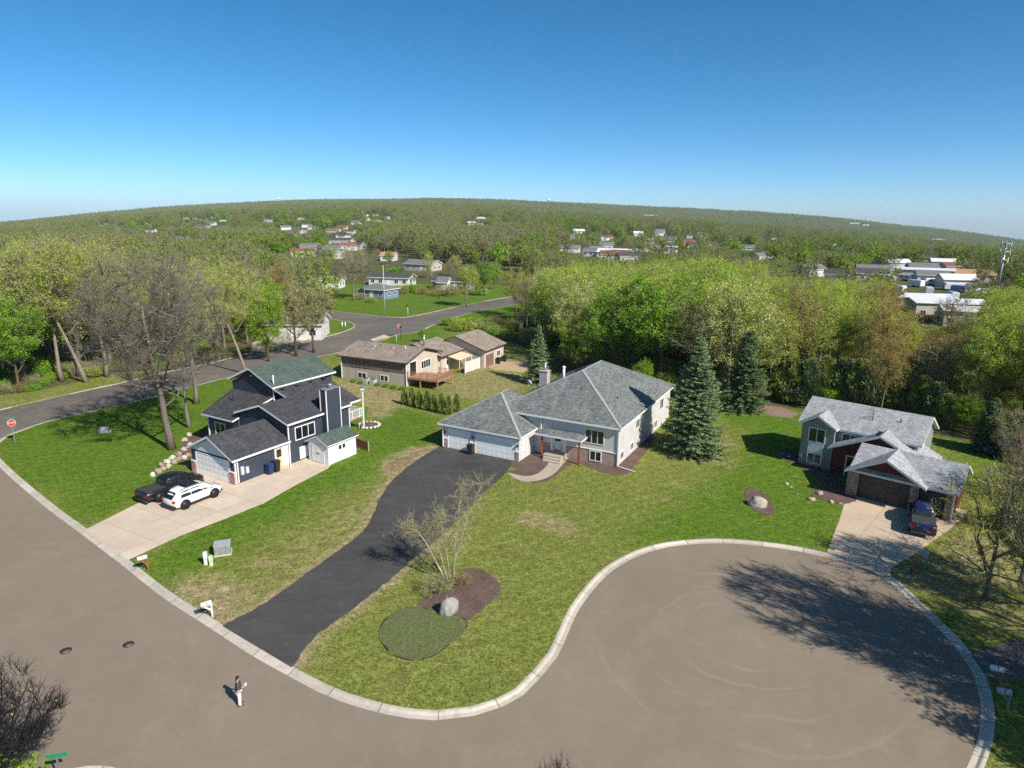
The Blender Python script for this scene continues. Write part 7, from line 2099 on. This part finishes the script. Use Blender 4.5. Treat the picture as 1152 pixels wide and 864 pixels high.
def scatter(name, pts, label, cat, col):
    """pts: x, y, z, scale, kind index -> one object that carries them all"""
    me = bpy.data.meshes.new(name)
    A = np.array(pts, dtype=np.float32)
    me.vertices.add(len(A)); me.vertices.foreach_set('co', A[:, :3].ravel())
    a = me.attributes.new('size', 'FLOAT', 'POINT'); a.data.foreach_set('value', A[:, 3].copy())
    a = me.attributes.new('sort', 'INT', 'POINT'); a.data.foreach_set('value', A[:, 4].astype(np.int32))
    a = me.attributes.new('turn', 'FLOAT', 'POINT'); a.data.foreach_set('value', np.random.default_rng(3).uniform(0, 6.283, len(A)).astype(np.float32))
    o = link(name, me); tag(o, label, cat, kind='stuff')
    ng = bpy.data.node_groups.new(name, 'GeometryNodeTree')
    ng.interface.new_socket('Geometry', in_out='INPUT', socket_type='NodeSocketGeometry'); ng.interface.new_socket('Geometry', in_out='OUTPUT', socket_type='NodeSocketGeometry')
    gi = ng.nodes.new('NodeGroupInput'); go = ng.nodes.new('NodeGroupOutput')
    ci = ng.nodes.new('GeometryNodeCollectionInfo'); ci.inputs['Collection'].default_value = col; ci.inputs['Separate Children'].default_value = True; ci.inputs['Reset Children'].default_value = True
    ip = ng.nodes.new('GeometryNodeInstanceOnPoints'); ip.inputs['Pick Instance'].default_value = True
    def attr(nm, t):
        n = ng.nodes.new('GeometryNodeInputNamedAttribute'); n.data_type = t; n.inputs['Name'].default_value = nm; return n.outputs['Attribute']
    L = ng.links.new
    L(gi.outputs[0], ip.inputs['Points']); L(ci.outputs[0], ip.inputs['Instance']); L(attr('sort', 'INT'), ip.inputs['Instance Index'])
    cx = ng.nodes.new('ShaderNodeCombineXYZ'); L(attr('turn', 'FLOAT'), cx.inputs[2]); 
    er = ng.nodes.new('FunctionNodeEulerToRotation'); L(cx.outputs[0], er.inputs[0]); L(er.outputs[0], ip.inputs['Rotation'])
    L(attr('size', 'FLOAT'), ip.inputs['Scale']); L(ip.outputs[0], go.inputs[0])
    md = o.modifiers.new('scatter', 'NODES'); md.node_group = ng
    return o

pts = []
RF = random.Random(99)
def far_ok(x, y, R):
    for hx_, hy_, rad in HOUSES_FAR:
        dx, dy = x - hx_, y - hy_
        if abs(dx) > 60 or abs(dy) > 90: continue
        d = hypot(dx, dy)
        if d < rad * .9: return False
        # a small clearing on the near side of each house
        hr = hypot(hx_, hy_); across = abs(dx * hy_ - dy * hx_) / hr; along = (hx_ * (hx_ - x) + hy_ * (hy_ - y)) / hr
        if 0 < along < 26 + hr * .05 and across < rad * .62: return False
    return True
R = 120.0
while R < 5000:
    step = 7.2 if R < 500 else min(15.5, 7.2 + (R - 500) * .006)
    n = int(radians(96) * R / step)
    for i in range(n):
        a = -radians(48) + radians(96) * (i + RF.random()) / n
        r_ = R + RF.uniform(-.5, .5) * step
        x, y = r_ * sin(a), r_ * cos(a)
        if r_ < woods_end + 6 and any(hypot(x - q[0], y - q[1]) < 4.5 for q in occupied): continue
        if r_ < 300 and (not free(x, y, 2) or blocked(x, y) or y < 84): continue
        if r_ >= 300 and r_ < 430 and blocked(x, y): continue
        if not far_ok(x, y, r_): continue
        f = noise.noise(Vector((x * .006, y * .006, 1))) + .5 * noise.noise(Vector((x * .03, y * .03, 5)))
        if r_ > 350 and noise.noise(Vector((x * .005, y * .005, 12))) > .3 and RF.random() < .7: continue
        px = proj(x, y, terrain(x, y))[0]
        kk = RF.random() * .75 + .12 + f * .8 + (.12 if 470 < px < 640 and r_ < 700 else 0)
        kind = RF.choice((0, 0, 3)) if kk < .4 else RF.choice((1, 1, 4, 3)) if kk < .68 else RF.choice((2, 2, 4, 1))
        if RF.random() < .025: kind = 5
        sc = RF.uniform(.6, 1.25) * max(1, min(1.35, step / 9.0)) * (.9 if kind == 5 else 1)
        if r_ < 300: sc = min(sc, .95)
        tl = top_limit(x, y) / 13.0
        if tl < .3: continue
        if RF.random() < .9: sc = min(sc, tl)
        pts.append((x, y, terrain(x, y) - .3, sc, kind))
    R += step * .95
print('FAR TREES', len(pts))
scatter('forest', pts, 'spring woodland of green and brown trees running out to the horizon', 'forest', pcol)

# undergrowth along the edges of the woods
ucol = bpy.data.collections.new('undergrowth_kinds')
for i, k in enumerate(('bush1', 'bush2', 'bush3', 'bush4', 'bush5')):
    o = joined('undergrowth_' + 'abcde'[i], k)[0]; ucol.objects.link(o)
up = []
for _ in range(60000):
    R = RF.uniform(60, 230); a = RF.uniform(-radians(46), radians(46)); x, y = R * sin(a), R * cos(a)
    if len(up) > 3600: break
    if not free(x, y, .6) or y < 82 and not (x > 30 and R > 75) or 30 < x < 64 and R < 101: continue
    if noise.noise(Vector((x * .06, y * .06, 4))) < -.22: continue
    if any(hypot(x - q[0], y - q[1]) < q[2] * .72 for q in PLANV): continue
    up.append((x, y, -.05, RF.uniform(.5, 1.25), RF.choice((0, 1, 1, 2, 3, 3, 4))))
scatter('undergrowth', up, 'leafless and budding bushes covering the floor of the woods', 'undergrowth', ucol)
# bushes one can point to
for (k, px, py, top, lab) in [('bush3', 506, 366, 356, 'yellow-green bush at the bend of the road above the brown house roof'), ('bush1', 520, 372, 358, 'green bush behind the brown house garage roof'), ('bush3', 532, 366, 356, 'bright bush right of the brown house garage roof'),
                              ('bush2', 487, 302, 292, 'orange shrub before the grey-roofed house'), ('bush2', 448, 331, 320, 'dark red shrub at the right wall of the blue house'), ('bush2', 500, 333, 318, 'red-brown shrub before the dark house')]:
    o = tree_px(k, px, py, top, 'garden_shrub', lab, 'shrub', z=.05, w=1.5)
for (k, px, py, h, lab) in [('bare1', 380, 330, 9, 'bare tree at the left end of the far lawn'), ('bud2', 408, 309, 9, 'thin green tree behind the long low house'), ('green3', 438, 300, 7, 'bright lime tree behind the orange-roofed garage'), ('bare2', 470, 296, 11, 'bare brown tree over the grey-roofed house'),
        ('bud4', 512, 312, 9, 'pale round tree behind the dark house'), ('bare3', 424, 300, 8, 'nearly bare tree between the orange-roofed garage and the long low house'), ('bud1', 392, 306, 10, 'yellow-green tree left of the long low house'), ('spruce2', 430, 285, 10, 'dark spruce behind the orange-roofed garage'),
        ('bare1', 452, 316, 6, 'small bare tree right of the long low house'), ('bud3', 466, 322, 5, 'small rust-tinged tree right of the blue house'), ('green2', 556, 326, 10, 'green tree left of the bend of the upper road'), ('bare2', 506, 320, 9, 'upright bare tree behind the dark house'), ('bud2', 372, 306, 12, 'green budding tree before the pale apartment row'), ('bare1', 362, 306, 10, 'grey bare tree before the white house with tall windows')]:
    x, y = ground(px, py, 0); tree(k, x, y, h, WORDS[k][0] if k in WORDS else 'leafy_tree', lab, 'tree', None, .95)
for (k, px, py, s_, lab) in [('bush4', 405, 337, 1.2, 'leafless shrub at the left foot of the blue house'), ('bush1', 418, 340, .9, 'green shrub under the blue house windows'), ('bush3', 462, 329, 1.5, 'lime shrub between the blue and the dark house'), ('bush2', 475, 331, 1.4, 'reddish shrub left of the dark house'), ('bush4', 512, 331, 1.8, 'bare shrub right of the dark house'),
        ('bush1', 540, 332, 1.6, 'green shrub on the far lawn near the upper road'), ('bush5', 445, 309, 1.6, 'dark green shrub behind the long low house'), ('bush2', 492, 305, 2.0, 'rust shrub on the grass right of the grey-roofed house'), ('bush4', 478, 312, 2.0, 'grey shrub behind the dark house on the left')]:
    x, y = ground(px, py, LZ); tree(k, x, y, 2.0 * s_, 'garden_shrub', lab, 'shrub', None, 1.2, .05)
x, y = ground(425, 437, LZ)
dog = [(398, 430), (406, 432), (425, 434), (434, 435.5), (443, 437), (452, 438.5)]
for i, (px, py) in enumerate(dog):
    x, y = ground(px, py, LZ); tree('bush5', x, y, .55, 'foundation_plant', 'small green plant along the foot of the brown house wall', 'plant', 'small plants along the brown house wall', 1.0, LZ)
# black trees added in place of shadow at bottom left corner and bottom edge
proto('shadow1', 'd', 71, 7, 3.1, .12, [B_SHADOW, TW_SHADOW, LF_YEL], 9, 90, 600, 4200, 60, .12, .026, up=1.1)
tree('shadow1', -21.6, 23.4, 6.6, 'shadow_tree', 'added tree with twigs painted shadow-black, filling the bottom left corner', 'tree', None, 1.0, LZ)
tree('shadow1', 2.1, 20.1, 5.5, 'shadow_tree', 'added treetop with twigs painted shadow-black at the middle of the bottom edge', 'tree', None, .7, LZ)
tree('bush3', -20.9, 22.0, 3.0, 'garden_shrub', 'yellow-green shrub in the very bottom left corner', 'shrub', None, .9, LZ)

# neighbour's house off the right edge: its gable throws the triangular shadow on the grass
small_house(0, 0, 9, 12, 4.2, 0, GSID, SH_MID, 'grey gabled neighbour house just outside the right edge', 'gable', s=.5, pos=(43, 42, LZ)).rotation_euler.z = radians(-40)

ZLO = min(p[2] for p in pts) - 60; ZHI = max(p[2] + 17 for p in pts)
for _m in bpy.data.meshes:
    if _m.name.startswith('ground'): ZLO = min(ZLO, min(v.co.z for v in _m.vertices)); ZHI = max(ZHI, max(v.co.z for v in _m.vertices))
print('AIR', ZLO, ZHI)
# the air: far woods pale and turn bluish
mb = MB(); mb.box(-7200, 7200, -7200, 7200, ZLO - 1, ZHI + 4)
hz = bpy.data.materials.new('spring_air'); hz.use_nodes = True
_nt = hz.node_tree; _nt.nodes.remove(_nt.nodes['Principled BSDF'])
pv = _nt.nodes.new('ShaderNodeVolumePrincipled'); pv.inputs['Color'].default_value = (.78, .88, 1.0, 1); pv.inputs['Density'].default_value = 5.5e-5; pv.inputs['Anisotropy'].default_value = 0.0
_nt.links.new(pv.outputs[0], _nt.nodes['Material Output'].inputs['Volume'])
o = mb.build('haze', hz); tag(o, 'thin bluish air that pales the far woods', 'haze', kind='stuff')

# ------------------------------------------------------------------ light, sky, camera
SUN_AZ, SUN_EL = 135.0, 40.0     # clockwise from straight ahead; the sun stands behind the right shoulder
w = bpy.data.worlds.new('World'); scene.world = w; w.use_nodes = True
nt = w.node_tree; bg = nt.nodes['Background']
sky = nt.nodes.new('ShaderNodeTexSky'); sky.sky_type = 'NISHITA'; sky.sun_disc = False
sky.sun_elevation = radians(SUN_EL); sky.sun_rotation = radians(SUN_AZ)
sky.air_density = .5; sky.dust_density = .6; sky.ozone_density = 3.5; sky.altitude = 250
hs = nt.nodes.new('ShaderNodeHueSaturation'); hs.inputs['Saturation'].default_value = 1.26; hs.inputs['Hue'].default_value = .487
nt.links.new(sky.outputs[0], hs.inputs['Color']); nt.links.new(hs.outputs[0], bg.inputs[0]); bg.inputs[1].default_value = .121
sl = bpy.data.lights.new('sun', 'SUN'); sl.energy = 5.0; sl.angle = radians(.55); sl.color = (1, .935, .84)
so = bpy.data.objects.new('sun', sl); COL.objects.link(so)
d = Vector((sin(radians(SUN_AZ)) * cos(radians(SUN_EL)), cos(radians(SUN_AZ)) * cos(radians(SUN_EL)), sin(radians(SUN_EL))))
so.rotation_euler = d.to_track_quat('Z', 'Y').to_euler(); so.location = d * 60

cam = bpy.data.cameras.new('camera'); co = bpy.data.objects.new('camera', cam); COL.objects.link(co)
cam.sensor_width = 36; cam.lens = 36 * FPX / 1152; cam.clip_start = .5; cam.clip_end = 12000
co.location = (0, 0, CAMH)
co.rotation_euler = (Matrix.Rotation(pi / 2 - PITCH, 4, 'X') @ Matrix.Rotation(ROLL, 4, 'Z')).to_euler()
scene.camera = co
scene.view_settings.view_transform = 'Standard'; scene.view_settings.look = 'None'; scene.view_settings.exposure = .35; scene.view_settings.gamma = 1
c = scene.cycles
c.max_bounces = 5; c.diffuse_bounces = 3; c.glossy_bounces = 2; c.transmission_bounces = 2; c.transparent_max_bounces = 4; c.volume_bounces = 1
c.caustics_reflective = False; c.caustics_refractive = False
c.use_adaptive_sampling = True; c.adaptive_threshold = .02
c.use_denoising = False
